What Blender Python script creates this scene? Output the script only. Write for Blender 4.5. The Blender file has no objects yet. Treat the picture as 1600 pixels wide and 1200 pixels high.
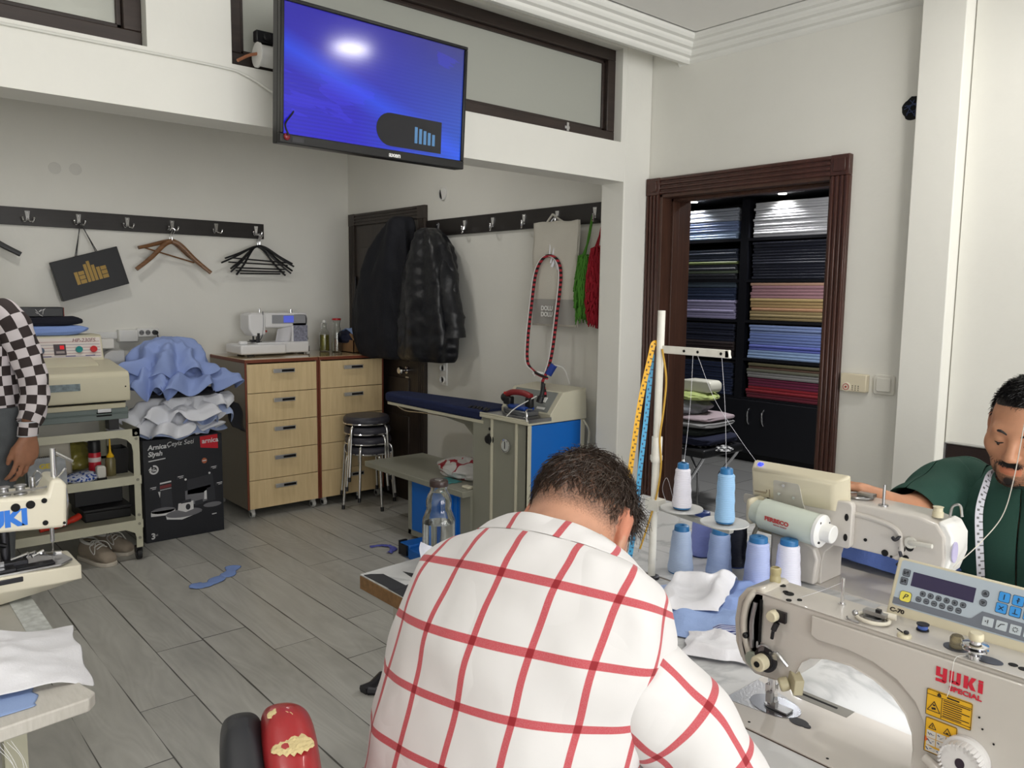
EXPOSURE = 0.0; E_WIN = 172.; E_LAMP = 8.; E_SHELF = 18.; E_LED = .4; E_SHOW = 45.; E_ALC = 7.; E_UPFILL = 55.
HEAD1 = (.885, .850, 1.135); HP1 = .95
HEAD2 = (2.187, .622, 1.20); EL2 = (2.11, .845, .945); WR2 = (2.005, .875, .995)
ARM3 = (.655, 4.1, 1.)
import bpy, bmesh, math, random
import numpy as np
from mathutils import Vector, Matrix, noise
PI = math.pi
random.seed(7)
SC = bpy.context.scene
COL = SC.collection

# ------------------------------------------------------------------ materials
def lin(c):
    return tuple(((v/255)/12.92 if v/255 <= .04045 else ((v/255+.055)/1.055)**2.4) for v in c)
MATS = {}
def mat(name, rgb, rough=.6, metal=0., var=0., vs=8., bump=0., bs=60., spec=.5, coat=0., emit=0., trans=0., ior=1.45, sheen=0., rgb2=None, stretch=(1,1,1), alpha=1.):
    if name in MATS: return MATS[name]
    m = bpy.data.materials.new(name); m.use_nodes = True
    nt = m.node_tree; b = nt.nodes['Principled BSDF']
    c = (*lin(rgb), 1)
    b.inputs['Base Color'].default_value = c
    b.inputs['Roughness'].default_value = rough
    b.inputs['Metallic'].default_value = metal
    b.inputs['Specular IOR Level'].default_value = spec
    b.inputs['Coat Weight'].default_value = coat
    b.inputs['Transmission Weight'].default_value = trans
    b.inputs['IOR'].default_value = ior
    b.inputs['Sheen Weight'].default_value = sheen
    b.inputs['Alpha'].default_value = alpha
    if emit:
        b.inputs['Emission Color'].default_value = c
        b.inputs['Emission Strength'].default_value = emit
    if var or bump or rgb2:
        tc = nt.nodes.new('ShaderNodeTexCoord'); mp = nt.nodes.new('ShaderNodeMapping')
        mp.inputs['Scale'].default_value = stretch
        nt.links.new(tc.outputs['Object'], mp.inputs['Vector'])
        if var or rgb2:
            n = nt.nodes.new('ShaderNodeTexNoise'); n.inputs['Scale'].default_value = vs; n.inputs['Detail'].default_value = 5
            r = nt.nodes.new('ShaderNodeValToRGB')
            c2 = lin(rgb2) if rgb2 else tuple(v*(1-var) for v in c[:3])
            r.color_ramp.elements[0].position = .35; r.color_ramp.elements[1].position = .65
            r.color_ramp.elements[0].color = (*c2, 1)
            r.color_ramp.elements[1].color = c if rgb2 else (*[min(1, v*(1+var*.6)) for v in c[:3]], 1)
            nt.links.new(mp.outputs[0], n.inputs['Vector']); nt.links.new(n.outputs['Fac'], r.inputs[0])
            nt.links.new(r.outputs[0], b.inputs['Base Color'])
        if bump:
            n2 = nt.nodes.new('ShaderNodeTexNoise'); n2.inputs['Scale'].default_value = bs; n2.inputs['Detail'].default_value = 4
            bp = nt.nodes.new('ShaderNodeBump'); bp.inputs['Strength'].default_value = bump; bp.inputs['Distance'].default_value = .01
            nt.links.new(mp.outputs[0], n2.inputs['Vector']); nt.links.new(n2.outputs['Fac'], bp.inputs['Height'])
            nt.links.new(bp.outputs[0], b.inputs['Normal'])
    MATS[name] = m
    return m

class NT:
    """small helper for node graphs"""
    def __init__(s, name, rough=.6, metal=0., spec=.5):
        s.m = bpy.data.materials.new(name); s.m.use_nodes = True; s.t = s.m.node_tree
        s.b = s.t.nodes['Principled BSDF']; s.b.inputs['Roughness'].default_value = rough
        s.b.inputs['Metallic'].default_value = metal; s.b.inputs['Specular IOR Level'].default_value = spec
        MATS[name] = s.m
    def n(s, kind, ins=None, **kw):
        nd = s.t.nodes.new('ShaderNode'+kind)
        for k, v in kw.items(): setattr(nd, k, v)
        for k, v in (ins or {}).items():
            if isinstance(v, bpy.types.NodeSocket): s.t.links.new(v, nd.inputs[k])
            else: nd.inputs[k].default_value = v
        return nd
    def math(s, op, a, b=0., c=0.):
        return s.n('Math', {0: a, 1: b, 2: c}, operation=op).outputs[0]
    def mix(s, f, a, b):
        nd = s.n('Mix', data_type='RGBA')
        for k, v in ((0, f), (6, a), (7, b)):
            if isinstance(v, bpy.types.NodeSocket): s.t.links.new(v, nd.inputs[k])
            else: nd.inputs[k].default_value = v if k == 0 else (*v, 1)
        return nd.outputs[2]
    def link(s, a, name): s.t.links.new(a, s.b.inputs[name])
    def bump(s, h, st=.3, d=.01):
        s.link(s.n('Bump', {'Height': h, 'Strength': st, 'Distance': d}).outputs[0], 'Normal')

# ------------------------------------------------------------------ mesh builder
def V(*a): return Vector(a)
class B:
    def __init__(s): s.v = []; s.f = []; s.mi = []; s.uv = {}
    def add(s, vs, fs, m=0):
        o = len(s.v); s.v += [tuple(v) for v in vs]
        s.f += [tuple(i+o for i in f) for f in fs]; s.mi += [m]*len(fs)
        return o
    def box(s, x0, x1, y0, y1, z0, z1, m=0):
        vs = [(x, y, z) for z in (z0, z1) for y in (y0, y1) for x in (x0, x1)]
        s.add(vs, [(0,2,3,1), (4,5,7,6), (0,1,5,4), (2,6,7,3), (0,4,6,2), (1,3,7,5)], m); return s
    def obox(s, c, ax, ay, az, m=0):
        """oriented box: centre and three half-axis vectors"""
        c, ax, ay, az = map(Vector, (c, ax, ay, az))
        vs = [c+ax*i+ay*j+az*k for k in (-1, 1) for j in (-1, 1) for i in (-1, 1)]
        s.add(vs, [(0,2,3,1), (4,5,7,6), (0,1,5,4), (2,6,7,3), (0,4,6,2), (1,3,7,5)], m); return s
    def rings(s, R, m=0, caps=True, closed=False, ring_closed=True):
        """R: list of rings (lists of points, same length)"""
        n = len(R[0]); o = s.add([p for r in R for p in r], [], m); fs = []
        k = len(R)
        for i in range(k if closed else k-1):
            a = i*n; b = ((i+1) % k)*n
            for j in range(n if ring_closed else n-1):
                q = (j+1) % n
                fs.append((o+a+j, o+a+q, o+b+q, o+b+j))
        if caps and not closed and ring_closed:
            fs.append(tuple(o+j for j in range(n))[::-1]); fs.append(tuple(o+(k-1)*n+j for j in range(n)))
        s.f += fs; s.mi += [m]*len(fs); return s
    def cyl(s, p0, p1, r0, r1=None, n=16, m=0, caps=True):
        r1 = r0 if r1 is None else r1
        return s.tube([p0, p1], [r0, r1], n, m, caps)
    def tube(s, pts, r, n=8, m=0, caps=True, closed=False):
        pts = [Vector(p) for p in pts]; k = len(pts)
        rs = r if isinstance(r, (list, tuple)) else [r]*k
        R = []; up = None
        for i, p in enumerate(pts):
            if closed: t = pts[(i+1) % k]-pts[i-1]
            else: t = pts[min(i+1, k-1)]-pts[max(i-1, 0)]
            if t.length < 1e-9: t = Vector((0, 0, 1))
            t.normalize()
            if up is None: up = t.orthogonal().normalized()
            up = (up-t*up.dot(t)); up = up.normalized() if up.length > 1e-6 else t.orthogonal().normalized()
            w = t.cross(up)
            R.append([p+(up*math.cos(2*PI*j/n)+w*math.sin(2*PI*j/n))*rs[i] for j in range(n)])
        return s.rings(R, m, caps, closed)
    def lathe(s, prof, c=(0, 0, 0), ax=(0, 0, 1), n=24, m=0, caps=True):
        ax = Vector(ax).normalized(); u = ax.orthogonal().normalized(); w = ax.cross(u); c = Vector(c)
        R = [[c+ax*z+(u*math.cos(2*PI*j/n)+w*math.sin(2*PI*j/n))*max(r, 1e-5) for j in range(n)] for r, z in prof]
        return s.rings(R, m, caps)
    def prism(s, poly, ax, lo, hi, m=0):
        """poly in the two other axes (cyclic order kept: X->(y,z) Y->(x,z) Z->(x,y))"""
        def P(a, b, h): return {0: (h, a, b), 1: (a, h, b), 2: (a, b, h)}[ax]
        n = len(poly); vs = [P(a, b, lo) for a, b in poly]+[P(a, b, hi) for a, b in poly]
        fs = [tuple(range(n))[::-1], tuple(range(n, 2*n))]+[(i, (i+1) % n, n+(i+1) % n, n+i) for i in range(n)]
        s.add(vs, fs, m); return s
    def plate(s, poly, o, ux, uy, th, m=0):
        """polygon in a plane (o + a ux + b uy) thickened along ux x uy by th"""
        o, ux, uy = map(Vector, (o, ux, uy)); nn = ux.cross(uy).normalized()*th; n = len(poly)
        vs = [o+ux*a+uy*b for a, b in poly]; vs += [v+nn for v in vs]
        fs = [tuple(range(n))[::-1], tuple(range(n, 2*n))]+[(i, (i+1) % n, n+(i+1) % n, n+i) for i in range(n)]
        s.add(vs, fs, m); return s
    def grid(s, fn, nu, nv, m=0, uvf=None):
        o = s.add([fn(i/nu, j/nv) for j in range(nv+1) for i in range(nu+1)], [], m)
        for j in range(nv):
            for i in range(nu):
                a = o+j*(nu+1)+i
                s.f.append((a, a+1, a+nu+2, a+nu+1)); s.mi.append(m)
        if uvf:
            for j in range(nv+1):
                for i in range(nu+1): s.uv[o+j*(nu+1)+i] = uvf(i/nu, j/nv)
        return s
    def ell(s, c, r, n=16, k=10, m=0, fn=None, rot=None):
        c = Vector(c); R = []
        for i in range(k+1):
            t = PI*i/k; ring = []
            for j in range(n):
                d = Vector((math.sin(t)*math.cos(2*PI*j/n), math.sin(t)*math.sin(2*PI*j/n), -math.cos(t)))
                if i in (0, k): d = Vector((1e-4*math.cos(2*PI*j/n), 1e-4*math.sin(2*PI*j/n), d.z))
                q = Vector((d.x*r[0], d.y*r[1], d.z*r[2]))
                if fn: q = q*fn(d)
                if rot: q = rot @ q
                ring.append(c+q)
            R.append(ring)
        return s.rings(R, m, True)

def sq(a, e):
    return math.copysign(abs(a)**e, a)
def rrect(w, h, r, n=4, cx=0, cy=0):
    """rounded rectangle polygon, centred"""
    out = []
    for sx, sy, a0 in ((1, 1, 0), (-1, 1, 90), (-1, -1, 180), (1, -1, 270)):
        for i in range(n+1):
            a = math.radians(a0+90*i/n)
            out.append((cx+sx*(w/2-r)+r*math.cos(a), cy+sy*(h/2-r)+r*math.sin(a)))
    return out
def circ(r, n=20, cx=0, cy=0, ry=None):
    return [(cx+r*math.cos(2*PI*i/n), cy+(ry or r)*math.sin(2*PI*i/n)) for i in range(n)]
def bez(pts, n=12):
    """Catmull-Rom through points"""
    pts = [Vector(p) for p in pts]; P = [pts[0]*2-pts[1]]+pts+[pts[-1]*2-pts[-2]]; out = []
    for i in range(1, len(P)-2):
        a, b, c, d = P[i-1:i+3]
        for k in range(n):
            t = k/n
            out.append(.5*((2*b)+(c-a)*t+(2*a-5*b+4*c-d)*t*t+(3*b-a-3*c+d)*t**3))
    out.append(pts[-1]); return out

def obj(name, b, mats, parent=None, loc=None, rz=0., world=True, bevel=0., seg=2, ang=38, smooth=True, sub=0, solid=0.):
    """link builder b as ONE mesh object. world: the vertices are world coordinates"""
    if not isinstance(mats, (list, tuple)): mats = [mats]
    me = bpy.data.meshes.new(name)
    vs = b.v
    if parent is not None and world:
        Mi = pmat(parent).inverted(); vs = [Mi @ Vector(v) for v in vs]
    org = Vector((0, 0, 0))
    if parent is None and world:
        if loc is None:
            xs, ys, zs = zip(*vs); org = Vector(((min(xs)+max(xs))/2, (min(ys)+max(ys))/2, min(zs)))
        else: org = Vector(loc)
        vs = [Vector(v)-org for v in vs]
    me.from_pydata([tuple(v) for v in vs], [], b.f)
    for m in mats: me.materials.append(m)
    me.polygons.foreach_set('material_index', b.mi)
    if b.uv:
        ul = me.uv_layers.new(name='UVMap')
        for lp in me.loops: ul.data[lp.index].uv = b.uv.get(lp.vertex_index, (0, 0))
    bm = bmesh.new(); bm.from_mesh(me); bmesh.ops.recalc_face_normals(bm, faces=bm.faces); bm.to_mesh(me); bm.free()
    if smooth:
        me.shade_smooth(); me.set_sharp_from_angle(angle=math.radians(ang))
    me.update()
    o = bpy.data.objects.new(name, me); COL.objects.link(o)
    if parent is not None: o.parent = parent; o.location = (0, 0, 0) if world or loc is None else loc
    elif world: o.location = org
    else: o.location = loc or (0, 0, 0)
    if not world or parent is None: o.rotation_euler = (0, 0, rz)
    if solid:
        md = o.modifiers.new('Solid', 'SOLIDIFY'); md.thickness = solid; md.offset = 0
    if bevel:
        md = o.modifiers.new('Bevel', 'BEVEL'); md.width = bevel; md.segments = seg; md.limit_method = 'ANGLE'; md.angle_limit = math.radians(40)
        md.harden_normals = False
    if sub:
        md = o.modifiers.new('Sub', 'SUBSURF'); md.levels = sub; md.render_levels = sub
    return o
def pmat(o):
    M = Matrix.LocRotScale(o.location, o.rotation_euler.to_quaternion(), o.scale)
    return pmat(o.parent) @ M if o.parent else M
def tag(o, label, cat, group=None, kind=None):
    o['label'] = label; o['category'] = cat
    if group: o['group'] = group
    if kind: o['kind'] = kind
    return o
def thing(name, label, cat, loc=(0, 0, 0), rz=0., group=None, rot=None):
    o = bpy.data.objects.new(name, None); COL.objects.link(o)
    o.empty_display_size = .05; o.location = loc; o.rotation_euler = rot if rot else (0, 0, rz)
    return tag(o, label, cat, group)
def struct(name, b, m, parent=None, **k):
    o = obj(name, b, m, parent, **k)
    if parent is None: o['kind'] = 'structure'
    return o
KIDS = {}
def dup(root, loc, rz=None, label=None, group=None, rot=None):
    def cp(o, par):
        c = o.copy(); COL.objects.link(c)
        if par is not None: c.parent = par
        for ch in list(o.children): cp(ch, c)
        return c
    r = cp(root, None); r.location = loc
    if rz is not None: r.rotation_euler = (0, 0, rz)
    if rot is not None: r.rotation_euler = rot
    if label: r['label'] = label
    if group: r['group'] = group
    return r
TEXTS = []
def text(body, size, m, parent, o, ux, uy, name='lettering', sx=1., align='LEFT', shear=0., th=.0004, bold=0.):
    """flat raised lettering; o: world position of its left baseline, ux/uy: world reading and up directions"""
    cu = bpy.data.curves.new(name, 'FONT'); cu.body = body; cu.size = size; cu.extrude = th; cu.align_x = align; cu.shear = shear
    cu.offset = bold; cu.resolution_u = 3
    cu.materials.append(m)
    t = bpy.data.objects.new(name, cu); COL.objects.link(t)
    ux = Vector(ux).normalized(); uy = Vector(uy).normalized(); nz = ux.cross(uy)
    Mw = Matrix(((ux.x*sx, uy.x, nz.x, o[0]), (ux.y*sx, uy.y, nz.y, o[1]), (ux.z*sx, uy.z, nz.z, o[2]), (0, 0, 0, 1)))
    t.parent = parent
    TEXTS.append((t, pmat(parent).inverted() @ Mw if parent else Mw)); return t
def flush_text():
    bpy.context.view_layer.update(); dg = bpy.context.evaluated_depsgraph_get(); out = []
    for t, Mw in TEXTS:
        me = bpy.data.meshes.new_from_object(t.evaluated_get(dg)); me.transform(Mw)
        out.append((t, me))
    for t, me in out:
        n = t.name; par = t.parent; cu = t.data
        o = bpy.data.objects.new(n, me); t.name = 'old'; o.name = n; COL.objects.link(o); o.parent = par
        bpy.data.objects.remove(t); bpy.data.curves.remove(cu)
    TEXTS.clear()
def fbm(p, s, oct=3):
    p = Vector(p)*s; a = 0; w = 1
    for i in range(oct): a += w*noise.noise(p); p = p*2.03+Vector((7.1, 3.3, 1.7)); w *= .5
    return a
def ridge(p, s, oct=3):
    p = Vector(p)*s; a = 0; w = 1
    for i in range(oct): a += w*(1-2*abs(noise.noise(p))); p = p*1.9+Vector((5.1, 1.3, 9.7)); w *= .5
    return a
# ------------------------------------------------------------------ camera
FPX = 1243.296; YAW, PIT, ROL = .714186, .111071, .0123092
cy, sy = math.cos(YAW), math.sin(YAW)
cF = V(sy*math.cos(PIT), cy*math.cos(PIT), -math.sin(PIT)); r0 = V(cy, -sy, 0); u0 = r0.cross(cF)
cR = r0*math.cos(ROL)+u0*math.sin(ROL); cU = u0*math.cos(ROL)-r0*math.sin(ROL)
cam = bpy.data.cameras.new('camera'); cam.sensor_width = 36; cam.lens = FPX*36/1600; cam.clip_start = .02
co = bpy.data.objects.new('camera', cam); COL.objects.link(co)
co.matrix_world = Matrix(((cR.x, cU.x, -cF.x, 0), (cR.y, cU.y, -cF.y, 0), (cR.z, cU.z, -cF.z, 1.5), (0, 0, 0, 1)))
SC.camera = co
SC.view_settings.view_transform = 'Standard'; SC.view_settings.look = 'None'; SC.view_settings.gamma = 1
SC.view_settings.exposure = EXPOSURE; SC.view_settings.use_curve_mapping = False
SC.cycles.use_denoising = True; SC.cycles.max_bounces = 10; SC.cycles.diffuse_bounces = 6; SC.cycles.transparent_max_bounces = 16
SC.cycles.sample_clamp_indirect = 6; SC.cycles.caustics_reflective = False; SC.cycles.caustics_refractive = False

# ------------------------------------------------------------------ materials
def plaster(name, rgb):
    t = NT(name, .75, spec=.25)
    tc = t.n('TexCoord').outputs['Object']
    a = t.n('TexNoise', {'Vector': tc, 'Scale': 1.3, 'Detail': 6, 'Roughness': .6}).outputs['Fac']
    b = t.n('TexNoise', {'Vector': tc, 'Scale': 34, 'Detail': 4}).outputs['Fac']
    c = lin(rgb)
    t.link(t.mix(t.math('MULTIPLY_ADD', a, 1.6, -.3), tuple(v*.9 for v in c), c), 'Base Color')
    t.bump(b, .08, .01); return t.m
WALL = plaster('white_plaster', (232, 231, 225)); CEIL = plaster('ceiling_paint', (246, 245, 242)); GYPS = plaster('cornice_plaster', (238, 238, 234))
def planks():
    t = NT('grey_laminate', .36, spec=.5)
    xyz = t.n('SeparateXYZ', {0: t.n('TexCoord').outputs['Object']}).outputs
    u = t.math('DIVIDE', t.math('ADD', xyz[0], 4.6-.6925), .195)
    row = t.math('FLOOR', u); fu = t.math('FRACT', u)
    rnd = t.n('TexWhiteNoise', {'W': t.math('ADD', row, 3.)}, noise_dimensions='1D').outputs[0]
    v = t.math('DIVIDE', t.math('ADD', xyz[1], t.math('MULTIPLY', rnd, 9.)), 1.28)
    col = t.math('FLOOR', v); fv = t.math('FRACT', v)
    dx = t.math('MULTIPLY', t.math('MINIMUM', fu, t.math('SUBTRACT', 1., fu)), .195)
    dy = t.math('MULTIPLY', t.math('MINIMUM', fv, t.math('SUBTRACT', 1., fv)), 1.28)
    d = t.math('MINIMUM', dx, dy)
    big = t.n('TexNoise', {'Vector': t.n('TexCoord').outputs['Object'], 'Scale': 2.2, 'Detail': 2}).outputs['Fac']
    w = t.math('MULTIPLY_ADD', big, .0095, -.0025)
    line = t.math('LESS_THAN', d, w)
    cell = t.n('TexWhiteNoise', {'Vector': t.n('CombineXYZ', {0: row, 1: col}).outputs[0]}, noise_dimensions='3D').outputs[0]
    gv = t.n('CombineXYZ', {0: xyz[0], 1: t.math('MULTIPLY', xyz[1], .16), 2: t.math('MULTIPLY', cell, 17.)}).outputs[0]
    g1 = t.n('TexNoise', {'Vector': gv, 'Scale': 9., 'Detail': 8, 'Roughness': .62, 'Distortion': 1.1}).outputs['Fac']
    rv = t.math('FRACT', t.math('MULTIPLY', t.n('TexNoise', {'Vector': gv, 'Scale': 5., 'Detail': 1.5, 'Distortion': .6}).outputs['Fac'], 16.))
    rv = t.math('ABSOLUTE', t.math('SUBTRACT', rv, .5))
    kn = t.n('TexVoronoi', {'Vector': t.n('CombineXYZ', {0: t.math('MULTIPLY', xyz[0], 1.6), 1: xyz[1], 2: cell}).outputs[0], 'Scale': 3.3}).outputs['Distance']
    knot = t.n('MapRange', {0: kn, 1: .0, 2: .09, 3: .28, 4: 0.}).outputs[0]
    f = t.math('ADD', t.math('MULTIPLY_ADD', g1, 1.5, -.42), t.math('MULTIPLY', rv, .34))
    f = t.math('ADD', f, t.math('MULTIPLY_ADD', cell, .3, -.15))
    c = t.mix(f, lin((163, 162, 157)), lin((200, 199, 194)))
    c = t.mix(knot, c, lin((80, 76, 70)))
    c = t.mix(t.math('MULTIPLY', line, .85), c, lin((38, 35, 32)))
    t.link(c, 'Base Color')
    t.link(t.math('MULTIPLY_ADD', g1, .25, .24), 'Roughness')
    t.bump(t.math('SUBTRACT', t.math('MULTIPLY', g1, .12), line), .25, .004); return t.m
FLOOR = planks()
def tiles():
    t = NT('grey_floor_tile', .25)
    bk = t.n('TexBrick', {'Vector': t.n('TexCoord').outputs['Object'], 'Color1': (*lin((150, 150, 148)), 1), 'Color2': (*lin((142, 142, 141)), 1), 'Mortar': (*lin((105, 105, 104)), 1),
                          'Scale': 1., 'Brick Width': .6, 'Row Height': .6, 'Mortar Size': .004}, offset=0.)
    t.link(bk.outputs[0], 'Base Color'); return t.m
TILE = tiles()
def wood(name, c1, c2, rough=.4, axis=2, sc=1., coat=0.):
    t = NT(name, rough); t.b.inputs['Coat Weight'].default_value = coat
    s = [14*sc, 14*sc, 14*sc]; s[axis] = 1.1*sc
    mp = t.n('Mapping', {'Vector': t.n('TexCoord').outputs['Object'], 'Scale': tuple(s)}).outputs[0]
    g = t.n('TexNoise', {'Vector': mp, 'Scale': 3., 'Detail': 7, 'Roughness': .6, 'Distortion': .5}).outputs['Fac']
    t.link(t.mix(t.math('MULTIPLY_ADD', g, 2.2, -.6), lin(c1), lin(c2)), 'Base Color'); t.bump(g, .05); return t.m
DKFRAME = wood('dark_brown_frame', (38, 30, 27), (58, 46, 41), .45, 0)
BROWN = wood('brown_door_casing', (58, 33, 26), (78, 46, 38), .35, 2)
LINING = wood('brown_door_lining', (62, 40, 32), (84, 56, 44), .4, 2)
DKDOOR = wood('espresso_door', (44, 37, 33), (62, 53, 48), .38, 2)
BEECH = wood('beech_laminate', (214, 188, 142), (232, 208, 164), .35, 2)
CHROME = mat('chrome', (225, 225, 228), .12, 1.)
STEEL = mat('brushed_steel', (178, 178, 180), .3, 1., bump=.05, bs=200)
DKSTEEL = mat('dark_steel', (70, 70, 74), .38, 1.)
BLACKP = mat('black_plastic', (22, 22, 25), .42)
WHITEP = mat('white_plastic', (228, 228, 226), .35)
DARK = mat('dark_hole', (10, 10, 12), .8)

# ------------------------------------------------------------------ shell
XR = 3.175
struct('floor', B().box(-2.3, XR, -4.7, 5.65, -.08, 0), FLOOR, loc=(0, 0, 0))
struct('floor_showroom', B().box(XR, 7.2, .2, 5.6, -.08, 0), TILE, loc=(0, 0, 0))
struct('ceiling', B().box(-2.5, 7.3, -4.9, 5.9, 2.69, 2.8), CEIL)
struct('wall_back', B().box(-2.5, XR+.19, 5.65, 5.8, 0, 2.69), WALL)
struct('wall_left', B().box(-2.45, -2.3, -4.8, 5.65, 0, 2.69), WALL)
b = B()
for y0, y1, z0, z1 in ((2.56, 5.65, 0, 2.69), (1.16, 1.655, 0, 2.69), (1.655, 2.56, 2.02, 2.69)):
    b.box(XR, XR+.19, y0, y1, z0, z1)
struct('wall_right', b, WALL)
struct('wall_window', B().box(3.162, XR+.19, -4.7, 1.16, 0, 2.69), WALL)
struct('column', B().box(3.088, 3.3, 1.165, 1.318, 0, 2.69), WALL, bevel=.004)
# rear wall with the shop window the daylight comes through
b = B()
for x0, x1, z0, z1 in ((-2.3, -2.1, 0, 2.69), (3.0, 3.2, 0, 2.69), (-2.1, 3.0, 0, .35), (-2.1, 3.0, 2.6, 2.69)): b.box(x0, x1, -4.85, -4.7, z0, z1)
struct('wall_rear', b, WALL)
# partition over the alcove with two glazed openings
YW = 2.63
b = B()
b.box(-2.3, 2.983, YW, YW+.15, 2.052, 2.236)
b.box(.799, 1.06, YW, YW+.15, 2.236, 2.69); b.box(-2.3, -1.4, YW, YW+.15, 2.236, 2.69)
b.box(2.952, 2.983, YW, YW+.15, 2.236, 2.69); b.box(-1.4, .799, YW, YW+.15, 2.668, 2.69); b.box(1.06, 2.952, YW, YW+.15, 2.668, 2.69)
struct('wall_partition', b, WALL)
struct('pillar', B().box(2.983, XR, YW, YW+.15, 0, 2.69), WALL, bevel=.006)
FROST = mat('frosted_glass', (196, 198, 190), .5, trans=.3, ior=1.3)
def win(n, x0, x1):
    f = B(); w = .052; z0, z1 = 2.236, 2.668; ya, yb = YW+.045, YW+.11
    f.box(x0, x1, ya, yb, z0, z0+w); f.box(x0, x1, ya, yb, z1-w, z1)
    f.box(x0, x0+w, ya, yb, z0+w, z1-w); f.box(x1-w, x1, ya, yb, z0+w, z1-w)
    g = .016  # inner glazing bead
    f.box(x0+w, x1-w, ya+.02, yb-.01, z0+w, z0+w+g); f.box(x0+w, x1-w, ya+.02, yb-.01, z1-w-g, z1-w)
    f.box(x0+w, x0+w+g, ya+.02, yb-.01, z0+w, z1-w); f.box(x1-w-g, x1-w, ya+.02, yb-.01, z0+w, z1-w)
    o = struct('window_%d' % n, f, DKFRAME, bevel=.003)
    obj('pane', B().box(x0+w+.005, x1-w-.005, ya+.03, ya+.037, z0+w+.005, z1-w-.005), FROST, o)
    if n == 2: obj('latch', B().box(2.62, 2.634, ya-.012, ya, z0+.012, z0+.05).box(2.612, 2.642, ya-.008, ya, z0+.022, z0+.034), CHROME, o)
win(1, -1.4, .799); win(2, 1.06, 2.952)
# cornices
def steps(p0, z0, out):
    pr = [(p0, z0)]; n = 4
    for i in range(n):
        a = p0+out*.03*i; z = z0+.0245*i
        pr += [(a+out*.004, z+.002), (a+out*.012, z+.012), (a+out*.014, z+.0225), (a+out*.026, z+.0245)]
    return pr
p = steps(2.413, 2.593, -1); p += [(p[-1][0], 2.69), (2.47, 2.69), (2.45, 2.60)]
struct('trim_1', B().prism(p, 0, -2.3, XR), GYPS, ang=25)
p = steps(XR, 2.593, -1); p += [(p[-1][0], 2.69), (XR, 2.69)]
struct('trim_2', B().prism(p, 1, 1.3, 2.47), GYPS, ang=25)
struct('trim_3', B().prism([(3.162-a, z) for a, z in ((0, 2.6), (.02, 2.61), (.045, 2.64), (.05, 2.69), (0, 2.69))], 1, -4.7, 1.165), GYPS)
struct('trim_4', B().box(3.06, 3.2, 1.14, 1.34, 2.6, 2.69), GYPS, bevel=.01)
# doorway casing to the cloth showroom
b = B()
def fluted(b, y0, y1, z0, z1, horiz, m=0):
    b.box(XR-.022, XR, y0, y1, z0, z1, m)
    n = 4
    for i in range(n):
        if horiz:
            h = (z1-z0)/n; b.box(XR-.029, XR-.02, y0, y1, z0+h*i+.004, z0+h*(i+1)-.004, m)
        else:
            h = (y1-y0)/n; b.box(XR-.029, XR-.02, y0+h*i+.004, y0+h*(i+1)-.004, z0, z1, m)
ZT = 2.081
fluted(b, 2.545, 2.628, 0, ZT-.083, False); fluted(b, 1.586, 1.667, 0, ZT-.083, False); fluted(b, 1.667, 2.545, ZT-.083, ZT, True)
for y0, y1 in ((2.545, 2.628), (1.586, 1.667)):
    b.box(XR-.03, XR, y0, y1, ZT-.083, ZT); b.obox((XR-.03, (y0+y1)/2, ZT-.041), (.006, 0, 0), (0, .026, .0), (0, 0, .026))
d2 = struct('door_2', b, BROWN, bevel=.0025, seg=1)
b = B().box(XR-.02, XR+.21, 2.53, 2.56, 0, 2.0).box(XR-.02, XR+.21, 1.655, 1.672, 0, 2.0).box(XR-.02, XR+.21, 1.655, 2.56, 1.985, 2.02)
b.box(XR+.05, XR+.1, 2.515, 2.53, 0, 1.985).box(XR+.05, XR+.1, 1.672, 1.684, 0, 1.985).box(XR+.05, XR+.1, 1.672, 2.53, 1.97, 1.985)
obj('lining', b, LINING, d2, bevel=.002)
# closed interior door in the alcove
b = B()
y0, y1, zt = 4.562, 5.6, 2.105
for a, c in ((y0, y0+.09), (y1-.09, y1)): fluted(b, a, c, 0, zt-.09, False)
fluted(b, y0+.09, y1-.09, zt-.09, zt, True)
for a in (y0, y1-.09): b.box(XR-.03, XR, a, a+.09, zt-.09, zt)
d1 = struct('door_1', b, DKDOOR, bevel=.002, seg=1)
b = B().box(XR-.016, XR, y0+.09, y1-.09, 0, zt-.09)
for z0, z1 in ((.15, .62), (.72, .9), (1.02, 1.85)):
    for a, c in ((y0+.2, y0+.47), (y0+.56, y0+.84)):
        for k in range(3):
            g = .018*k; h = (.012, .006, .011)[k]
            b.prism([(a+g, z0+g), (c-g, z0+g), (c-g, z1-g), (a+g, z1-g)], 0, XR-.016-h, XR-.012)
obj('door_leaf', b, DKDOOR, d1, bevel=.003, seg=1)
b = B().lathe([(.026, 0), (.026, .008), (.012, .012), (.011, .03), (.02, .038), (.03, .05), (.031, .062), (.022, .072), (.001, .075)], (XR-.02, 4.79, .957), (-1, 0, 0))
b.box(XR-.021, XR-.015, 4.77, 4.81, .87, .91)
obj('door_knob', b, CHROME, d1)
obj('hinge', B().cyl((XR-.024, 5.5, 1.5), (XR-.024, 5.5, 1.63), .008, m=0), DKSTEEL, d1)
# showroom shell
SHD = mat('showroom_dark_wall', (40, 42, 52), .6)
struct('wall_showroom', B().box(6.86, 7.0, .2, 5.6, 0, 2.69).box(XR+.19, 7, 5.45, 5.6, 0, 2.69).box(XR+.19, 7, .2, .35, 0, 2.69), SHD)

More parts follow.
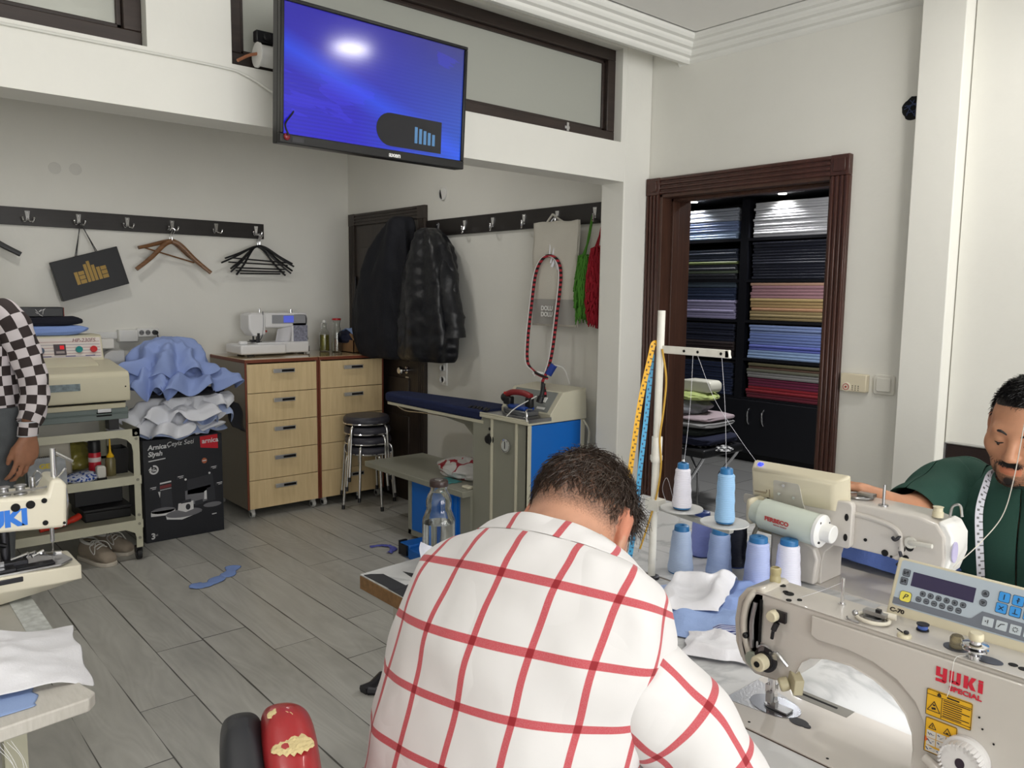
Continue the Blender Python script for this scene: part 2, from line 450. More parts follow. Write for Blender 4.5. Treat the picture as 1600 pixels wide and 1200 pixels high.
# ------------------------------------------------------------------ light
w = bpy.data.worlds.new('world'); SC.world = w; w.use_nodes = True
w.node_tree.nodes['Background'].inputs[0].default_value = (.75, .85, 1, 1); w.node_tree.nodes['Background'].inputs[1].default_value = .6
def area(name, loc, rot, sx, sy_, e, col=(1, 1, 1), spread=PI):
    l = bpy.data.lights.new(name, 'AREA'); l.shape = 'RECTANGLE'; l.size = sx; l.size_y = sy_; l.energy = e; l.color = col; l.spread = spread
    o = bpy.data.objects.new(name, l); COL.objects.link(o); o.location = loc; o.rotation_euler = rot; return o
area('daylight_shop_window', (.45, -4.66, 1.47), (PI/2, 0, 0), 5.0, 2.2, E_WIN, (1., .985, .955))
area('upward_window_fill', (.45, -4.64, 1.3), (PI/2+.75, 0, 0), 5.0, 1.8, E_UPFILL, (1., .985, .955))  # extra upward fill added at the window to lighten the ceiling
LED = mat('led_diffuser', (255, 250, 238), .5, emit=9.)
def downlight(x, y, z, r, label, e):
    t = thing('ceiling_lamp', label, 'ceiling lamp', (x, y, z))
    obj('lamp_ring', B().lathe([(r, .0), (r+.012, -.004), (r+.014, -.018), (r, -.02)], (x, y, z), n=32, caps=False), WHITEP, t)
    obj('diffuser', B().lathe([(.0001, -.012), (r, -.012), (r, 0)], (x, y, z), n=32), LED, t)
    l = bpy.data.lights.new('lamp', 'AREA'); l.shape = 'DISK'; l.size = r*1.8; l.energy = e; l.color = (1, .97, .92)
    o = bpy.data.objects.new('lamp_light', l); COL.objects.link(o); o.parent = t; o.location = (0, 0, -.03)
downlight(2.42, .69, 2.69, .105, 'round white ceiling lamp above the sewing tables', E_LAMP)
downlight(.1, .69, 2.69, .105, 'round white ceiling lamp above the buttonhole machine table', E_LAMP)
l = bpy.data.lights.new('showroom_fill', 'AREA'); l.shape = 'DISK'; l.size = .5; l.energy = E_SHOW  # unseen area fill, added to lift the showroom's ambient light
o = bpy.data.objects.new('showroom_fill_area', l); COL.objects.link(o); o.location = (4.9, 2.4, 2.66)
downlight(.9, 4.15, 2.69, .11, 'round white fill lamp added in the alcove above the left coat rack', E_ALC)  # unseen lamp added to brighten the alcove walls
downlight(2.35, 4.15, 2.69, .11, 'round white fill lamp added in the alcove above the ironing station', E_ALC*.4)  # second, weaker lamp added as alcove fill, out of view
# ------------------------------------------------------------------ shared shape helpers
def loft(b, secs, n=28, m=0, disp=None, caps=True, uv=None):
    """secs: (centre, half-axis a, half-axis c, squareness exponent)"""
    R = []; k = len(secs); o = len(b.v)
    for i, s in enumerate(secs):
        c, a, w = map(Vector, s[:3]); e = s[3] if len(s) > 3 else 1.
        ring = []
        for j in range(n):
            t = 2*PI*j/n
            p = c+a*sq(math.cos(t), e)+w*sq(math.sin(t), e)
            if disp: p = p+disp(p, (p-c).normalized() if (p-c).length > 1e-6 else Vector((0, 0, 1)), i/(k-1), t)
            ring.append(p)
            if uv: b.uv[o+i*n+j] = uv(i/(k-1), j/n)
        R.append(ring)
    return b.rings(R, m, caps)
def resec(secs, n):
    """resample sections smoothly (Catmull-Rom on every component)"""
    S = [list(map(Vector, s[:3]))+[s[3] if len(s) > 3 else 1.] for s in secs]; k = len(S); out = []
    def cr(a, b_, c, d, t):
        return .5*((2*b_)+(c-a)*t+(2*a-5*b_+4*c-d)*t*t+(3*b_-a-3*c+d)*t**3)
    for q in range(n+1):
        u = q/n*(k-1); i = min(int(u), k-2); t = u-i
        g = [S[max(i-1, 0)], S[i], S[i+1], S[min(i+2, k-1)]]
        out.append(tuple(cr(g[0][c], g[1][c], g[2][c], g[3][c], t) for c in range(4)))
    return out
def wrinkle(amp, s, zs=1., seed=0.):
    def f(p, nrm, u, t):
        return nrm*(amp*ridge((p.x+seed, p.y+seed*1.7, p.z*zs), s, 3))
    return f

# ------------------------------------------------------------------ coat racks
RACK = mat('black_brown_rack_board', (38, 34, 33), .38, var=.15, vs=6, stretch=(1, 1, 8))
def hook_mesh(kind):
    b = B()
    b.prism([(-.014, .032), (.014, .032), (.008, -.012), (.011, -.026), (-.011, -.026), (-.008, -.012)], 1, -.005, 0)
    b.ell((0, -.004, .022), (.004, .003, .004), 8, 5); b.ell((0, -.004, -.012), (.0035, .003, .0035), 8, 5)
    if kind == 0:
        for s in (-1, 1):
            b.tube(bez([(0, -.004, -.018), (s*.012, -.016, -.03), (s*.026, -.03, -.03), (s*.031, -.034, -.014)], 5), [.005]*10+[.004]*6, 8)
            b.ell((s*.031, -.034, -.012), (.0065,)*3, 8, 6)
    else:
        b.tube(bez([(0, -.004, -.01), (.001, -.018, -.038), (.012, -.034, -.046), (.026, -.045, -.034), (.03, -.048, -.012)], 5), .0052, 8)
        b.ell((.03, -.048, -.01), (.0065,)*3, 8, 6)
    return b
def rack(label, x0, x1, side, hooks, kind, grp=None):
    if side == 'B':
        t = thing('coat_rack', label, 'coat rack', ((x0+x1)/2, 5.65, 1.885))
        obj('board', B().box(x0, x1, 5.632, 5.65, 1.884, 1.991), RACK, t, bevel=.002)
    else:
        t = thing('coat_rack', label, 'coat rack', (XR, (x0+x1)/2, 1.885), rz=-PI/2)
        obj('board', B().box(XR-.018, XR, x0, x1, 1.888, 1.997), RACK, t, bevel=.002)
    first = None
    for h in hooks:
        loc = (h-(x0+x1)/2, -.018, .055) if side == 'B' else ((x0+x1)/2-h, -.018, .055)
        if first is None: first = obj('hook', hook_mesh(kind), CHROME, t, loc=loc, world=False)
        else:
            c = first.copy(); COL.objects.link(c); c.parent = t; c.location = loc
    return t
rack('long dark coat rack board with chrome hooks on the back wall above the fusing press', -.6, 2.474, 'B', [.13, .41, .70, .981, 1.26, 1.546, 1.828, 2.126, 2.414], 0)
rack('dark coat rack board with chrome hooks beside the interior door', 2.86, 4.555, 'C', [4.424, 4.122, 3.838, 3.549, 3.269, 2.98], 1)

# ------------------------------------------------------------------ shopping bag, hangers on the left rack
BAGK = mat('black_card', (30, 31, 35), .5, bump=.05, bs=30); GOLD = mat('gold_print', (150, 122, 62), .4, .3)
t = thing('paper_shopping_bag', 'tilted black paper bag with gold block letters hanging from the coat rack', 'shopping bag', (1.30, 5.58, 1.43))
o = V(1.135, 5.60, 1.427); ux = V(.386, 0, .118); uy = V(-.06, 0, .236); nz = V(0, -1, 0)
b = B()
R = [[o+nz*d0+ux*.0, o+nz*d0+ux, o+nz*d1+ux+uy, o+nz*d1+uy] for d0, d1 in ((.055, .03), (0, .005))]
b.rings(R)
obj('bag_body', b, BAGK, t, bevel=.003)
b = B()
def lg(x0, x1, y0, y1): b.plate([(x0, y0), (x1, y0), (x1, y1), (x0, y1)], o+nz*.0545, ux, uy+nz*-.025, .0015)
for x0 in (.27, .60):
    lg(x0, x0+.05, .30, .62)
    for y0 in (.30, .41, .52): lg(x0+.06, x0+.145, y0, y0+.095)
lg(.43, .475, .30, .76); lg(.485, .53, .30, .82); lg(.54, .585, .30, .70)
obj('gold_lettering', b, GOLD, t, smooth=False)
b = B()
for s, dy in ((.36, 0), (.67, 0)): b.tube([o+nz*.037+ux*s+uy*.99, V(1.262+(s-.5)*.03, 5.585, 1.905)], .0025, 6)
for s in (.40, .71): b.tube([o+nz*.004+ux*s+uy*.99, V(1.262+(s-.55)*.03, 5.60, 1.905)], .0025, 6)
b.tube(bez([(1.254, 5.59, 1.90), (1.262, 5.60, 1.914), (1.270, 5.59, 1.90)]), .0025, 6)
obj('cord_handle', b, BLACKP, t)
HW = wood('hanger_wood', (96, 62, 34), (132, 92, 56), .35, 0, 2.)
def hanger(name, label, m, hx, hz, L, Rr, bar, y, yaw=0., th=.011, group=None, wide=.017):
    """L and Rr: shoulder-tip offsets (dx, dz) from the neck"""
    t = thing(name, label, 'clothes hanger', (hx, y, hz), rz=yaw, group=group)
    b = B()
    for s in (L, Rr):
        pts = bez([(0, 0, -.055), (s[0]*.22, -.004, -.058+s[1]*.12), (s[0]*.6, -.012, -.055+s[1]*.6), (s[0], -.02, -.055+s[1])], 6)
        secs = []
        for i, p in enumerate(pts):
            u = i/(len(pts)-1); tg = (pts[min(i+1, len(pts)-1)]-pts[max(i-1, 0)]).normalized(); up = Vector((-tg.z, 0, tg.x))
            secs.append((p, up*(wide*(1-.25*u)), V(0, th*(1+.35*u), 0), .6))
        loft(b, secs, 12)
    obj('hanger_body', b, m, t, world=False)
    if bar: obj('trouser_bar', B().tube([(L[0]*.82, -.014, -.055+L[1]*.95), (Rr[0]*.82, -.014, -.055+Rr[1]*.95)], .005, 8), m, t, world=False)
    obj('hook', B().tube(bez([(0, 0, -.05), (0, 0, -.02), (.012, 0, .0), (.02, 0, .018), (.004, 0, .03), (-.012, 0, .018)], 5), .0018, 6), CHROME, t, world=False)
    return t
hanger('wooden_hanger', 'brown wooden hanger with shallow shoulders and trouser bar, hung in front', HW, 1.80, 1.888, (-.215, -.055), (.19, -.145), True, 5.60, .1, wide=.015)
hanger('wooden_hanger', 'brown wooden hanger with steep broad shoulders, hung behind the shallower one', HW, 1.806, 1.888, (-.235, -.195), (.24, -.205), False, 5.57, -.05)
hanger('black_hanger', 'black moulded hanger hanging on the coat rack left of the paper bag', BLACKP, .70, 1.888, (-.23, -.12), (.225, -.125), False, 5.6, 0, .016, wide=.02)
for i, (dl, dr, yw) in enumerate((((-.27, -.10), (.24, -.12), .1), ((-.28, -.13), (.25, -.14), -.05), ((-.23, -.17), (.26, -.17), .2), ((-.20, -.19), (.235, -.19), -.15), ((-.17, -.21), (.21, -.205), .12))):
    L = ['frontmost', 'second', 'third', 'fourth', 'rearmost']
    t = hanger('plastic_hanger', '%s black plastic hanger in the bundle at the rack end' % L[i], BLACKP, 2.405, 1.885, dl, dr, True, 5.545+.014*i, yw*.6, .006, group='black plastic hangers bundled on the last hook', wide=.008)

# ------------------------------------------------------------------ sockets on the back wall
t = thing('power_strip', 'white cable box and three-socket power strip on the back wall behind the press', 'power strip', (1.56, 5.64, 1.18))
obj('cable_box', B().box(1.455, 1.575, 5.59, 5.65, 1.165, 1.245), WHITEP, t, bevel=.006)
obj('cable_duct', B().box(1.20, 1.455, 5.625, 5.65, 1.185, 1.232), WHITEP, t, bevel=.003)
obj('socket_bar', B().box(1.575, 1.712, 5.612, 5.65, 1.192, 1.253), WHITEP, t, bevel=.008)
b = B()
for x in (1.602, 1.642, 1.684): b.cyl((x, 5.6115, 1.223), (x, 5.6105, 1.223), .0165, n=20)
obj('socket_well', b, mat('socket_grey', (120, 120, 122), .5), t)
b = B()
for x in (1.602, 1.642):
    for d in (-.007, .007): b.cyl((x+d, 5.611, 1.223), (x+d, 5.6098, 1.223), .003, n=8)
obj('socket_pin_hole', b, DARK, t)
b = B().cyl((1.684, 5.612, 1.223), (1.684, 5.575, 1.223), .0165, .014, n=16).tube(bez([(1.684, 5.578, 1.22), (1.69, 5.565, 1.2), (1.692, 5.575, 1.15), (1.69, 5.6, 1.05), (1.69, 5.61, .9)]), .004, 8)
tag(obj('power_plug', b, BLACKP), 'black plug with cable in the third socket of the strip', 'plug')
# twin socket beside the door, ring of an uncovered junction box, plaster patches
t = thing('wall_socket', 'white double wall socket under the black jacket beside the door', 'wall socket', (XR, 4.36, .9))
obj('socket_frame', B().box(XR-.012, XR, 4.325, 4.405, .885, 1.045), WHITEP, t, bevel=.004)
for z in (.925, 1.005):
    w_ = obj('socket_insert', B().lathe([(.0001, .004), (.018, .004), (.021, .016), (.026, .016), (.026, 0)], (XR-.008, 4.365, z), (-1, 0, 0)), WHITEP, t)
    obj('pin_hole', B().cyl((XR-.0125, 4.357, z), (XR-.0135, 4.357, z), .003, n=8).cyl((XR-.0125, 4.373, z), (XR-.0135, 4.373, z), .003, n=8), DARK, w_)
t = thing('junction_box', 'open round junction box ring in the wall above the interior door', 'junction box', (XR, 4.38, 2.163))
obj('ring', B().lathe([(.036, 0), (.042, 0), (.042, .01), (.036, .012)], (XR, 4.381, 2.163), (-1, 0, 0), n=28, caps=False), WHITEP, t)
obj('dark_opening', B().cyl((XR-.001, 4.381, 2.163), (XR-.004, 4.381, 2.163), .036, n=28), DARK, t)
obj('half_cover', B().prism([(4.381+.036*math.cos(a), 2.163+.036*math.sin(a)) for a in [math.radians(x) for x in range(60, 271, 15)]], 0, XR-.012, XR-.006), WHITEP, t)
for x, z, lb in ((.985+.13, 2.245, 'left'), (1.10+.13, 2.25, 'right')):
    tag(obj('plaster_patch', B().lathe([(.0001, .003), (.03, .003), (.036, .001), (.036, 0)], (x+.03, 5.65, z), (0, -1, 0), n=24), plaster('patch_%s' % lb, (222, 221, 216))), 'round plaster patch on the back wall, the one on the %s of the pair' % lb, 'wall patch')

# ------------------------------------------------------------------ television on the partition
def tvmat():
    t = NT('television_picture', .12, spec=.5)
    xyz = t.n('SeparateXYZ', {0: t.n('TexCoord').outputs['Object']}).outputs
    x, z = xyz[0], xyz[2]
    n1 = t.n('TexNoise', {'Vector': t.n('CombineXYZ', {0: t.math('MULTIPLY', x, 1.), 1: 0., 2: t.math('MULTIPLY_ADD', x, .9, t.math('MULTIPLY', z, 5.))}).outputs[0], 'Scale': 2.4, 'Detail': 4}).outputs['Fac']
    wv = t.n('TexWave', {'Vector': t.n('CombineXYZ', {0: t.math('MULTIPLY', x, .12), 1: 0., 2: z}).outputs[0], 'Scale': 26., 'Distortion': 2.5}, bands_direction='Z').outputs['Fac']
    diag = t.math('ADD', z, t.math('MULTIPLY', x, .35))          # 0 along a bright streak
    st = t.n('MapRange', {0: t.math('ABSOLUTE', t.math('ADD', diag, .045)), 1: 0., 2: .06, 3: 1., 4: 0.}).outputs[0]
    low = t.n('MapRange', {0: z, 1: -.2, 2: .2, 3: 1., 4: 0.}).outputs[0]
    rt = t.n('MapRange', {0: x, 1: -.1, 2: .36, 3: 0., 4: 1.}).outputs[0]
    c = t.mix(low, lin((46, 40, 160)), lin((32, 22, 200)))
    c = t.mix(t.math('MULTIPLY', rt, t.math('SUBTRACT', 1., low)), c, lin((66, 68, 128)))
    c = t.mix(t.math('MULTIPLY', t.math('MULTIPLY', rt, low), .8), c, lin((28, 100, 205)))
    c = t.mix(t.math('MULTIPLY', t.math('MULTIPLY', wv, low), .3), c, lin((18, 12, 120)))
    c = t.mix(t.math('MULTIPLY', st, .5), c, lin((40, 90, 255)))
    c = t.mix(t.math('MULTIPLY', t.math('GREATER_THAN', n1, .62), .18), c, lin((70, 60, 255)))
    t.b.inputs['Base Color'].default_value = (.004, .004, .006, 1)
    t.link(c, 'Emission Color'); t.b.inputs['Emission Strength'].default_value = 1.
    return t.m
t = thing('television', 'flat screen television with a blue picture mounted on the partition wall', 'television', (1.473, 2.395, 2.178), rot=(.057, 0, .028))
w2, h2 = .365, .216
b = B().box(-w2, w2, .012, .045, -h2, h2)
b.box(-w2, w2, -.008, .014, h2-.012, h2).box(-w2, w2, -.008, .014, -h2, -h2+.03).box(-w2, -w2+.013, -.008, .014, -h2+.03, h2-.012).box(w2-.013, w2, -.008, .014, -h2+.03, h2-.012)
b.box(-.2, .2, .045, .075, -.13, .13)
obj('casing', b, mat('tv_black', (20, 20, 23), .3), t, world=False, bevel=.003)
scr = obj('screen', B().box(-w2+.011, w2-.011, 0, .012, -h2+.028, h2-.01), tvmat(), t, world=False)
b = B(); pts = [(.045+.058*math.cos(a), -.118+.055*math.sin(a)) for a in [math.radians(x) for x in range(90, 271, 15)]]
b.prism(pts+[(.262, -.173), (.262, -.063)], 1, -.0008, .0)
obj('dark_picture_shape', b, mat('screen_dark', (26, 27, 34), .15), scr, world=False)
b = B()
for k in range(5): b.box(.145+k*.019, .157+k*.019, -.0016, -.0008, -.15, -.095-.004*k)
obj('picture_light_bars', b, mat('screen_lightbars', (70, 110, 150), .2, emit=.5), scr, world=False)
te = Matrix.Translation((1.473, 2.395, 2.178)) @ Matrix.Rotation(.028, 4, 'Z') @ Matrix.Rotation(.057, 4, 'X')
text('axen', .022, mat('logo_white', (235, 235, 235), .4), t, te @ V(.035, -.0085, -.209), te.to_3x3() @ V(1, 0, 0), te.to_3x3() @ V(0, 0, 1), sx=1.15, bold=.0006)
obj('led_dot', B().ell((-.343, -.010, -.196), (.011, .006, .011), 12, 8), mat('red_lens', (120, 30, 40), .25), t, world=False)
obj('sensor_strip', B().box(-.325, -.285, -.0095, -.008, -.209, -.193), mat('sensor_grey', (50, 50, 55), .25), t, world=False)
b = B().box(1.35, 1.6, 2.45, 2.47, 2.06, 2.24).box(1.36, 1.39, 2.47, 2.63, 2.1, 2.13).box(1.56, 1.59, 2.47, 2.63, 2.1, 2.13).box(1.34, 1.61, 2.615, 2.63, 2.06, 2.22)
obj('wall_bracket', b, DKSTEEL, t)
# webcam-like receiver, adapter and leads beside the set
tag(obj('cable_reel', B().lathe([(.034, -.03), (.034, .03)], (1.165, 2.60, 2.272), (1, .0, 0), n=20).lathe([(.04, -.034), (.04, -.028)], (1.165, 2.60, 2.272), (1, 0, 0), n=20), WHITEP), 'white cable reel on the sill left of the television', 'cable reel')
tag(obj('webcam', B().box(1.125, 1.195, 2.585, 2.615, 2.312, 2.348).cyl((1.16, 2.586, 2.33), (1.16, 2.578, 2.33), .013, n=16), mat('webcam_black', (24, 24, 27), .35), bevel=.006), 'small black camera box on top of the white cable reel', 'webcam')
tag(obj('wire_end', B().tube(bez([(1.132, 2.60, 2.275), (1.10, 2.595, 2.262), (1.062, 2.59, 2.238)]), .005, 8), mat('copper_tan', (150, 98, 70), .5)), 'short tan stripped wire sticking out of the cable reel', 'wire')
pts = [(-1.2, 2.622, 2.222), (0, 2.622, 2.219), (.55, 2.622, 2.218), (1.0, 2.622, 2.217), (1.10, 2.62, 2.205), (1.19, 2.60, 2.16), (1.28, 2.55, 2.11), (1.4, 2.49, 2.12)]
tag(obj('wall_cable', B().tube(bez(pts, 8), .0045, 8), mat('cable_white', (214, 214, 208), .5)), 'thin white cable running along the partition wall to the television', 'cable')
tag(obj('black_lead', B().tube(bez([(1.16, 2.61, 2.30), (1.18, 2.57, 2.25), (1.22, 2.52, 2.2), (1.14, 2.47, 2.09), (1.16, 2.40, 2.07), (1.125, 2.385, 2.02), (1.13, 2.375, 1.985)], 8), .003, 6), BLACKP), 'black lead hanging from the camera behind the television edge', 'cable')

# ------------------------------------------------------------------ drawer chests
EDGE = mat('red_brown_edging', (120, 62, 42), .45); SIDE = mat('chest_side_laminate', (146, 137, 122), .5)
RUB = mat('caster_grey', (190, 190, 188), .4)
def chest(x0, x1, label):
    yf, yb, z0, zt = 5.022, 5.63, .062, 1.062
    t = thing('drawer_chest', label, 'drawer chest', ((x0+x1)/2, (yf+yb)/2, 0), group=None)
    b = B().box(x0+.002, x0+.02, yf+.002, yb, z0, zt-.024).box(x1-.02, x1-.002, yf+.002, yb, z0, zt-.024).box(x0+.02, x1-.02, yf+.02, yb, z0, z0+.02).box(x0+.02, x1-.02, yb-.01, yb, z0, zt-.024)
    obj('carcass', b, SIDE, t)
    for xe in (x0, x1-.012): obj('edge_strip', B().box(xe, xe+.012, yf-.001, yf+.006, z0, zt-.024), EDGE, t)
    tp = obj('top', B().box(x0, x1, yf-.004, yb, zt-.024, zt-.003), EDGE, t, bevel=.002)
    obj('top_surface', B().box(x0+.003, x1-.003, yf, yb-.002, zt-.003, zt), mat('glossy_beech_top', (196, 176, 140), .08, coat=.6, var=.06), tp)
    h = (zt-.03-z0)/5
    for i in range(5):
        za = z0+h*i
        d = obj('drawer', B().box(x0+.014, x1-.014, yf-.004, yf+.016, za+.002, za+h-.002).box(x0+.03, x1-.03, yf+.016, yb-.08, za+.02, za+h-.03), BEECH, t, bevel=.001, seg=1)
        xc = (x0+x1)/2+.0; zc = za+h*.74
        hb = B().box(xc-.075, xc+.075, yf-.03, yf-.022, zc-.013, zc+.013).box(xc-.07, xc-.05, yf-.022, yf-.004, zc-.008, zc+.008).box(xc+.05, xc+.07, yf-.022, yf-.004, zc-.008, zc+.008)
        hb.box(xc-.018, xc+.07, yf-.031, yf-.0301, zc-.008, zc+.008, 1)
        obj('handle', hb, [mat('satin_chrome', (222, 222, 224), .28, .85), mat('handle_black', (28, 26, 28), .2)], d, bevel=.002)
    for x in (x0+.04, x1-.04):
        for y in (yf+.03, yb-.06):
            c = obj('caster', B().cyl((x-.011, y, .027), (x+.011, y, .027), .027, n=20).box(x-.014, x+.014, y-.012, y+.02, .04, .062), RUB, t)
            obj('hub', B().cyl((x-.013, y, .027), (x+.013, y, .027), .014, n=14), DKSTEEL, c)
    return t
chest(2.055, 2.575, 'left beech chest of five drawers on casters, under the white sewing machine')
chest(2.579, 3.099, 'right beech chest of five drawers, partly behind the stacked stools')
# domestic sewing machine
SMW = mat('machine_white', (232, 232, 234), .28)
t = thing('home_sewing_machine', 'small white home sewing machine with blue display on the left chest', 'sewing machine', (2.38, 5.42, 1.0625), rz=.02)
Z = 1.066
b = B().prism([(2.28, Z+.005), (2.665, Z+.005), (2.67, Z+.085), (2.28, Z+.085)], 1, 5.33, 5.52)
b.prism(rrect(.13, .29, .03, 5, 2.61, Z+.145), 1, 5.36, 5.50)
b.prism(rrect(.44, .105, .03, 5, 2.455, Z+.237), 1, 5.36, 5.50)
b.prism([(2.228, Z+.282), (2.35, Z+.284), (2.35, Z+.14), (2.30, Z+.125), (2.26, Z+.13), (2.228, Z+.18)], 1, 5.35, 5.51)
obj('housing', b, SMW, t, bevel=.012, seg=3)
obj('extension_table', B().box(2.13, 2.46, 5.26, 5.53, Z+.008, Z+.075).box(2.14, 2.2, 5.3, 5.34, Z+.075, Z+.1), SMW, t, bevel=.014, seg=3)
obj('foot', B().box(2.2, 2.24, 5.3, 5.33, 1.0625, Z+.01).box(2.6, 2.64, 5.36, 5.39, 1.0625, Z+.01).box(2.2, 2.24, 5.47, 5.5, 1.0625, Z+.01).box(2.6, 2.64, 5.47, 5.5, 1.0625, Z+.01), BLACKP, t)
obj('grey_control_strip', B().box(2.40, 2.655, 5.356, 5.361, Z+.215, Z+.275), mat('panel_grey', (150, 152, 158), .4), t, bevel=.001)
obj('display', B().box(2.485, 2.56, 5.352, 5.357, Z+.221, Z+.269), mat('lcd_blue', (96, 110, 220), .2, emit=.35), t)
obj('stitch_chart', B().box(2.56, 2.667, 5.356, 5.361, Z+.075, Z+.2), mat('stitch_chart_print', (140, 142, 160), .5, var=.35, vs=70), t)
b = B().box(2.285, 2.30, 5.34, 5.37, Z+.08, Z+.15).cyl((2.29, 5.43, Z+.08), (2.29, 5.43, Z+.14), .006).box(2.26, 2.34, 5.40, 5.46, Z+.086, Z+.09).box(2.27, 2.31, 5.40, 5.45, Z+.09, Z+.1)
obj('needle_unit', b, DKSTEEL, t)
obj('presser_thread_guide', B().tube(bez([(2.33, 5.352, Z+.3), (2.332, 5.352, Z+.22), (2.325, 5.352, Z+.14), (2.31, 5.36, Z+.1)]), .003, 6), DKSTEEL, t)
obj('spool_pin', B().cyl((2.335, 5.42, Z+.28), (2.335, 5.42, Z+.315), .004).ell((2.335, 5.42, Z+.316), (.007,)*3, 8, 6).cyl((2.57, 5.42, Z+.28), (2.57, 5.42, Z+.312), .01), CHROME, t)
obj('red_button', B().cyl((2.353, 5.36, Z+.162), (2.353, 5.354, Z+.162), .008), mat('button_red', (160, 60, 50), .4), t)
text('axen', .001, WHITEP, t, (2.4, 5.3, -5), (1, 0, 0), (0, 0, 1)) if False else None
tag(obj('fabric_scrap', B().grid(lambda u, v: V(2.41+.11*u+.02*v, 5.335+.02*math.sin(3*u), Z+.085+.09*v+.02*u*v), 8, 8), mat('pale_scrap', (208, 208, 214), .7), solid=.002), 'small pale folded fabric scrap leaning on the white sewing machine bed', 'fabric scrap')
# small bottle, glass bottles
t = thing('thread_bottle', 'tiny white bottle with dark label beside the white sewing machine', 'bottle', (2.695, 5.42, 1.063))
obj('bottle_body', B().lathe([(.0001, 0), (.016, 0), (.016, .055), (.013, .06), (.013, .07), (.008, .082), (.007, .1), (.0001, .1)], (2.695, 5.42, 1.063), n=18), WHITEP, t)
obj('bottle_label', B().lathe([(.0165, .008), (.0165, .048)], (2.695, 5.42, 1.063), n=18, caps=False), mat('label_dark', (66, 58, 64), .5), t)
obj('bottle_cap', B().lathe([(.0001, .095), (.009, .095), (.007, .112), (.0001, .114)], (2.695, 5.42, 1.063), n=14), BLACKP, t)
GLASS = mat('clear_glass', (250, 252, 250), .02, trans=1., ior=1.45)
def glass_bottle(x, y, z, prof, liquid, lm, label, cap=None, name='glass_bottle'):
    t = thing(name, label, 'bottle', (x, y, z))
    th = .0025
    inner = [(max(r-th, .0005), max(h, .006)) for r, h in prof]
    obj('glass', B().lathe(prof+inner[::-1], (x, y, z), n=36, caps=False), GLASS, t, ang=60)
    if liquid:
        lp = [(max(r-th-.0006, .0005), max(h, .0075)) for r, h in prof if h < liquid]
        rr = lp[-1][0]; lp += [(rr, liquid), (.0005, liquid)]
        obj('liquid', B().lathe([(.0005, .0075)]+lp[1:], (x, y, z), n=36), lm, t, ang=60)
    if cap: cap(t, x, y, z)
    return t
OIL = mat('olive_liquid', (198, 190, 96), .02, trans=.85, ior=1.33)
pr1 = [(.0005, 0), (.034, 0), (.037, .004), (.037, .13), (.034, .145), (.017, .17), (.015, .2), (.017, .203), (.017, .21)]
def swing(t, x, y, z): obj('stopper', B().ell((x, y, z+.222), (.013, .013, .016), 12, 8).tube(bez([(x-.02, y, z+.17), (x-.024, y, z+.2), (x, y-.012, z+.235), (x+.02, y, z+.2)]), .0018, 6), WHITEP, t)
glass_bottle(2.855, 5.46, 1.063, pr1, .125, OIL, 'square-shouldered glass bottle half full of olive liquid against the back wall', swing)
pr2 = [(.0005, 0), (.034, 0), (.037, .004), (.038, .06), (.033, .1), (.034, .14), (.029, .17), (.024, .19), (.024, .215), (.03, .235), (.03, .24)]
def redlid(t, x, y, z): obj('red_lid', B().lathe([(.0001, .236), (.032, .236), (.033, .24), (.033, .25), (.0001, .253)], (x, y, z), n=28), mat('lid_red', (178, 40, 46), .4), t)
glass_bottle(2.905, 5.36, 1.063, pr2, 0, None, 'empty clear glass carafe with red lid on the right chest', redlid)
# cardboard box with garments
CARD = mat('cardboard', (150, 116, 82), .8, var=.08, vs=20)
t = thing('cardboard_box', 'open brown cardboard box of clothes on the right chest by the door', 'box', (3.03, 5.36, 1.063))
x0, x1, y0, y1, z0, z1 = 2.955, 3.165, 5.20, 5.5, 1.063, 1.155
b = B().box(x0, x1, y0, y0+.006, z0, z1).box(x0, x1, y1-.006, y1, z0, z1).box(x0, x0+.006, y0, y1, z0, z1).box(x1-.006, x1, y0, y1, z0, z1).box(x0, x1, y0, y1, z0, z0+.005)
b.obox((x0+.09, y0-.001+.03, z1+.022), (.09, 0, 0), (0, .03, .022), (0, .002, -.003))
obj('box_body', b, CARD, t)
DENIM = mat('dark_navy_cloth', (28, 32, 56), .85, bump=.3, bs=160); LBLUE = mat('light_blue_cloth', (150, 174, 222), .8, bump=.15, bs=220)
WCLOTH = mat('white_cloth', (230, 230, 236), .8, bump=.12, bs=200); BLCLOTH = mat('sky_blue_cloth', (128, 154, 214), .8, bump=.18, bs=200); BKCLOTH = mat('black_cloth', (18, 19, 26), .85)
def lump(name, c, r, m, label, cat, seed=0., amp=.22, s=3., n=40, k=26, group=None, flat=0., parent=None):
    b = B(); c = Vector(c)
    def fn(d):
        q = (d.x*2+seed, d.y*2-seed, d.z*2+seed*.5)
        return 1+amp*.55*ridge(q, s*.35, 3)+amp*.5*fbm(q, s*.22, 2)
    b.ell(c, r, n, k, 0, fn)
    if flat is not None: b.v = [(x, y, max(z, c.z-r[2]*(.55-flat))) for x, y, z in b.v]
    o = obj(name, b, m, parent, sub=1)
    if label: tag(o, label, cat, group)
    return o
lump('folded_trousers', (3.055, 5.36, 1.165), (.105, .13, .065), DENIM, 'dark navy garment bundled in the cardboard box', 'garment', 3.1, .3)
b = B().grid(lambda u, v: V(2.975+.17*u, 5.25+.16*v, 1.218+.022*math.sin(PI*v)+.02*u*(1-u)-.05*abs(u-.45)*(1-v)+.01*noise.noise(V(u*4, v*4, 1))), 14, 14)
tag(obj('folded_shirt', b, LBLUE, solid=.006), 'light blue shirt folded over the navy garment in the cardboard box', 'garment')

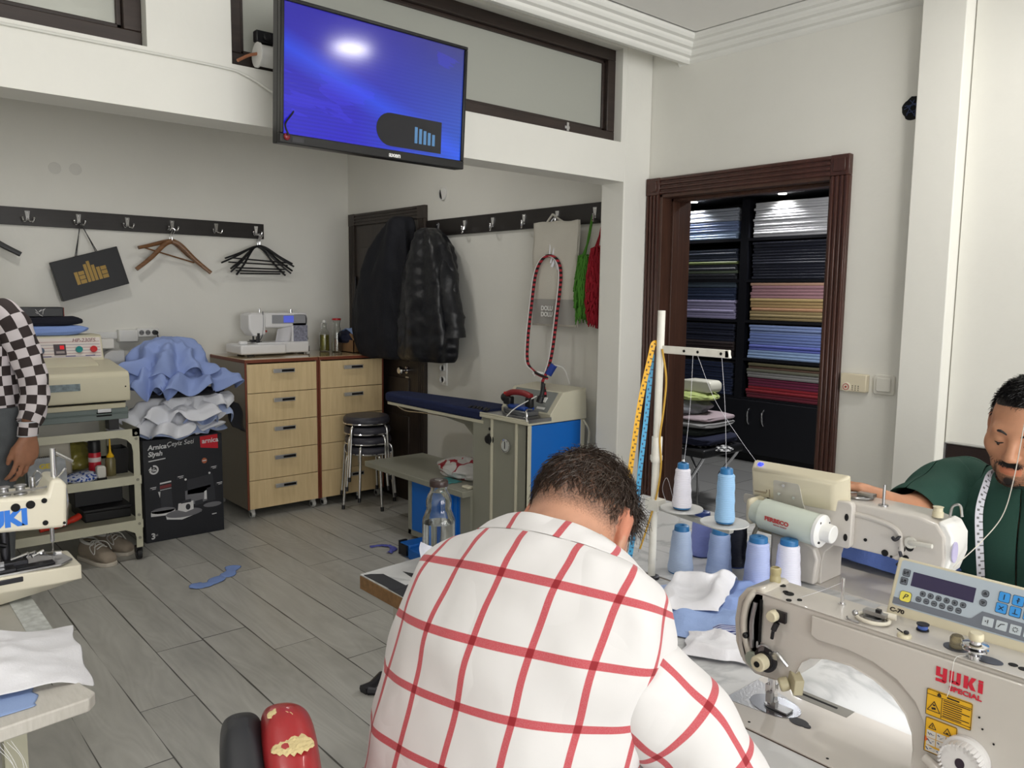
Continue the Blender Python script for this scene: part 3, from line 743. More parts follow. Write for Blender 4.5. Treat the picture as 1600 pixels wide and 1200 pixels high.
# ------------------------------------------------------------------ stacked stools
SEATV = mat('grey_vinyl', (62, 62, 72), .4, bump=.06, bs=60)
t0 = thing('stool', 'round dark grey stool on chrome legs, topmost of the stack by the chests', 'stool', (2.86, 4.86, .21), group=None, rz=.4)
b = B().lathe([(.0001, .385), (.145, .385), (.158, .392), (.163, .408), (.158, .43), (.148, .44), (.0001, .444)], n=40)
obj('seat', b, SEATV, t0, world=False)
obj('seat_rim', B().tube([(.161*math.cos(a*PI/20), .161*math.sin(a*PI/20), .392) for a in range(40)], .006, 8, closed=True), CHROME, t0, world=False)
for q in range(4):
    a = q*PI/2; d = V(math.cos(a), math.sin(a), 0)
    lg = obj('leg', B().tube(bez([d*.10+V(0, 0, .382), d*.15+V(0, 0, .38), d*.172+V(0, 0, .35), d*.178+V(0, 0, .25), d*.2+V(0, 0, .0)], 6), .0095, 10), CHROME, t0, world=False)
    obj('foot', B().cyl(d*.2+V(0, 0, 0), d*.198+V(0, 0, .03), .0115, n=10), DKSTEEL, lg, world=False)
for i, nm in ((1, 'second from the top'), (2, 'third from the top'), (3, 'lowest')):
    dup(t0, (2.86+.004*i, 4.86-.003*i, .21-.07*i), .4+.16*i*(-1)**i, 'round grey chrome-legged stool, %s in the stack by the chests' % nm)

# ------------------------------------------------------------------ ironing station
GRN = mat('grey_green_steel', (148, 148, 136), .45, var=.04, vs=3); CRM = mat('cream_steel', (206, 202, 182), .4); BLU = mat('blue_panel', (22, 110, 205), .4); NAVY = mat('navy_pad_cloth', (18, 30, 70), .9, bump=.3, bs=300)
t = thing('ironing_station', 'grey and blue steam ironing station with navy padded board by the alcove wall', 'ironing table', (2.86, 3.6, 0))
x0, x1, y0, y1 = 2.672, 3.08, 2.952, 3.41
b = B().box(x0+.006, x1-.006, y0+.02, y1, .02, .845)
obj('cabinet', b, GRN, t)
b = B()
for y in (y0, y0+.085, y0+.285): b.box(x0-.004, x0+.012, y, y+.014, .02, .845)
b.box(x0-.004, x0+.02, y0-.004, y0+.014, .02, .845).box(x1-.03, x1, y0-.004, y0+.014, .02, .845).box(x0, x1, y0-.004, y0+.014, .02, .05)
obj('cream_post', b, CRM, t, bevel=.002)
obj('side_panel', B().box(x0+.018, x1-.028, y0, y0+.018, .05, .84), BLU, t)
# tray and console
b = B().box(x0-.012, x1, y0-.01, 3.335, .845, .862).box(x0-.012, x0-.006, y0-.01, 3.335, .862, .872)
obj('tray', b, CRM, t, bevel=.003)
obj('tray_lining', B().box(x0-.005, 2.86, y0-.004, 3.33, .862, .866).box(x0-.008, 2.82, y0-.014, y0-.006, .857, .876), STEEL, t)
p = [(2.815, .862), (2.815, .888), (2.905, .998), (3.075, 1.012), (3.085, .845), (2.815, .845)]
con = obj('control_console', B().prism(p, 1, y0-.012, 3.335), CRM, t, bevel=.004)
u = V(.09, 0, .11).normalized(); nn = V(-.11, 0, .09).normalized()
o = V(2.821, y0+.02, .895)+nn*.0005
obj('console_plate', B().plate([(0, 0), (.33, 0), (.33, .125), (0, .125)], o, V(0, 1, 0), u, -.003), mat('console_grey', (128, 132, 130), .35), con)
obj('rocker_switch', B().plate([(.05, .055), (.085, .055), (.085, .085), (.05, .085)], o+nn*.003, V(0, 1, 0), u, -.006).plate([(.03, .012), (.09, .012), (.09, .025), (.03, .025)], o+nn*.003, V(0, 1, 0), u, -.002), WHITEP, con)
# dials on the cabinet front
obj('dial_knob', B().lathe([(.03, 0), (.03, .004), (.024, .006), (.022, .02), (.0001, .022)], (x0+.004, 3.262, .73), (-1, 0, 0), n=24), BLACKP, t)
pg = obj('pressure_gauge', B().lathe([(.036, 0), (.036, .012), (.03, .014), (.029, .01), (.0001, .01)], (x0+.004, 3.125, .715), (-1, 0, 0), n=28), CHROME, t)
obj('gauge_face', B().cyl((x0-.007, 3.125, .715), (x0-.009, 3.125, .715), .028, n=24), mat('gauge_white', (196, 198, 196), .4), pg)
obj('gauge_needle', B().box(x0-.0102, x0-.0092, 3.122, 3.128, .70, .738), BLACKP, pg)
obj('button', B().cyl((x0+.005, 3.257, .787), (x0-.004, 3.257, .787), .009, n=12), BLACKP, t)
# padded board
pts = []
outl = [(2.668, 3.335), (2.668, 4.28)]+[(2.668+.07-.07*math.cos(a), 4.28+.07*math.sin(a)) for a in [i*PI/10 for i in range(1, 6)]]+[(2.80, 4.335), (2.845, 4.28), (2.93, 3.7), (2.955, 3.335)]
obj('padded_board', B().prism(outl, 2, .822, .878), NAVY, t, bevel=.016, seg=3)
obj('board_plate', B().prism([(x+.008*(1 if x < 2.75 else -1), y-.012) for x, y in outl], 2, .806, .822), CRM, t)
obj('board_bracket', B().prism([(3.41, .806), (3.98, .806), (3.93, .79), (3.6, .76), (3.41, .64)], 0, 2.76, 2.80), GRN, t)
obj('board_rod', B().tube(bez([(2.69, 4.2, .806), (2.69, 4.1, .785), (2.69, 3.9, .795), (2.69, 3.6, .8)]), .004, 6), CHROME, t)
# shelf, lower cabinet
obj('shelf', B().box(2.605, 3.06, 3.41, 4.455, .385, .42), GRN, t, bevel=.004)
obj('lower_frame', B().box(2.66, 3.03, 4.0, 4.03, .03, .385).box(2.66, 2.69, 3.41, 3.5, .03, .385).box(2.66, 3.03, 3.41, 4.03, .03, .06), GRN, t)
obj('lower_panel', B().box(2.668, 3.02, 3.5, 4.0, .06, .383), BLU, t)
obj('panel_rib', B().box(2.66, 2.669, 3.535, 3.555, .06, .38).box(2.66, 2.669, 3.58, 3.6, .06, .38), BLU, t)
obj('foot_rail', B().box(2.45, 2.66, 3.70, 3.80, .0, .075).box(2.44, 2.66, 3.55, 3.70, .0, .06), mat('blue_pedal', (20, 96, 180), .45), t, bevel=.006)
obj('foot_cap', B().box(2.435, 2.452, 3.715, 3.785, .012, .07).box(2.45, 2.5, 3.798, 3.815, .0, .08), BLACKP, t)
obj('leg', B().box(2.9, 3.03, 3.43, 3.5, 0, .05).box(2.9, 3.03, 3.95, 4.02, 0, .05).box(2.7, 3.05, 2.97, 3.4, 0, .03), BLACKP, t)
obj('side_hose', B().tube(bez([(3.06, y0-.01, .84), (3.085, y0-.03, .78), (3.075, y0-.03, .7), (3.06, y0-.01, .64)]), .006, 8), CRM, t)
# steam iron
t = thing('steam_iron', 'steam iron with red and black handle standing on the ironing station tray', 'iron', (2.75, 3.12, .866), rz=0)
sole = [(2.695, 3.0), (2.80, 3.0), (2.805, 3.1), (2.785, 3.19), (2.75, 3.25), (2.715, 3.19), (2.695, 3.1)]
obj('soleplate', B().prism(sole, 2, .866, .878), STEEL, t, bevel=.002)
obj('iron_base', B().prism([(a*.9+.275, c*.94+.187) for a, c in sole], 2, .878, .905), mat('iron_grey', (122, 124, 128), .35, .6), t, bevel=.006)
obj('blue_cover', B().prism([(a*.72+.77, c*.72+.87) for a, c in sole], 2, .905, .926), mat('iron_blue', (26, 66, 150), .4), t, bevel=.006)
obj('handle_post', B().box(2.735, 2.765, 3.01, 3.055, .92, .975).box(2.732, 2.768, 3.17, 3.225, .92, .965), BLACKP, t, bevel=.008)
obj('red_grip', B().tube(bez([(2.75, 3.02, .98), (2.75, 3.08, .992), (2.75, 3.16, .99), (2.75, 3.21, .975)]), .016, 14), mat('grip_red', (136, 36, 40), .45), t)
obj('handle_nose', B().ell((2.75, 3.225, .955), (.022, .03, .026), 14, 8), BLACKP, t)
obj('red_trigger', B().box(2.735, 2.765, 3.19, 3.225, .972, .988), mat('trigger_red', (196, 38, 36), .4), t, bevel=.004)
obj('rest_hook', B().tube(bez([(2.66, y0+.0, .866), (2.66, y0, .9), (2.665, y0+.01, .918), (2.70, y0+.03, .922), (2.74, y0+.05, .915)], 5), .0045, 8), CHROME, t)
obj('white_wire', B().tube(bez([(2.67, 3.12, .873), (2.70, 3.08, .92), (2.76, 2.99, .985)]), .003, 6), WHITEP, t)
obj('cable_spring', B().tube(bez([(2.78, 2.99, .95), (2.80, 2.99, 1.0), (2.815, 3.0, 1.045)]), [.018]*8+[.012]*17, 10), BLACKP, t)
b = B()
for k in range(9): b.obox((2.69+.03*random.random(), 3.31+.018*k, .882), (.012, .004, .004), (-.003, .006, 0), (0, 0, .003))
tag(obj('chain', b, DKSTEEL), 'small dark metal chain lying on the navy ironing board', 'chain')
# steam hose loop hanging from the rack hook
STR = NT('red_black_striped_cord', .8)
STR.link(STR.mix(STR.math('GREATER_THAN', STR.n('TexWave', {'Vector': STR.n('TexCoord').outputs['Object'], 'Scale': 12., 'Distortion': .6}, bands_direction='Z').outputs['Fac'], .5), lin((26, 18, 22)), lin((176, 44, 56))), 'Base Color')
t = thing('steam_hose', 'looped red and black striped iron cord with white hose hanging from the rack', 'iron cord', (3.09, 3.24, 1.05))
lp = [(2.86, 3.02, 1.07), (2.98, 3.24, 1.075), (3.03, 3.36, 1.12), (3.06, 3.395, 1.25), (3.08, 3.39, 1.45), (3.09, 3.37, 1.62), (3.09, 3.32, 1.70), (3.09, 3.26, 1.722), (3.09, 3.19, 1.69), (3.09, 3.165, 1.60), (3.08, 3.18, 1.4), (3.06, 3.19, 1.2), (3.04, 3.2, 1.1), (2.98, 3.18, 1.03), (2.9, 3.08, 1.0), (2.86, 3.02, .93), (2.855, 3.0, .88)]
obj('striped_cord', B().tube(bez(lp, 10), .0085, 10), STR.m, t)
wl = [(a-.004, c+.012, d) for a, c, d in lp[1:14]]
obj('white_hose', B().tube(bez(wl, 10), .004, 8), WHITEP, t)
obj('hanging_string', B().tube(bez([(3.09, 3.26, 1.722), (3.105, 3.27, 1.8), (3.11, 3.275, 1.90), (3.112, 3.25, 1.93)]), .004, 6).tube(bez([(3.09, 3.25, 1.68), (3.105, 3.235, 1.78), (3.11, 3.24, 1.90)]), .0045, 6).tube(bez([(3.09, 3.24, 1.66), (3.1, 3.22, 1.7), (3.1, 3.20, 1.64)]), .008, 6), WCLOTH, t)
obj('blue_tape_joint', B().tube([(3.03, 3.19, 1.065), (3.05, 3.165, 1.12)], .02, 12).tube(bez([(3.03, 3.22, 1.06), (2.99, 3.24, 1.07), (2.97, 3.25, 1.06)]), .013, 8, m=1), [mat('tape_blue', (30, 60, 150), .45), WHITEP], t)
obj('white_tube', B().tube(bez([(3.05, 3.17, 1.12), (3.08, 3.12, 1.1), (3.09, 3.08, 1.02)]), .004, 6), WHITEP, t)
# things on the shelf
PLB = NT('printed_carrier_bag', .3); PLB.b.inputs['Transmission Weight'].default_value = .15
PLB.link(PLB.mix(PLB.math('GREATER_THAN', PLB.n('TexVoronoi', {'Vector': PLB.n('TexCoord').outputs['Object'], 'Scale': 16.}).outputs['Distance'], .70), lin((226, 224, 224)), lin((176, 40, 60))), 'Base Color')
lump('carrier_bag', (2.86, 3.72, .455), (.1, .19, .06), PLB.m, 'crumpled white carrier bag with red print on the ironing station shelf', 'plastic bag', 1.7, .35, 5.)
tag(obj('soap_block', B().box(2.66, 2.70, 3.43, 3.49, .421, .435), mat('soap', (214, 210, 190), .6), bevel=.004), 'small pale chalk block at the near end of the ironing station shelf', 'chalk')
tag(obj('paint_rag', B().grid(lambda u, v: V(2.66+.09*u, 3.6+.14*v, .423+.006*noise.noise(V(u*3, v*3, 0))), 8, 8), mat('teal_rag', (70, 138, 140), .8), solid=.002), 'flat teal cloth scrap on the ironing station shelf', 'fabric scrap')
# ------------------------------------------------------------------ hanging clothes
NAVJ = mat('navy_jacket_cloth', (12, 14, 24), .8, bump=.2, bs=120); PUF = mat('black_puffer_nylon', (20, 21, 26), .4, bump=.3, bs=34)
def jacket(name, label, m, X, rows, sleeves, seed, extra=None):
    t = thing(name, label, 'jacket', (X, rows[0][0], rows[-1][3]))
    KF, KZ = (.014, .5) if m is NAVJ else (.013, 2.2)
    secs = [((X-d*.3, y, z), (0, w, 0), (d, 0, 0), .85) for y, w, d, z in rows]
    b = B(); 
    def dp(p, n, u, a): return n*(.014*math.sin(a*7+seed+3*u)*min(1, u*3)+.018*ridge((p.x*2+seed, p.y*2.2, p.z*.9), 2.2, 3)+KF*ridge((p.x+seed, p.y*1.6, p.z*(.8 if KZ < 1 else KZ)), 6., 3))
    loft(b, resec(secs, 60), 72, 0, dp)
    obj('jacket_body', b, m, t, sub=1)
    for sl in sleeves:
        pts = bez(sl[0], 8); k = len(pts)
        b = B(); secs = [(p, (0, sl[1]*(1-.25*i/k), 0), (sl[1]*.8, 0, .0), 1.) for i, p in enumerate(pts)]
        loft(b, secs, 24, 0, lambda p, n, u, a: n*(.012*ridge((p.x, p.y, p.z*2+seed), 3.5, 2)+.008*ridge((p.x, p.y*.6, p.z*1.5+seed), 11., 2)))
        obj('sleeve', b, m, t)
    if extra: extra(t)
    return t
def j1(t):
    obj('collar', B().tube(bez([(3.0, 4.60, 1.93), (2.985, 4.66, 1.985), (3.0, 4.74, 1.94)]), .03, 10), NAVJ, t)
jacket('navy_jacket', 'long dark navy jacket hanging on the interior door', NAVJ, 3.035, [(4.65, .02, .02, 2.02), (4.66, .07, .05, 1.98), (4.71, .14, .07, 1.9), (4.77, .22, .085, 1.78), (4.82, .29, .095, 1.6), (4.86, .33, .1, 1.38), (4.86, .33, .1, 1.2), (4.84, .28, .09, 1.08), (4.82, .2, .07, 1.05)],
       [([(3.05, 4.92, 1.78), (3.04, 5.1, 1.6), (3.03, 5.17, 1.4), (3.03, 5.15, 1.2)], .075)], 1.3, j1)
def j2(t):
    b = B()
    for k in range(5): b.ell((2.955, 4.35-.045*k, 1.085), (.006, .006, .006), 8, 6)
    obj('snap_buttons', b, CHROME, t)
    obj('zip', B().tube(bez([(2.98, 4.45, 1.8), (2.95, 4.47, 1.6), (2.945, 4.48, 1.3), (2.95, 4.47, 1.15)]), .004, 6), DKSTEEL, t)
    obj('badge', B().box(2.985, 2.992, 4.09, 4.12, 1.24, 1.265), mat('badge_grey', (120, 122, 130), .5), t)
jacket('puffer_jacket', 'shorter black nylon jacket hanging from the first hook beside the door', PUF, 3.05, [(4.36, .02, .02, 1.93), (4.34, .07, .05, 1.9), (4.31, .13, .08, 1.8), (4.31, .19, .1, 1.65), (4.32, .225, .11, 1.45), (4.33, .25, .11, 1.28), (4.34, .24, .1, 1.12), (4.35, .2, .08, 1.06)],
       [([(3.03, 4.24, 1.82), (3.02, 4.17, 1.7), (3.02, 4.12, 1.5), (3.03, 4.08, 1.34), (3.03, 4.07, 1.23)], .075)], 4.2, j2)
# tote bag and dusters
TOTE = mat('canvas_tote', (206, 202, 192), .85, bump=.2, bs=220); TOTEB = mat('grey_print_band', (164, 162, 158), .85)
t = thing('tote_bag', 'off-white canvas tote bag with grey printed band hanging from the right rack', 'tote bag', (3.13, 3.24, 1.33))
def tf(dx): return lambda u, v: V(3.125-dx-.012*math.sin(PI*u)*math.sin(PI*v)-.006*noise.noise(V(u*3, v*4, dx*50)), 3.415-.355*u+.01*noise.noise(V(u*2, v*5, 2)), 1.33+.58*v+.012*noise.noise(V(u*3, 0, 5))*v)
b = B().grid(tf(.0), 20, 28).grid(tf(.016), 20, 28)
o = obj('bag_panel', b, TOTE, t, solid=.002)
b = B().grid(lambda u, v: tf(.0165)(u, .02+.24*v)+V(-.003, 0, 0), 20, 10)
obj('grey_band', b, TOTEB, t)
wt = mat('print_white', (236, 236, 234), .7)
for s, z in (('DOLU', 1.418), ('DOLU', 1.384)): text(s, .036, wt, t, (3.088, 3.32, z), (0, -1, 0), (0, 0, 1), sx=.95, bold=.001)
obj('strap', B().tube(bez([(3.115, 3.33, 1.89), (3.125, 3.29, 1.94), (3.12, 3.268, 1.95), (3.125, 3.24, 1.93), (3.115, 3.15, 1.89)]), .006, 6), TOTE, t)
def duster(label, m, y, z0, z1, r, X, seed):
    t = thing('duster', label, 'duster', (X, y, z0))
    b = B()
    for i in range(420):
        v = random.random(); a = random.random()*2*PI; zz = z0+.03+(z1-z0-.03)*v
        rr = r*(.55+.45*math.sin(PI*min(1, v*1.02+.06)))*.8
        d = V(math.cos(a)*.7, math.sin(a), 0); p = V(X, y, zz)+d*rr
        L = .035+.02*random.random()
        b.tube([p-d*.012, p+d*.012+V(0, 0, -.008), p+d*.016+V(0, random.uniform(-.01, .01), -L)], [.005, .0055, .003], 5)
    b.ell((X, y, (z0+z1)/2), (r*.6, r*.85, (z1-z0)/2), 14, 12)
    obj('microfibre_strands', b, m, t)
    obj('hanging_loop', B().tube(bez([(X, y, z1-.01), (X+.01, y-.01, z1+.08), (X+.02, y-.03, 1.925), (X+.01, y-.015, z1+.08), (X-.005, y+.012, z1-.01)]), .006, 6), m, t)
duster('fluffy green duster hanging from the last hook of the right rack', mat('duster_green', (74, 132, 44), .9), 2.995, 1.37, 1.72, .058, 3.10, 1)
duster('fluffy red duster hanging in front of the green one', mat('duster_red', (158, 26, 44), .9), 2.895, 1.345, 1.76, .064, 3.09, 2)
# ------------------------------------------------------------------ rolling cart and fusing press
CREAM = mat('cream_enamel', (206, 200, 176), .42, var=.03, vs=3); CART = mat('cart_enamel', (190, 188, 168), .45, var=.05, vs=5)
GREYG = mat('grey_green_enamel', (112, 124, 122), .45, var=.06, vs=4)
t = thing('rolling_cart', 'cream steel rolling cart carrying the fusing press by the back wall', 'cart', (.80, 4.96, 0))
xa, xb, ya, yb = .33, 1.288, 4.62, 5.32
b = B()
for x, y in ((xa, ya), (xb, ya), (xa, yb), (xb, yb)):
    sx = 1 if x == xa else -1; s_ = 1 if y == ya else -1
    p = B().box(min(x, x+sx*.038), max(x, x+sx*.038), min(y, y+s_*.004), max(y, y+s_*.004), .075, .745).box(min(x, x+sx*.004), max(x, x+sx*.004), min(y, y+s_*.038), max(y, y+s_*.038), .075, .745)
    po = obj('post', p, CART, t)
    if y == ya:
        q = B()
        for z in (.13, .21, .26, .46, .69, .72): q.cyl((x+sx*.02, y-.004, z), (x+sx*.02, y, z), .008, n=10)
        obj('bolt', q, mat('bolt_grey', (140, 138, 126), .5, .3), po)
obj('top_rail', B().box(xa, xb, ya, ya+.004, .703, .745).box(xa, xb, yb-.004, yb, .703, .745).box(xa, xa+.004, ya, yb, .703, .745).box(xb-.004, xb, ya, yb, .703, .745).prism([(xb-.12, .705), (xb-.035, .705), (xb-.035, .60), (xb-.045, .66), (xb-.07, .69)], 1, ya-.002, ya+.002), CART, t)
for z in (.45, .2):
    obj('shelf', B().box(xa+.004, xb-.004, ya+.004, yb-.004, z+.012, z+.016).box(xa, xb, ya-.002, ya+.004, z-.015, z+.032).box(xa, xb, yb-.004, yb, z-.01, z+.03), CART, t)
obj('corner_gusset', B().prism([(xb-.10, .19), (xb-.03, .19), (xb-.03, .10), (xb-.045, .16)], 1, ya-.003, ya+.001), CART, t)
for x in (xa+.03, xb-.022):
    for y in (ya+.03, yb-.03):
        c = obj('caster', B().cyl((x-.012, y, .033), (x+.012, y, .033), .033, n=20).box(x-.018, x+.018, y-.014, y+.014, .04, .078), BLACKP, t)
        obj('hub', B().cyl((x-.015, y, .033), (x+.015, y, .033), .012, n=12), DKSTEEL, c)
t = thing('fusing_press', 'beige fusing press with button panel on the rolling cart', 'fusing press', (.78, 4.98, .745))
x0, x1 = .30, 1.245
obj('base', B().box(x0, x1, 4.66, 5.28, .80, .866).box(x0, x1, 4.652, 4.66, .83, .838), GREYG, t, bevel=.004)
obj('foot', B().box(x0+.05, x0+.1, 4.7, 4.75, .745, .80).box(x1-.1, x1-.05, 4.66, 4.74, .745, .80).box(x0+.05, x1-.05, 5.2, 5.25, .745, .80), BLACKP, t)
obj('lower_lip', B().prism([(4.63, .866), (5.28, .866), (5.28, .9), (4.625, .893)], 0, x0, x1-.02), CREAM, t, bevel=.003)
obj('dark_slot', B().box(x0, x1-.01, 4.66, 5.2, .893, .908), DARK, t)
obj('front_hood', B().prism([(4.605, .906), (4.60, .93), (4.605, 1.045), (4.625, 1.066), (4.98, 1.105), (5.28, 1.11), (5.28, .906)], 0, x0, x1), CREAM, t, bevel=.008, seg=3)
obj('hood_step', B().prism([(4.80, 1.085), (4.83, 1.10), (5.0, 1.125), (5.0, 1.09)], 0, x0, x1-.10), CREAM, t, bevel=.004)
obj('latch', B().box(1.09, 1.155, 4.648, 4.662, .845, .868, 0).box(1.085, 1.16, 4.6555, 4.661, .822, .846, 1), [STEEL, DARK], t)
obj('name_plate', B().box(.80, 1.0, 4.599, 4.603, .975, 1.012), mat('worn_blue_plate', (120, 134, 140), .5, var=.4, vs=40), t)
obj('rivet', B().cyl((1.22, 4.597, .985), (1.22, 4.60, .985), .004, n=8), DARK, t)
ph = obj('control_housing', B().prism([(4.985, 1.10), (5.03, 1.235), (5.05, 1.245), (5.24, 1.245), (5.24, 1.1)], 0, x0, 1.215), CREAM, t, bevel=.004)
o = V(x0, 4.985, 1.10); ux = V(1, 0, 0); uy = V(0, .045, .135).normalized(); fn = V(0, -.135, .045).normalized()
b = B()
def st(z0, z1, xa_=.02, xb_=.905, m=0): b.plate([(xa_, z0), (xb_, z0), (xb_, z1), (xa_, z1)], o+fn*.0008, ux, uy, .0006, m)
st(.018, .137, m=0)
for k in range(5): b.plate([(.03, .045+k*.017), (.9, .045+k*.017), (.9, .047+k*.017), (.03, .047+k*.017)], o+fn*.0016, ux, uy, .0005, 1+k % 2)
for xx in (.72, .82, .60, .91): b.plate([(xx, .03), (xx+.05, .03), (xx+.05, .034), (xx, .034)], o+fn*.0016, ux, uy, .0005, 2) if xx < .9 else None
b.plate([(.05, .028), (.9, .028), (.9, .030), (.05, .030)], o+fn*.0014, ux, uy, .0005, 2)
obj('control_panel', b, [mat('panel_cream', (214, 206, 202), .45), mat('panel_line_red', (150, 84, 92), .5), mat('panel_line_blue', (96, 92, 130), .5)], ph)
text('HP-230FS', .030, mat('print_maroon', (110, 50, 56), .5), ph, o+ux*.76+uy*.112+fn*.0022, ux, uy, shear=.25, sx=1.0)
def on_panel(a, c): return o+ux*a+uy*c
g = B().lathe([(.018, 0), (.018, .016), (.0001, .018)], on_panel(.79, .066), fn, n=18)
obj('green_button', g, mat('button_teal', (24, 128, 128), .3), ph)
obj('red_button', B().lathe([(.018, 0), (.018, .016), (.0001, .018)], on_panel(.865, .066), fn, n=18), mat('button_press_red', (190, 44, 48), .3), ph)
obj('rotary_knob', B().lathe([(.019, 0), (.016, .02), (.0001, .021)], on_panel(.60, .064), fn, n=18), mat('knob_slate', (74, 90, 112), .4), ph)
obj('timer_display', B().plate([(.665, .038), (.725, .038), (.725, .1), (.665, .1)], on_panel(0, 0)+fn*.0016, ux, uy, .004).plate([(.674, .047), (.716, .047), (.716, .06), (.674, .06)], on_panel(0, 0)+fn*.0062, ux, uy, .0012, 1).plate([(.695, .07), (.716, .07), (.716, .092), (.695, .092)], on_panel(0, 0)+fn*.0062, ux, uy, .0012, 2),
    [mat('display_grey', (74, 66, 72), .4), mat('digit_grey', (150, 140, 140), .4), mat('digit_red', (200, 30, 40), .4, emit=.4)], ph)
obj('side_cover', B().prism([(1.215, .92), (1.34, .92), (1.34, 1.15), (1.27, 1.15), (1.235, 1.13), (1.215, 1.09)], 1, 5.04, 5.24), mat('grey_side_cover', (166, 166, 166), .4, .2), t, bevel=.004)
obj('connector', B().box(1.215, 1.30, 5.10, 5.2, 1.16, 1.215), mat('connector_white', (206, 204, 200), .5), t, bevel=.003)
# folded garments on the press
def foldpack(name, label, cat, c, sx, sy_, sz, m, seed, rz=0.):
    b = B()
    def fn(d): return 1+.05*ridge((d.x*1.4+seed, d.y*1.4, d.z*3), 1.1, 3)
    b.ell((0, 0, 0), (1, 1, 1), 44, 20)
    R = Matrix.Rotation(rz, 3, 'Z'); out = []
    for x, y, z in b.v:
        d = Vector((x, y, z)); f = fn(d)
        p = Vector((sq(x, .35)*sx*(1+.06*math.sin(z*5+seed)), sq(y, .35)*sy_, sq(z, .6)*sz))*f
        p.z += .25*sz*noise.noise((p.x*9+seed, p.y*9, 0)); out.append(tuple(R @ p+Vector(c)))
    b.v = out
    return tag(obj(name, b, m, sub=1), label, cat)
foldpack('folded_shirt', 'light blue folded shirt on the press, bottom of the garment stack', 'garment', (.94, 5.13, 1.272), .20, .10, .027, BLCLOTH, 1.)
foldpack('folded_trousers', 'black-navy folded garment in the middle of the stack on the press', 'garment', (.93, 5.13, 1.322), .19, .09, .026, mat('midnight_cloth', (18, 20, 34), .85), 2.)
t = thing('garment_box', 'flat black packet with white line drawing, topmost on the press', 'packet', (.86, 5.13, 1.346))
obj('packet_body', B().box(.70, 1.035, 5.06, 5.2, 1.347, 1.402), mat('packet_black', (24, 26, 30), .4), t, bevel=.006)
obj('red_end', B().box(1.033, 1.0375, 5.062, 5.198, 1.35, 1.4), mat('packet_red_edge', (110, 44, 36), .5), t)
b = B()
L = [((.895, 1.39), (.915, 1.36)), ((.915, 1.36), (.93, 1.352)), ((.895, 1.376), (.905, 1.366)), ((.925, 1.39), (.912, 1.377)), ((.912, 1.377), (.945, 1.394)), ((.94, 1.393), (.932, 1.378)), ((.932, 1.378), (.930, 1.362))]
for (a, c), (d, e) in L: b.tube([(a, 5.0595, c), (d, 5.0595, e)], .0012, 5)
obj('white_line_drawing', b, mat('line_white', (220, 220, 222), .5), t)
# things on the cart shelves
def can(label, x, y, z): 
    t = thing('spray_can', label, 'spray can', (x, y, z))
    obj('can_body', B().lathe([(.0001, 0), (.031, 0), (.032, .004), (.032, .13), (.028, .142), (.0001, .142)], (x, y, z), n=28), mat('can_red', (186, 26, 44), .35), t)
    obj('label_band', B().lathe([(.0323, .088), (.0323, .113)], (x, y, z), n=28, caps=False), mat('can_white', (214, 200, 200), .4), t)
    obj('can_cap', B().lathe([(.0001, .14), (.031, .14), (.032, .145), (.032, .2), (.028, .206), (.0001, .207)], (x, y, z), n=28), BLACKP, t)
can('red spray can with black cap on the middle cart shelf', 1.098, 4.80, .466)
t = thing('oil_bottle', 'bottle of yellow oil with a long yellow nozzle on the middle cart shelf', 'bottle', (1.175, 4.79, .466))
obj('bottle_body', B().lathe([(.0001, 0), (.026, 0), (.027, .004), (.027, .09), (.02, .104), (.0001, .105)], (1.175, 4.79, .466), n=22), mat('oil_bottle_amber', (150, 140, 96), .25, trans=.4), t)
obj('yellow_nozzle', B().lathe([(.0001, .1), (.018, .1), (.02, .112), (.01, .125), (.006, .14), (.003, .22), (.0001, .221)], (1.175, 4.79, .466), n=18), mat('nozzle_yellow', (236, 186, 20), .4), t)
t = thing('grease_pot', 'small white flask with black foot in front of the red spray can', 'bottle', (1.10, 4.70, .466))
obj('flask', B().prism(rrect(.046, .068, .014, 4, 1.103, .512), 1, 4.68, 4.725), mat('flask_white', (204, 202, 196), .4), t, bevel=.006)
obj('flask_foot', B().box(1.082, 1.127, 4.676, 4.73, .466, .482), BLACKP, t)
t = thing('storage_bin', 'black plastic bin at the right end of the middle cart shelf', 'bin', (1.235, 4.86, .466))
obj('bin_body', B().rings([[(1.235+sx*w, 4.87+s2*w2_, z) for sx, s2 in ((-1, -1), (1, -1), (1, 1), (-1, 1))] for w, w2_, z in ((.034, .06, .466), (.04, .07, .61), (.036, .066, .61), (.032, .058, .475))]), BLACKP, t)
t = thing('desk_calendar', 'grey desk calendar for 2026 with yellow letters on the middle cart shelf', 'calendar', (.855, 4.72, .466))
obj('calendar_board', B().prism([(4.70, .466), (4.712, .466), (4.752, .615), (4.74, .615)], 0, .76, .94).prism([(4.80, .466), (4.81, .466), (4.752, .615), (4.742, .615)], 0, .76, .94), mat('calendar_grey', (164, 168, 174), .5, var=.2, vs=22), t)
ux = V(1, 0, 0); uy = V(0, .04, .149).normalized()
text('GEC', .034, mat('print_yellow', (214, 190, 40), .5), t, V(.815, 4.70, .466)+uy*.098+V(0, -.0015, 0), ux, uy, sx=1.2, bold=.0016)
text('2026', .034, mat('print_grey', (96, 98, 104), .5), t, V(.822, 4.70, .466)+uy*.05+V(0, -.0015, 0), ux, uy, bold=-.0004)
b = B()
for k in range(18): b.tube([(.77+.0095*k+.006*math.cos(a), 4.746, .614+.008*math.sin(a)) for a in [i*PI/4 for i in range(8)]], .0012, 5, closed=True)
obj('spiral_binding', b, DKSTEEL, t)
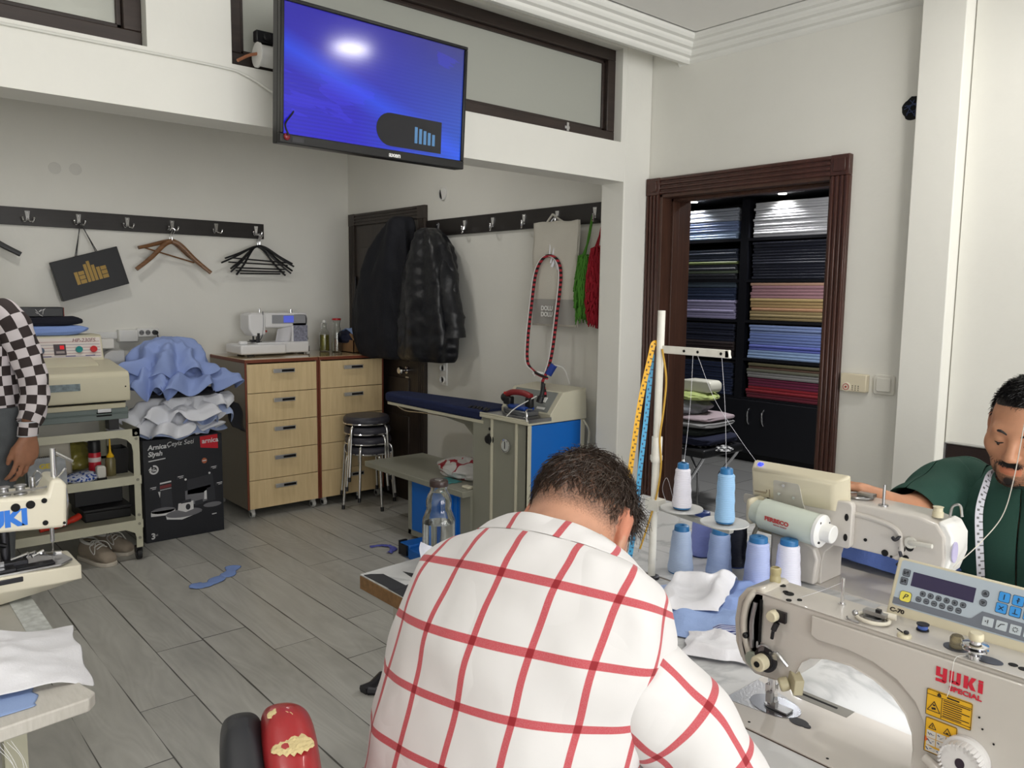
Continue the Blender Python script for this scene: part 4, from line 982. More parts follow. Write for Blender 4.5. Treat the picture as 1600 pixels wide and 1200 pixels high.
tag(obj('curved_panel', B().grid(lambda u, v: V(.84+.155*u, 4.86-.02*math.sin(PI*u)+.03*v, .467+.215*v-.02*u*v), 12, 6), mat('cream_sheet', (196, 190, 176), .55), solid=.01), 'bent cream plastic sheet standing behind the desk calendar', 'plastic sheet')
lump('plastic_bag', (1.03, 5.0, .545), (.10, .10, .09), mat('yellow_green_film', (150, 142, 70), .25, trans=.25), 'yellowish plastic bag behind the red spray can', 'plastic bag', 6., .3, 5.)
RAG = NT('blue_patterned_rag', .85)
RAG.link(RAG.mix(RAG.math('GREATER_THAN', RAG.n('TexVoronoi', {'Vector': RAG.n('TexCoord').outputs['Object'], 'Scale': 60.}).outputs['Distance'], .42), lin((30, 66, 150)), lin((190, 196, 214))), 'Base Color')
lump('patterned_rag', (1.02, 4.74, .484), (.075, .07, .028), RAG.m, 'blue and white patterned rag on the middle cart shelf', 'rag', 8., .35, 5.)
tag(obj('tool_case', B().box(1.03, 1.27, 4.78, 5.1, .216, .27).box(1.02, 1.275, 4.77, 5.11, .27, .29), BLACKP, bevel=.006), 'low black case at the front of the bottom cart shelf', 'case')
tag(obj('cardboard_carton', B().box(1.0, 1.25, 4.86, 5.2, .291, .40), mat('case_charcoal', (34, 34, 38), .5), bevel=.005), 'dark charcoal box stacked on the low black case', 'box')
tag(obj('red_handle_tool', B().tube(bez([(.80, 4.72, .235), (.9, 4.73, .243), (.98, 4.75, .262), (1.0, 4.76, .27)]), [.014]*20+[.018]*17, 12), mat('handle_orange_red', (200, 52, 34), .45)), 'tool with bright red-orange handle on the bottom cart shelf', 'tool')
# shoes
SUEDE = mat('taupe_suede', (150, 138, 124), .9, bump=.2, bs=150); LACE = mat('lace_white', (196, 194, 190), .8)
def shoe(name, label, loc, rz):
    t = thing(name, label, 'shoe', loc, rz=rz)
    secs = [((0, -.135, .035), (.022, 0, 0), (0, 0, .016)), ((0, -.125, .038), (.038, 0, 0), (0, 0, .026)), ((0, -.09, .045), (.046, 0, 0), (0, 0, .036)), ((0, -.04, .052), (.045, 0, 0), (0, 0, .046)), ((0, .02, .062), (.038, 0, 0), (0, .004, .055)), ((0, .08, .066), (.036, 0, 0), (0, 0, .056)), ((0, .115, .06), (.034, 0, 0), (0, 0, .05)), ((0, .135, .05), (.02, 0, 0), (0, 0, .034))]
    obj('upper', loft(B(), resec(secs, 20), 22), SUEDE, t, world=False)
    so = [(x*1.06, y*1.03) for x, y in [(.0, -.142), (.03, -.132), (.046, -.1), (.05, -.06), (.043, 0), (.038, .06), (.038, .11), (.022, .14), (-.022, .14), (-.038, .11), (-.038, .06), (-.043, 0), (-.05, -.06), (-.046, -.1), (-.03, -.132)]]
    obj('sole', B().prism(so, 2, 0, .022), mat('sole_pale', (196, 188, 176), .6), t, world=False, bevel=.004)
    obj('collar', B().tube([(.032*math.cos(a), .06+.055*math.sin(a), .112+.01*math.sin(a)) for a in [i*PI/10 for i in range(20)]], .009, 8, closed=True), LACE, t, world=False)
    obj('opening', B().prism(circ(.028, 16, 0, .06, .05), 2, .108, .115), DARK, t, world=False)
    b = B()
    for k in range(4): b.tube(bez([(-.03, -.05+k*.024, .088+k*.006), (0, -.055+k*.024, .102+k*.006), (.03, -.05+k*.024, .088+k*.006)], 4), .0035, 6)
    b.tube(bez([(0, .01, .12), (-.05, -.02, .10), (-.06, -.07, .07), (-.04, -.05, .10), (0, .0, .122)], 5), .003, 6).tube(bez([(0, .01, .12), (.04, -.03, .11), (.05, -.06, .07)], 5), .003, 6)
    obj('laces', b, LACE, t, world=False)
shoe('shoe', 'taupe suede lace-up shoe under the cart, nearer of the pair', (1.07, 4.735, .0), .35)
shoe('shoe', 'taupe suede lace-up shoe under the cart, rear of the pair', (1.175, 4.86, .0), .6)
tag(obj('rubber_mat', B().box(.55, 1.26, 4.62, 5.2, -.0005, .0), mat('mat_black', (26, 26, 28), .8)), 'thin black mat under the cart and shoes', 'mat') if False else None

# ------------------------------------------------------------------ appliance carton and the pile of shirts
t = thing('appliance_box', 'black printed appliance carton standing on the floor beside the cart', 'box', (1.615, 5.06, 0))
CB = mat('carton_black', (24, 26, 34), .4)
obj('carton', B().box(1.378, 1.848, 4.9, 5.22, 0, .622), CB, t, bevel=.003)
yf = 4.8992
def pc(a, c): return (1.378+a*.47, c*.622)
pm = [mat('print_paper_white', (214, 214, 216), .5), mat('print_tag_red', (196, 22, 40), .4), mat('print_mid_grey', (112, 112, 118), .5), mat('print_dark_grey', (46, 47, 54), .5), mat('print_dusk_red', (120, 44, 48), .5), mat('print_badge', (176, 96, 60), .5)]
def prt(poly, m, d=0., nm=None):
    q = B().prism([pc(*p) for p in poly], 1, yf-.0006-d, yf-.0001-d); return q
bb = B()
def pp(poly, m, d=0.): bb.prism([pc(*p) for p in poly], 1, yf-.0006-d*.0006, yf-d*.0006, m)
pp([(.71, .985), (.94, .995), (.945, .85), (.715, .875)], 1)
ell = lambda cx, cz, rx, rz, a0=0, a1=360, n=24: [(cx+rx*math.cos(math.radians(a0+(a1-a0)*i/n)), cz+rz*math.sin(math.radians(a0+(a1-a0)*i/n))) for i in range(n+1)]
pp(ell(.22, .30, .15, .03)[:-1], 2); pp([(.07, .30), (.07, .255), (.37, .245), (.37, .30)], 0); pp(ell(.48, .245, .23, .042)[:-1], 2, 1); pp([(.25, .245), (.26, .205), (.45, .18), (.70, .23), (.71, .25)], 0)
pp(ell(.85, .285, .12, .025)[:-1], 2)
pp([(.20, .33), (.19, .47), (.18, .55), (.33, .56), (.34, .33)], 3, 1); pp([(.19, .56), (.33, .57), (.33, .585), (.19, .575)], 0, 2); pp([(.19, .515), (.33, .525), (.33, .555), (.19, .545)], 4, 2); pp([(.19, .50), (.33, .51), (.33, .515), (.19, .505)], 0, 2); pp([(.165, .49), (.195, .49), (.185, .43)], 0, 1)
pp([(.53, .42), (.53, .57), (.86, .60), (.88, .42)], 3, 1); pp([(.50, .31), (.50, .46), (.83, .49), (.85, .35), (.70, .32)], 2, 1)
pp([(.40, .28), (.41, .345), (.60, .355), (.60, .27), (.5, .25)], 0, 3); pp([(.44, .34), (.45, .37), (.57, .375), (.57, .345)], 3, 4); pp(ell(.53, .30, .03, .03)[:-1], 3, 4)
pp([(.62, .3), (.62, .345), (.72, .355), (.73, .31)], 3, 3); pp([(.78, .32), (.78, .46), (.88, .47), (.89, .33)], 3, 3); pp([(.74, .35), (.745, .43), (.775, .44), (.775, .35)], 0, 4)
for x, z in ((.06, .51), (.40, .585), (.83, .64), (.90, .47)): pp([(x, z), (x+.1, z+.006), (x+.1, z+.04), (x, z+.034)], 3); pp([(x+.015, z+.022), (x+.085, z+.026), (x+.085, z+.033), (x+.015, z+.029)], 0, 1); pp([(x+.035, z+.008), (x+.08, z+.011), (x+.08, z+.017), (x+.035, z+.014)], 0, 1)
pp(ell(.51, .575, .014, .011)[:-1], 0, 3); pp(ell(.82, .61, .014, .011)[:-1], 0, 3); pp(ell(.76, .74, .034, .028)[:-1], 5); pp([(.735, .735), (.785, .738), (.785, .747), (.735, .744)], 0, 1)
ring = ell(.125, .71, .058, .045, 100, -170)+ell(.125, .71, .038, .028, -170, 100)
pp(ring, 0); pp([(.07, .855), (.27, .875), (.27, .863), (.07, .843)][::-1] if False else [(.065, .80), (.27, .815), (.27, .805), (.065, .79)], 0); pp([(.84, .18), (.90, .183), (.90, .192), (.84, .189)], 0)
obj('printed_front', bb, pm, t, smooth=False)
tw = pm[0]
def bt(s, x, z, size, mm=tw, **k): text(s, size, mm, t, (1.378+x*.47, yf-.0016, z*.622), (1, 0, .03), (0, 0, 1), **k)
bt('Arnica', .06, .905, .04, bold=.0012, shear=.15); bt('Çeyiz Seti', .285, .92, .04, shear=.2); bt('Siyah', .06, .84, .04, bold=.0012, shear=.15)
bt('arnica', .735, .915, .042, bold=.0008); bt('4', .063, .698, .036, bold=.001); bt('lü', .113, .715, .016); bt('Set', .105, .695, .018, bold=.0008); bt('3', .062, .035, .05, bold=.0015); bt('ü1', .115, .06, .016); bt('arada', .115, .045, .008) if False else None
def drape(name, label, m, cx, cyy, rx, ry, zt, zb, seed, fold=.035, lobes=3, nu=72, nr=26, cat='shirt', droop=1.3, tilt=(0, 0), floor=None):
    b = B(); R = []
    for j in range(nr+1):
        r = j/nr; ring = []
        for i in range(nu):
            a = 2*PI*i/nu
            out = 1+.16*math.sin(lobes*a+seed)+.09*math.sin((lobes*2+1)*a+seed*2.3)+.1*noise.noise((math.cos(a)*2+seed, math.sin(a)*2, seed))
            x = cx+rx*r*out*math.cos(a); y = cyy+ry*r*out*math.sin(a)
            z = zt-(zt-zb)*r**droop
            f = fold*(.25+r)*(ridge((x*1.3+seed, y*1.3-seed, z*1.2), 5., 3)*.75+.55*math.sin(a*9+seed*3+4*r)*r)
            f2 = fold*.55*noise.noise((a*3+seed*2, r*3, 1.))
            d = V(math.cos(a), math.sin(a), .0)
            p = V(x, y, z+f*.8+tilt[0]*(x-cx)+tilt[1]*(y-cyy))+d*f2*1.6*r+d*f*.5
            if floor is not None: p.z = max(p.z, floor+.002*noise.noise((x*30, y*30, 0)))
            ring.append(p)
        R.append(ring)
    b.rings(R, 0, caps=False)
    o = obj(name, b, m, solid=.004, sub=1)
    return tag(o, label, cat)
SKY = mat('sky_shirt_cloth', (140, 159, 210), .85, bump=.15, bs=260); PALE = mat('pale_blue_cloth', (176, 192, 230), .85, bump=.15, bs=260); WSH = mat('white_shirt_cloth', (220, 222, 230), .85, bump=.12, bs=260)
drape('shirt', 'pale blue shirt at the bottom of the laundry pile on the carton', PALE, 1.60, 5.04, .26, .20, .72, .615, 1.2, .03, 3, droop=1.9)
drape('shirt', 'white shirt hanging over the carton front in the laundry pile', WSH, 1.56, 4.99, .25, .18, .78, .625, 2.9, .045, 4, droop=1.9)
drape('shirt', 'crumpled white shirt in the middle of the laundry pile', WSH, 1.60, 4.98, .25, .18, .85, .70, 4.4, .055, 3, droop=2.)
drape('shirt', 'pale blue shirt tucked between white shirts in the laundry pile', PALE, 1.75, 4.98, .17, .15, .83, .68, 7.7, .05, 3, droop=2.)
drape('shirt', 'white shirt with rolled collar just under the blue heap', WSH, 1.73, 4.98, .20, .15, .90, .77, 5.1, .045, 4, droop=2.)
lump('dark_trousers', (1.64, 4.97, .885), (.23, .12, .03), BKCLOTH, 'black trousers squeezed between the white shirts and the blue heap', 'trousers', 2.2, .2, 4.)
drape('shirt', 'sky blue shirt spread across the upper laundry pile', SKY, 1.67, 5.02, .29, .22, 1.03, .88, 3.3, .055, 4, droop=2.2)
drape('shirt', 'sky blue shirt heaped on top of the laundry pile', SKY, 1.60, 5.06, .23, .20, 1.20, .95, 9.4, .07, 3, droop=2.0)
drape('shirt', 'sky blue shirt sliding down the left of the laundry pile', SKY, 1.46, 5.02, .15, .19, 1.08, .86, 6.2, .06, 4, droop=1.8)
b = B().grid(lambda u, v: V(1.88+.10*u+.05*v+.01*math.sin(v*6), 4.93+.05*u-.03*v+.02*math.sin(5*u+2*v), .84-.19*v-.05*u), 12, 16)
tag(obj('black_sleeve', b, BKCLOTH, solid=.012, bevel=.004), 'black garment end hanging off the right of the laundry pile', 'garment')

# ------------------------------------------------------------------ buttonhole machine on the left table
JUK = mat('ivory_enamel', (226, 220, 202), .35, coat=.2); BLUEP = mat('print_blue', (44, 120, 220), .45)
t = thing('sewing_table', 'pale sewing table under the buttonhole machine at the left edge', 'table', (-.25, 1.85, 0))
obj('table_top', B().box(-.9, .33, 1.74, 2.33, .745, .78), mat('worn_table_grey', (176, 174, 168), .5, var=.12, vs=9), t, bevel=.003)
obj('edge_tape', B().box(.285, .331, 1.74, 2.331, .7795, .7815), mat('tape_pale', (194, 198, 198), .4, var=.2, vs=60), t)
for x in (-.85, .22):
    for y in (1.8, 2.27): obj('leg', B().box(x, x+.04, y-.02, y+.02, 0, .745), CART, t)
LINEN = NT('linen_film', .5)
wv = LINEN.n('TexNoise', {'Vector': LINEN.n('Mapping', {'Vector': LINEN.n('TexCoord').outputs['Object'], 'Scale': (180., 30., 30.)}).outputs[0], 'Scale': 1.}).outputs['Fac']
LINEN.link(LINEN.mix(wv, lin((186, 182, 174)), lin((214, 210, 204))), 'Base Color')
t = thing('side_table', 'linen-textured board on cream frame at the lower left corner', 'table', (-.2, 1.6, 0))
obj('board', B().prism([(-.9, 1.49), (.14, 1.475), (.315, 1.495), (.33, 1.515), (.315, 1.58), (.25, 1.60), (-.9, 1.62)], 2, .757, .782), LINEN.m, t, bevel=.003)
obj('cream_apron', B().prism([(-.9, 1.495), (.05, 1.482), (.17, 1.495), (.16, 1.6), (-.9, 1.61)], 2, .715, .757), CREAM, t, bevel=.006)
for x in (-.85, .0): obj('leg', B().box(x, x+.035, 1.53, 1.565, 0, .715), CART, t)
t = thing('buttonhole_machine', 'ivory buttonhole machine with blue letters on the left table', 'sewing machine', (.1, 2.14, .78))
b = B().prism([(-.6, .948), (.272, .948), (.40, .938), (.411, .945), (.415, 1.04), (.405, 1.055), (.383, 1.058), (.373, 1.022), (.27, 1.028), (-.6, 1.025)], 1, 2.085, 2.2)
obj('arm', b, JUK, t, bevel=.008, seg=3)
b = B().rings([[(x, 2.05-w, zt-.0), (x, 2.05-w, zt-.035), (x, 2.075-w, zb), (x, 2.18, zb), (x, 2.2, zt-.035), (x, 2.2, zt)] for x, w, zt, zb in ((-.6, 0, .865, .782), (.27, .0, .856, .785), (.38, .0, .852, .80), (.428, -.01, .848, .82), (.433, -.015, .846, .835))])
obj('lower_arm', b, JUK, t, bevel=.004)
obj('support', B().box(-.6, -.1, 2.08, 2.22, .78, 1.0).box(-.1, .05, 2.08, 2.2, .78, .80), JUK, t)
obj('bed_plate', B().prism([(-.3, 2.06), (.39, 2.06), (.42, 2.09), (.41, 2.15), (.39, 2.18), (-.3, 2.18)], 2, .853, .859), STEEL, t, bevel=.002)
b = B().box(.02, .3, 2.065, 2.10, .859, .867).box(.2, .33, 2.1, 2.13, .859, .872).box(.3, .38, 2.07, 2.1, .859, .863)
for x in (.13, .18): b.lathe([(.0001, .0), (.014, 0), (.013, .012), (.0001, .016)], (x, 2.08, .865), n=12)
b.box(.24, .31, 2.048, 2.052, .838, .85)
obj('clamp_feed', b, DKSTEEL, t, bevel=.002)
b = B()
for k in range(5): b.tube([(.30+.02*k, 2.12+.01*(k % 2), .872), (.33+.018*k, 2.10+.015*(k % 3), .886-.004*k)], .005, 8)
b.box(.22, .28, 2.09, 2.12, .868, .88)
obj('presser_fingers', b, CHROME, t)
obj('needle_bar', B().cyl((.29, 2.14, .87), (.29, 2.14, .945), .011, n=14).cyl((.17, 2.14, .88), (.17, 2.14, .945), .008, n=12).tube(bez([(.20, 2.12, .88), (.21, 2.11, .905), (.26, 2.12, .915), (.29, 2.13, .905)]), .006, 8), DKSTEEL, t)
obj('needle', B().cyl((.385, 2.12, .85), (.385, 2.12, .935), .0018, n=8).cyl((.385, 2.12, .90), (.385, 2.12, .94), .005, n=10), CHROME, t)
b = B()
for x, z, r in ((.338, 1.005, .0095), (.308, 1.003, .0095), (.366, 1.01, .006), (.366, .957, .006), (.405, .95, .003)): b.cyl((x, 2.0855, z), (x, 2.083, z), r, n=18)
obj('screw_hole', b, DARK, t)
b = B()
for x in (.292, .325): b.lathe([(.0001, 0), (.014, 0), (.014, .003), (.010, .005), (.010, .016), (.013, .018), (.013, .021), (.0001, .022)], (x, 2.12, 1.026), n=18)
b.cyl((.352, 2.13, 1.028), (.352, 2.13, 1.06), .006)
b.tube(bez([(.352, 2.13, 1.06), (.36, 2.12, 1.075), (.37, 2.125, 1.06), (.358, 2.13, 1.045)]), .002, 6)
b.tube([(.2, 2.11, 1.03), (.38, 2.11, 1.036)], .003, 6).cyl((.19, 2.12, 1.025), (.19, 2.12, 1.06), .003)
obj('tension_discs', b, STEEL, t)
obj('thread_rod', B().cyl((.395, 2.12, 1.055), (.395, 2.12, 1.125), .0065, n=12).tube([(.395, 2.12, 1.118), (.42, 2.13, 1.10), (.44, 2.14, 1.085)], .004, 8).tube([(.405, 2.12, 1.056), (.418, 2.11, 1.075)], .003, 8), CHROME, t)
obj('guard_wire', B().tube(bez([(.41, 2.10, .94), (.416, 2.10, .99), (.414, 2.1, 1.03)]), .004, 8), CHROME, t)
text('JUKI', .050, BLUEP, t, (.331, 2.0842, .962), (1, 0, 0), (0, 0, 1), align='RIGHT', sx=1.02, bold=.003)
obj('oil_lamp_block', B().box(.1, .165, 2.09, 2.13, .885, .925), mat('amber_block', (190, 140, 70), .4), t)
# cloth on the left table
def sheet(name, label, m, quad, z, seed, amp=.012, n=26, cat='cloth piece', curl=None, th=.002):
    """irregular cloth piece: quad corner points (x, y, dz) clockwise"""
    A, Bq, Cq, D = [Vector(q) for q in quad]
    def f(u, v):
        p = A*(1-u)*(1-v)+Bq*u*(1-v)+Cq*u*v+D*(1-u)*v
        e = 1+.0*u
        p = p+V(.02*noise.noise((v*3+seed, u, 1)), .02*noise.noise((u*3, v+seed, 2)), 0)*.8
        zz = z+p.z+amp*max(0, .6+.8*ridge((p.x+seed, p.y*1.2, seed), 6., 3))*min(1, .15+5*min(1-u, v, 1-v)) + (curl(u, v) if curl else 0)
        return V(p.x, p.y, zz)
    b = B().grid(f, n, n)
    return tag(obj(name, b, m, solid=th, sub=1), label, cat)
sheet('white_cloth', 'crumpled white cloth piece lying over the left table edge', WCLOTH, [(-.5, 1.60, .004), (.335, 1.565, .004), (.36, 1.83, .004), (-.45, 1.90, .004)], .788, 3.3, .024, 48, curl=lambda u, v: .035*math.exp(-((v-.92)/.1)**2)*(u < .75)-.06*max(0, u-.93)/.07*(v < .5)*(.5-v))
sheet('white_cloth', 'rolled white cloth edge lying on top of the crumpled one', WCLOTH, [(-.3, 1.72, .0), (.17, 1.74, .0), (.2, 1.86, .0), (-.3, 1.86, .0)], .815, 7.3, .008, 20, curl=lambda u, v: .03*math.sin(PI*v))
sheet('blue_cloth', 'light blue cloth piece under the white cloth on the linen board', LBLUE, [(-.4, 1.50, 0), (.245, 1.52, 0), (.25, 1.60, 0), (-.4, 1.63, 0)], .783, 5.1, .002, 16)
b = B()
for k in range(5): b.tube(bez([(.17+.006*k, 1.487, .752), (.185+.005*k+.008*random.random(), 1.475, .72), (.195+.008*random.random()+.003*k, 1.47, .69-.02*random.random())], 4), .0004, 4)
tag(obj('loose_threads', b, WCLOTH, smooth=False), 'white loose threads hanging off the linen board edge', 'threads', kind='stuff')
def scrap(label, pts, m, z=.002, w=.012, name='cloth_scrap', seed=0.):
    P = bez(pts, 8); b = B(); R = []
    for i, p in enumerate(P):
        t_ = (P[min(i+1, len(P)-1)]-P[max(i-1, 0)]).normalized(); s = V(-t_.y, t_.x, 0)
        ww = w*(.6+.7*abs(math.sin(i*.35+seed))+.2)
        R.append([p+s*ww+V(0, 0, z+.012*abs(noise.noise((i*.4, seed, 0)))), p+V(0, 0, z+.006+.022*abs(noise.noise((i*.3+9, seed, 1)))), p-s*ww+V(0, 0, z+.012*abs(noise.noise((i*.4, seed, 5))))])
    b.rings(R, 0, caps=False, ring_closed=False)
    return tag(obj(name, b, m, solid=.0015, sub=1), label, 'fabric scrap')
scrap('twisted light blue cloth strip on the floor between the carton and the table', [(1.33, 4.03, 0), (1.42, 4.0, 0), (1.50, 4.06, 0), (1.56, 4.09, 0), (1.625, 4.19, 0)], BLCLOTH, w=.03)
scrap('violet blue cloth strip on the floor by the ironing station pedal', [(2.38, 4.02, 0), (2.46, 3.98, 0), (2.47, 3.9, 0), (2.40, 3.84, 0)], mat('violet_blue_cloth', (92, 96, 176), .8), w=.016, seed=2.)
scrap('white cloth scrap on the floor at the bottom edge, the one nearer the linen board', [(.62, 2.23, 0), (.67, 2.22, 0), (.70, 2.24, 0)], WCLOTH, w=.03, seed=3.)
scrap('smaller white cloth scrap on the floor at the bottom edge', [(.76, 2.18, 0), (.80, 2.17, 0), (.83, 2.17, 0)], WCLOTH, w=.02, seed=4.)

# ------------------------------------------------------------------ right wall fittings
t = thing('thermostat', 'cream thermostat box with red dial mark beside the brown doorway', 'thermostat', (XR, 1.518, 1.13))
obj('thermostat_case', B().box(XR-.03, XR, 1.465, 1.573, 1.128, 1.2), mat('thermostat_cream', (216, 206, 182), .4), t, bevel=.004)
obj('dial', B().lathe([(.0001, .004), (.018, .003), (.019, 0)], (XR-.03, 1.546, 1.146), (-1, 0, 0), n=24), mat('dial_cream', (222, 214, 196), .4), t)
obj('dial_ring', B().tube([(XR-.034, 1.546+.012*math.cos(a), 1.146+.012*math.sin(a)) for a in [i*PI/12 for i in range(24)]], .0013, 5, closed=True).cyl((XR-.0335, 1.546, 1.146), (XR-.0355, 1.546, 1.146), .004, n=12), mat('dial_red', (170, 50, 44), .5), t)
b = B()
for k in range(9):
    a = .2+.3*k; b.box(XR-.031, XR-.0298, 1.520-.012*(k//3)-.0015, 1.520-.012*(k//3)+.0015, 1.15-.008*(k % 3), 1.154-.008*(k % 3))
obj('scale_marks', b, BLACKP, t)
t = thing('light_switch', 'square white light switch on the wall right of the thermostat', 'light switch', (XR, 1.404, 1.13))
obj('switch_frame', B().prism(rrect(.084, .08, .01, 4, 1.404, 1.165), 0, XR-.01, XR), mat('switch_ivory', (222, 220, 212), .35), t, bevel=.003)
obj('rocker', B().prism(rrect(.058, .056, .008, 4, 1.404, 1.165), 0, XR-.016, XR-.009), mat('switch_ivory', (222, 220, 212), .35), t, bevel=.003)
t = thing('wiring_hole', 'ragged round hole with blue wires high on the right wall by the column', 'junction box', (XR, 1.36, 2.18))
pts = [(1.362+.043*(1+.16*noise.noise((math.cos(a)*2, math.sin(a)*2, 3)))*math.cos(a), 2.222+.043*(1+.16*noise.noise((math.cos(a)*2, math.sin(a)*2, 3)))*math.sin(a)) for a in [i*PI/14 for i in range(28)]]
obj('dark_recess', B().prism(pts, 0, XR-.0015, XR-.0005), DARK, t)
b = B()
for k in range(7):
    a = k*1.1; b.tube(bez([(XR-.002, 1.362+.035*math.cos(a), 2.222+.035*math.sin(a)), (XR-.006, 1.362+.012*math.cos(a+1), 2.222+.012*math.sin(a+1)), (XR-.003, 1.362+.03*math.cos(a+2.4), 2.222+.03*math.sin(a+2.4))], 5), .0016, 5)
obj('wires', b, mat('wire_blue', (52, 66, 104), .4), t)

# ------------------------------------------------------------------ showroom beyond the doorway
DK = mat('shelving_black', (16, 17, 24), .5)
t = thing('shelving_unit', 'tall black shelving unit of fabric bolts seen through the doorway', 'shelving', (6.6, 4.1, 0))
SX = 6.36
obj('frame', B().box(SX, 6.84, 4.11, 4.19, .58, 2.42).box(SX, 6.84, 3.2, 3.25, .58, 2.42).box(SX, 6.84, 5.02, 5.1, .58, 2.42).box(6.8, 6.84, 3.2, 5.1, .58, 2.42), DK, t)
obj('canopy', B().box(SX-.1, 6.84, 3.2, 5.1, 2.40, 2.56), DK, t)
for z in (.585, .945, 1.29, 1.655, 2.025): obj('shelf', B().box(SX+.0, 6.8, 3.25, 4.11, z-.012, z+.012).box(SX, 6.8, 4.19, 5.02, z-.012, z+.012), DK, t)
obj('base_cabinet', B().box(SX-.02, 6.84, 2.2, 5.1, .09, .575).box(SX+.05, 6.84, 2.2, 5.1, 0, .09), DK, t, bevel=.003)
for y in (3.86, 4.01): obj('handle', B().tube(bez([(SX-.02, y, .5), (SX-.045, y, .47), (SX-.045, y, .40), (SX-.02, y, .36)]), .008, 8), CHROME, t)
for i, y in enumerate((4.70, 3.775)):
    q = thing('shelf_lamp', 'recessed shelf lamp over the %s' % ('left bolt stacks' if i == 0 else 'right white bolts'), 'shelf lamp', (SX-.05, y, 2.395))
    obj('lamp_disc', B().cyl((SX-.03, y, 2.399), (SX-.03, y, 2.394), .035, n=24), mat('shelf_led', (255, 252, 244), .5, emit=14.), q)
    l = bpy.data.lights.new('shelf_spot', 'SPOT'); l.energy = E_SHELF; l.spot_size = 2.3; l.spot_blend = .8; l.shadow_soft_size = .03
    lo_ = bpy.data.objects.new('shelf_spot', l); COL.objects.link(lo_); lo_.parent = q; lo_.location = (.0, 0, -.02)
bolt_b = B(); h = .0105
bolt_b.rings([[(x, -.36, -h*.8), (x, -.372, 0), (x, -.36, h*.8), (x, .36, h*.8), (x, .372, 0), (x, .36, -h*.8)] for x in (.0, .001)]) if False else None
sec = [(0, -h), (.006, -h), (.40, -h), (.40, h), (.006, h), (0, h*.55), (-.004, 0), (0, -h*.55)]
bolt_b.prism(sec, 1, -.365, .365)
BOLT0 = mat('bolt_white', (214, 214, 218), .6)
proto = obj('fabric_bolt', bolt_b, BOLT0, None, world=False, bevel=.002, seg=1)
proto.material_slots[0].link = 'OBJECT'; proto.material_slots[0].material = BOLT0
used_proto = [False]
CN = {}
def bolts(y, z0, z1, cols, where):
    n = len(cols); h_ = (z1-z0)/n
    for i, (cn, rgb) in enumerate(cols):   # listed from the top down
        z = z1-h_*(i+.5)
        if not used_proto[0]: o = proto; used_proto[0] = True
        else: o = proto.copy(); COL.objects.link(o)
        o.location = (SX+.012+random.uniform(-.008, .008), y+random.uniform(-.012, .012), z); o.scale = (1, 1, h_/.0222)
        o.material_slots[0].link = 'OBJECT'; o.material_slots[0].material = mat('bolt_'+cn.replace(' ', '_'), rgb, .55, sheen=.2)
        same = sum(1 for c in cols if c[0] == cn)
        if same > 1: tag(o, '%s fabric bolt among its like in the %s' % (cn, where), 'fabric bolt', '%s bolts in the %s' % (cn, where))
        else: tag(o, 'single %s fabric bolt in the %s' % (cn, where), 'fabric bolt')
def C(n, name, rgb): return [(name, rgb)]*n
bolts(3.70, 2.04, 2.345, C(13, 'white', (206, 206, 210)), 'top right showroom stack')
bolts(3.70, 1.67, 2.0, C(13, 'blackish navy', (20, 24, 42)), 'second right showroom stack')
bolts(3.70, 1.305, 1.64, C(1, 'peach', (206, 164, 140))+C(4, 'dusty pink', (184, 140, 148))+C(1, 'straw', (196, 170, 116))+C(2, 'gold tan', (190, 160, 112))+C(1, 'apricot', (192, 146, 110))+C(3, 'khaki', (166, 146, 104)), 'third right showroom stack')
bolts(3.70, .96, 1.262, C(3, 'powder blue', (140, 160, 208))+C(4, 'cornflower blue', (120, 140, 200))+C(2, 'periwinkle', (104, 116, 200))+C(3, 'ice blue', (146, 172, 210)), 'fourth right showroom stack')
bolts(3.70, .60, .918, C(1, 'olive grey', (110, 104, 76))+C(1, 'brown', (110, 84, 70))+C(1, 'grey green', (112, 112, 96))+C(2, 'pale grey', (140, 138, 136))+C(3, 'plum', (108, 30, 62))+C(2, 'crimson', (140, 22, 36))+C(2, 'maroon', (104, 26, 44)), 'bottom right showroom stack')
bolts(4.60, 2.04, 2.32, C(5, 'silver', (172, 178, 190))+C(4, 'steel blue', (130, 148, 188))+C(3, 'pale sky', (148, 170, 200)), 'top left showroom stack')
bolts(4.60, 1.67, 1.95, C(4, 'slate', (46, 54, 72))+C(1, 'moss green', (110, 122, 72))+C(2, 'charcoal', (48, 50, 58))+C(1, 'grey sage', (96, 106, 88))+C(2, 'dark grey', (40, 42, 50)), 'second left showroom stack')
bolts(4.60, 1.305, 1.655, C(2, 'teal grey', (70, 84, 98))+C(4, 'denim blue', (40, 54, 84))+C(6, 'lilac', (158, 152, 186)), 'third left showroom stack')
bolts(4.60, .96, 1.26, C(6, 'ink blue', (20, 26, 50))+C(5, 'dark brown', (50, 38, 38)), 'fourth left showroom stack')
bolts(4.60, .60, .9, C(12, 'deep blue', (20, 34, 66)), 'bottom left showroom stack')
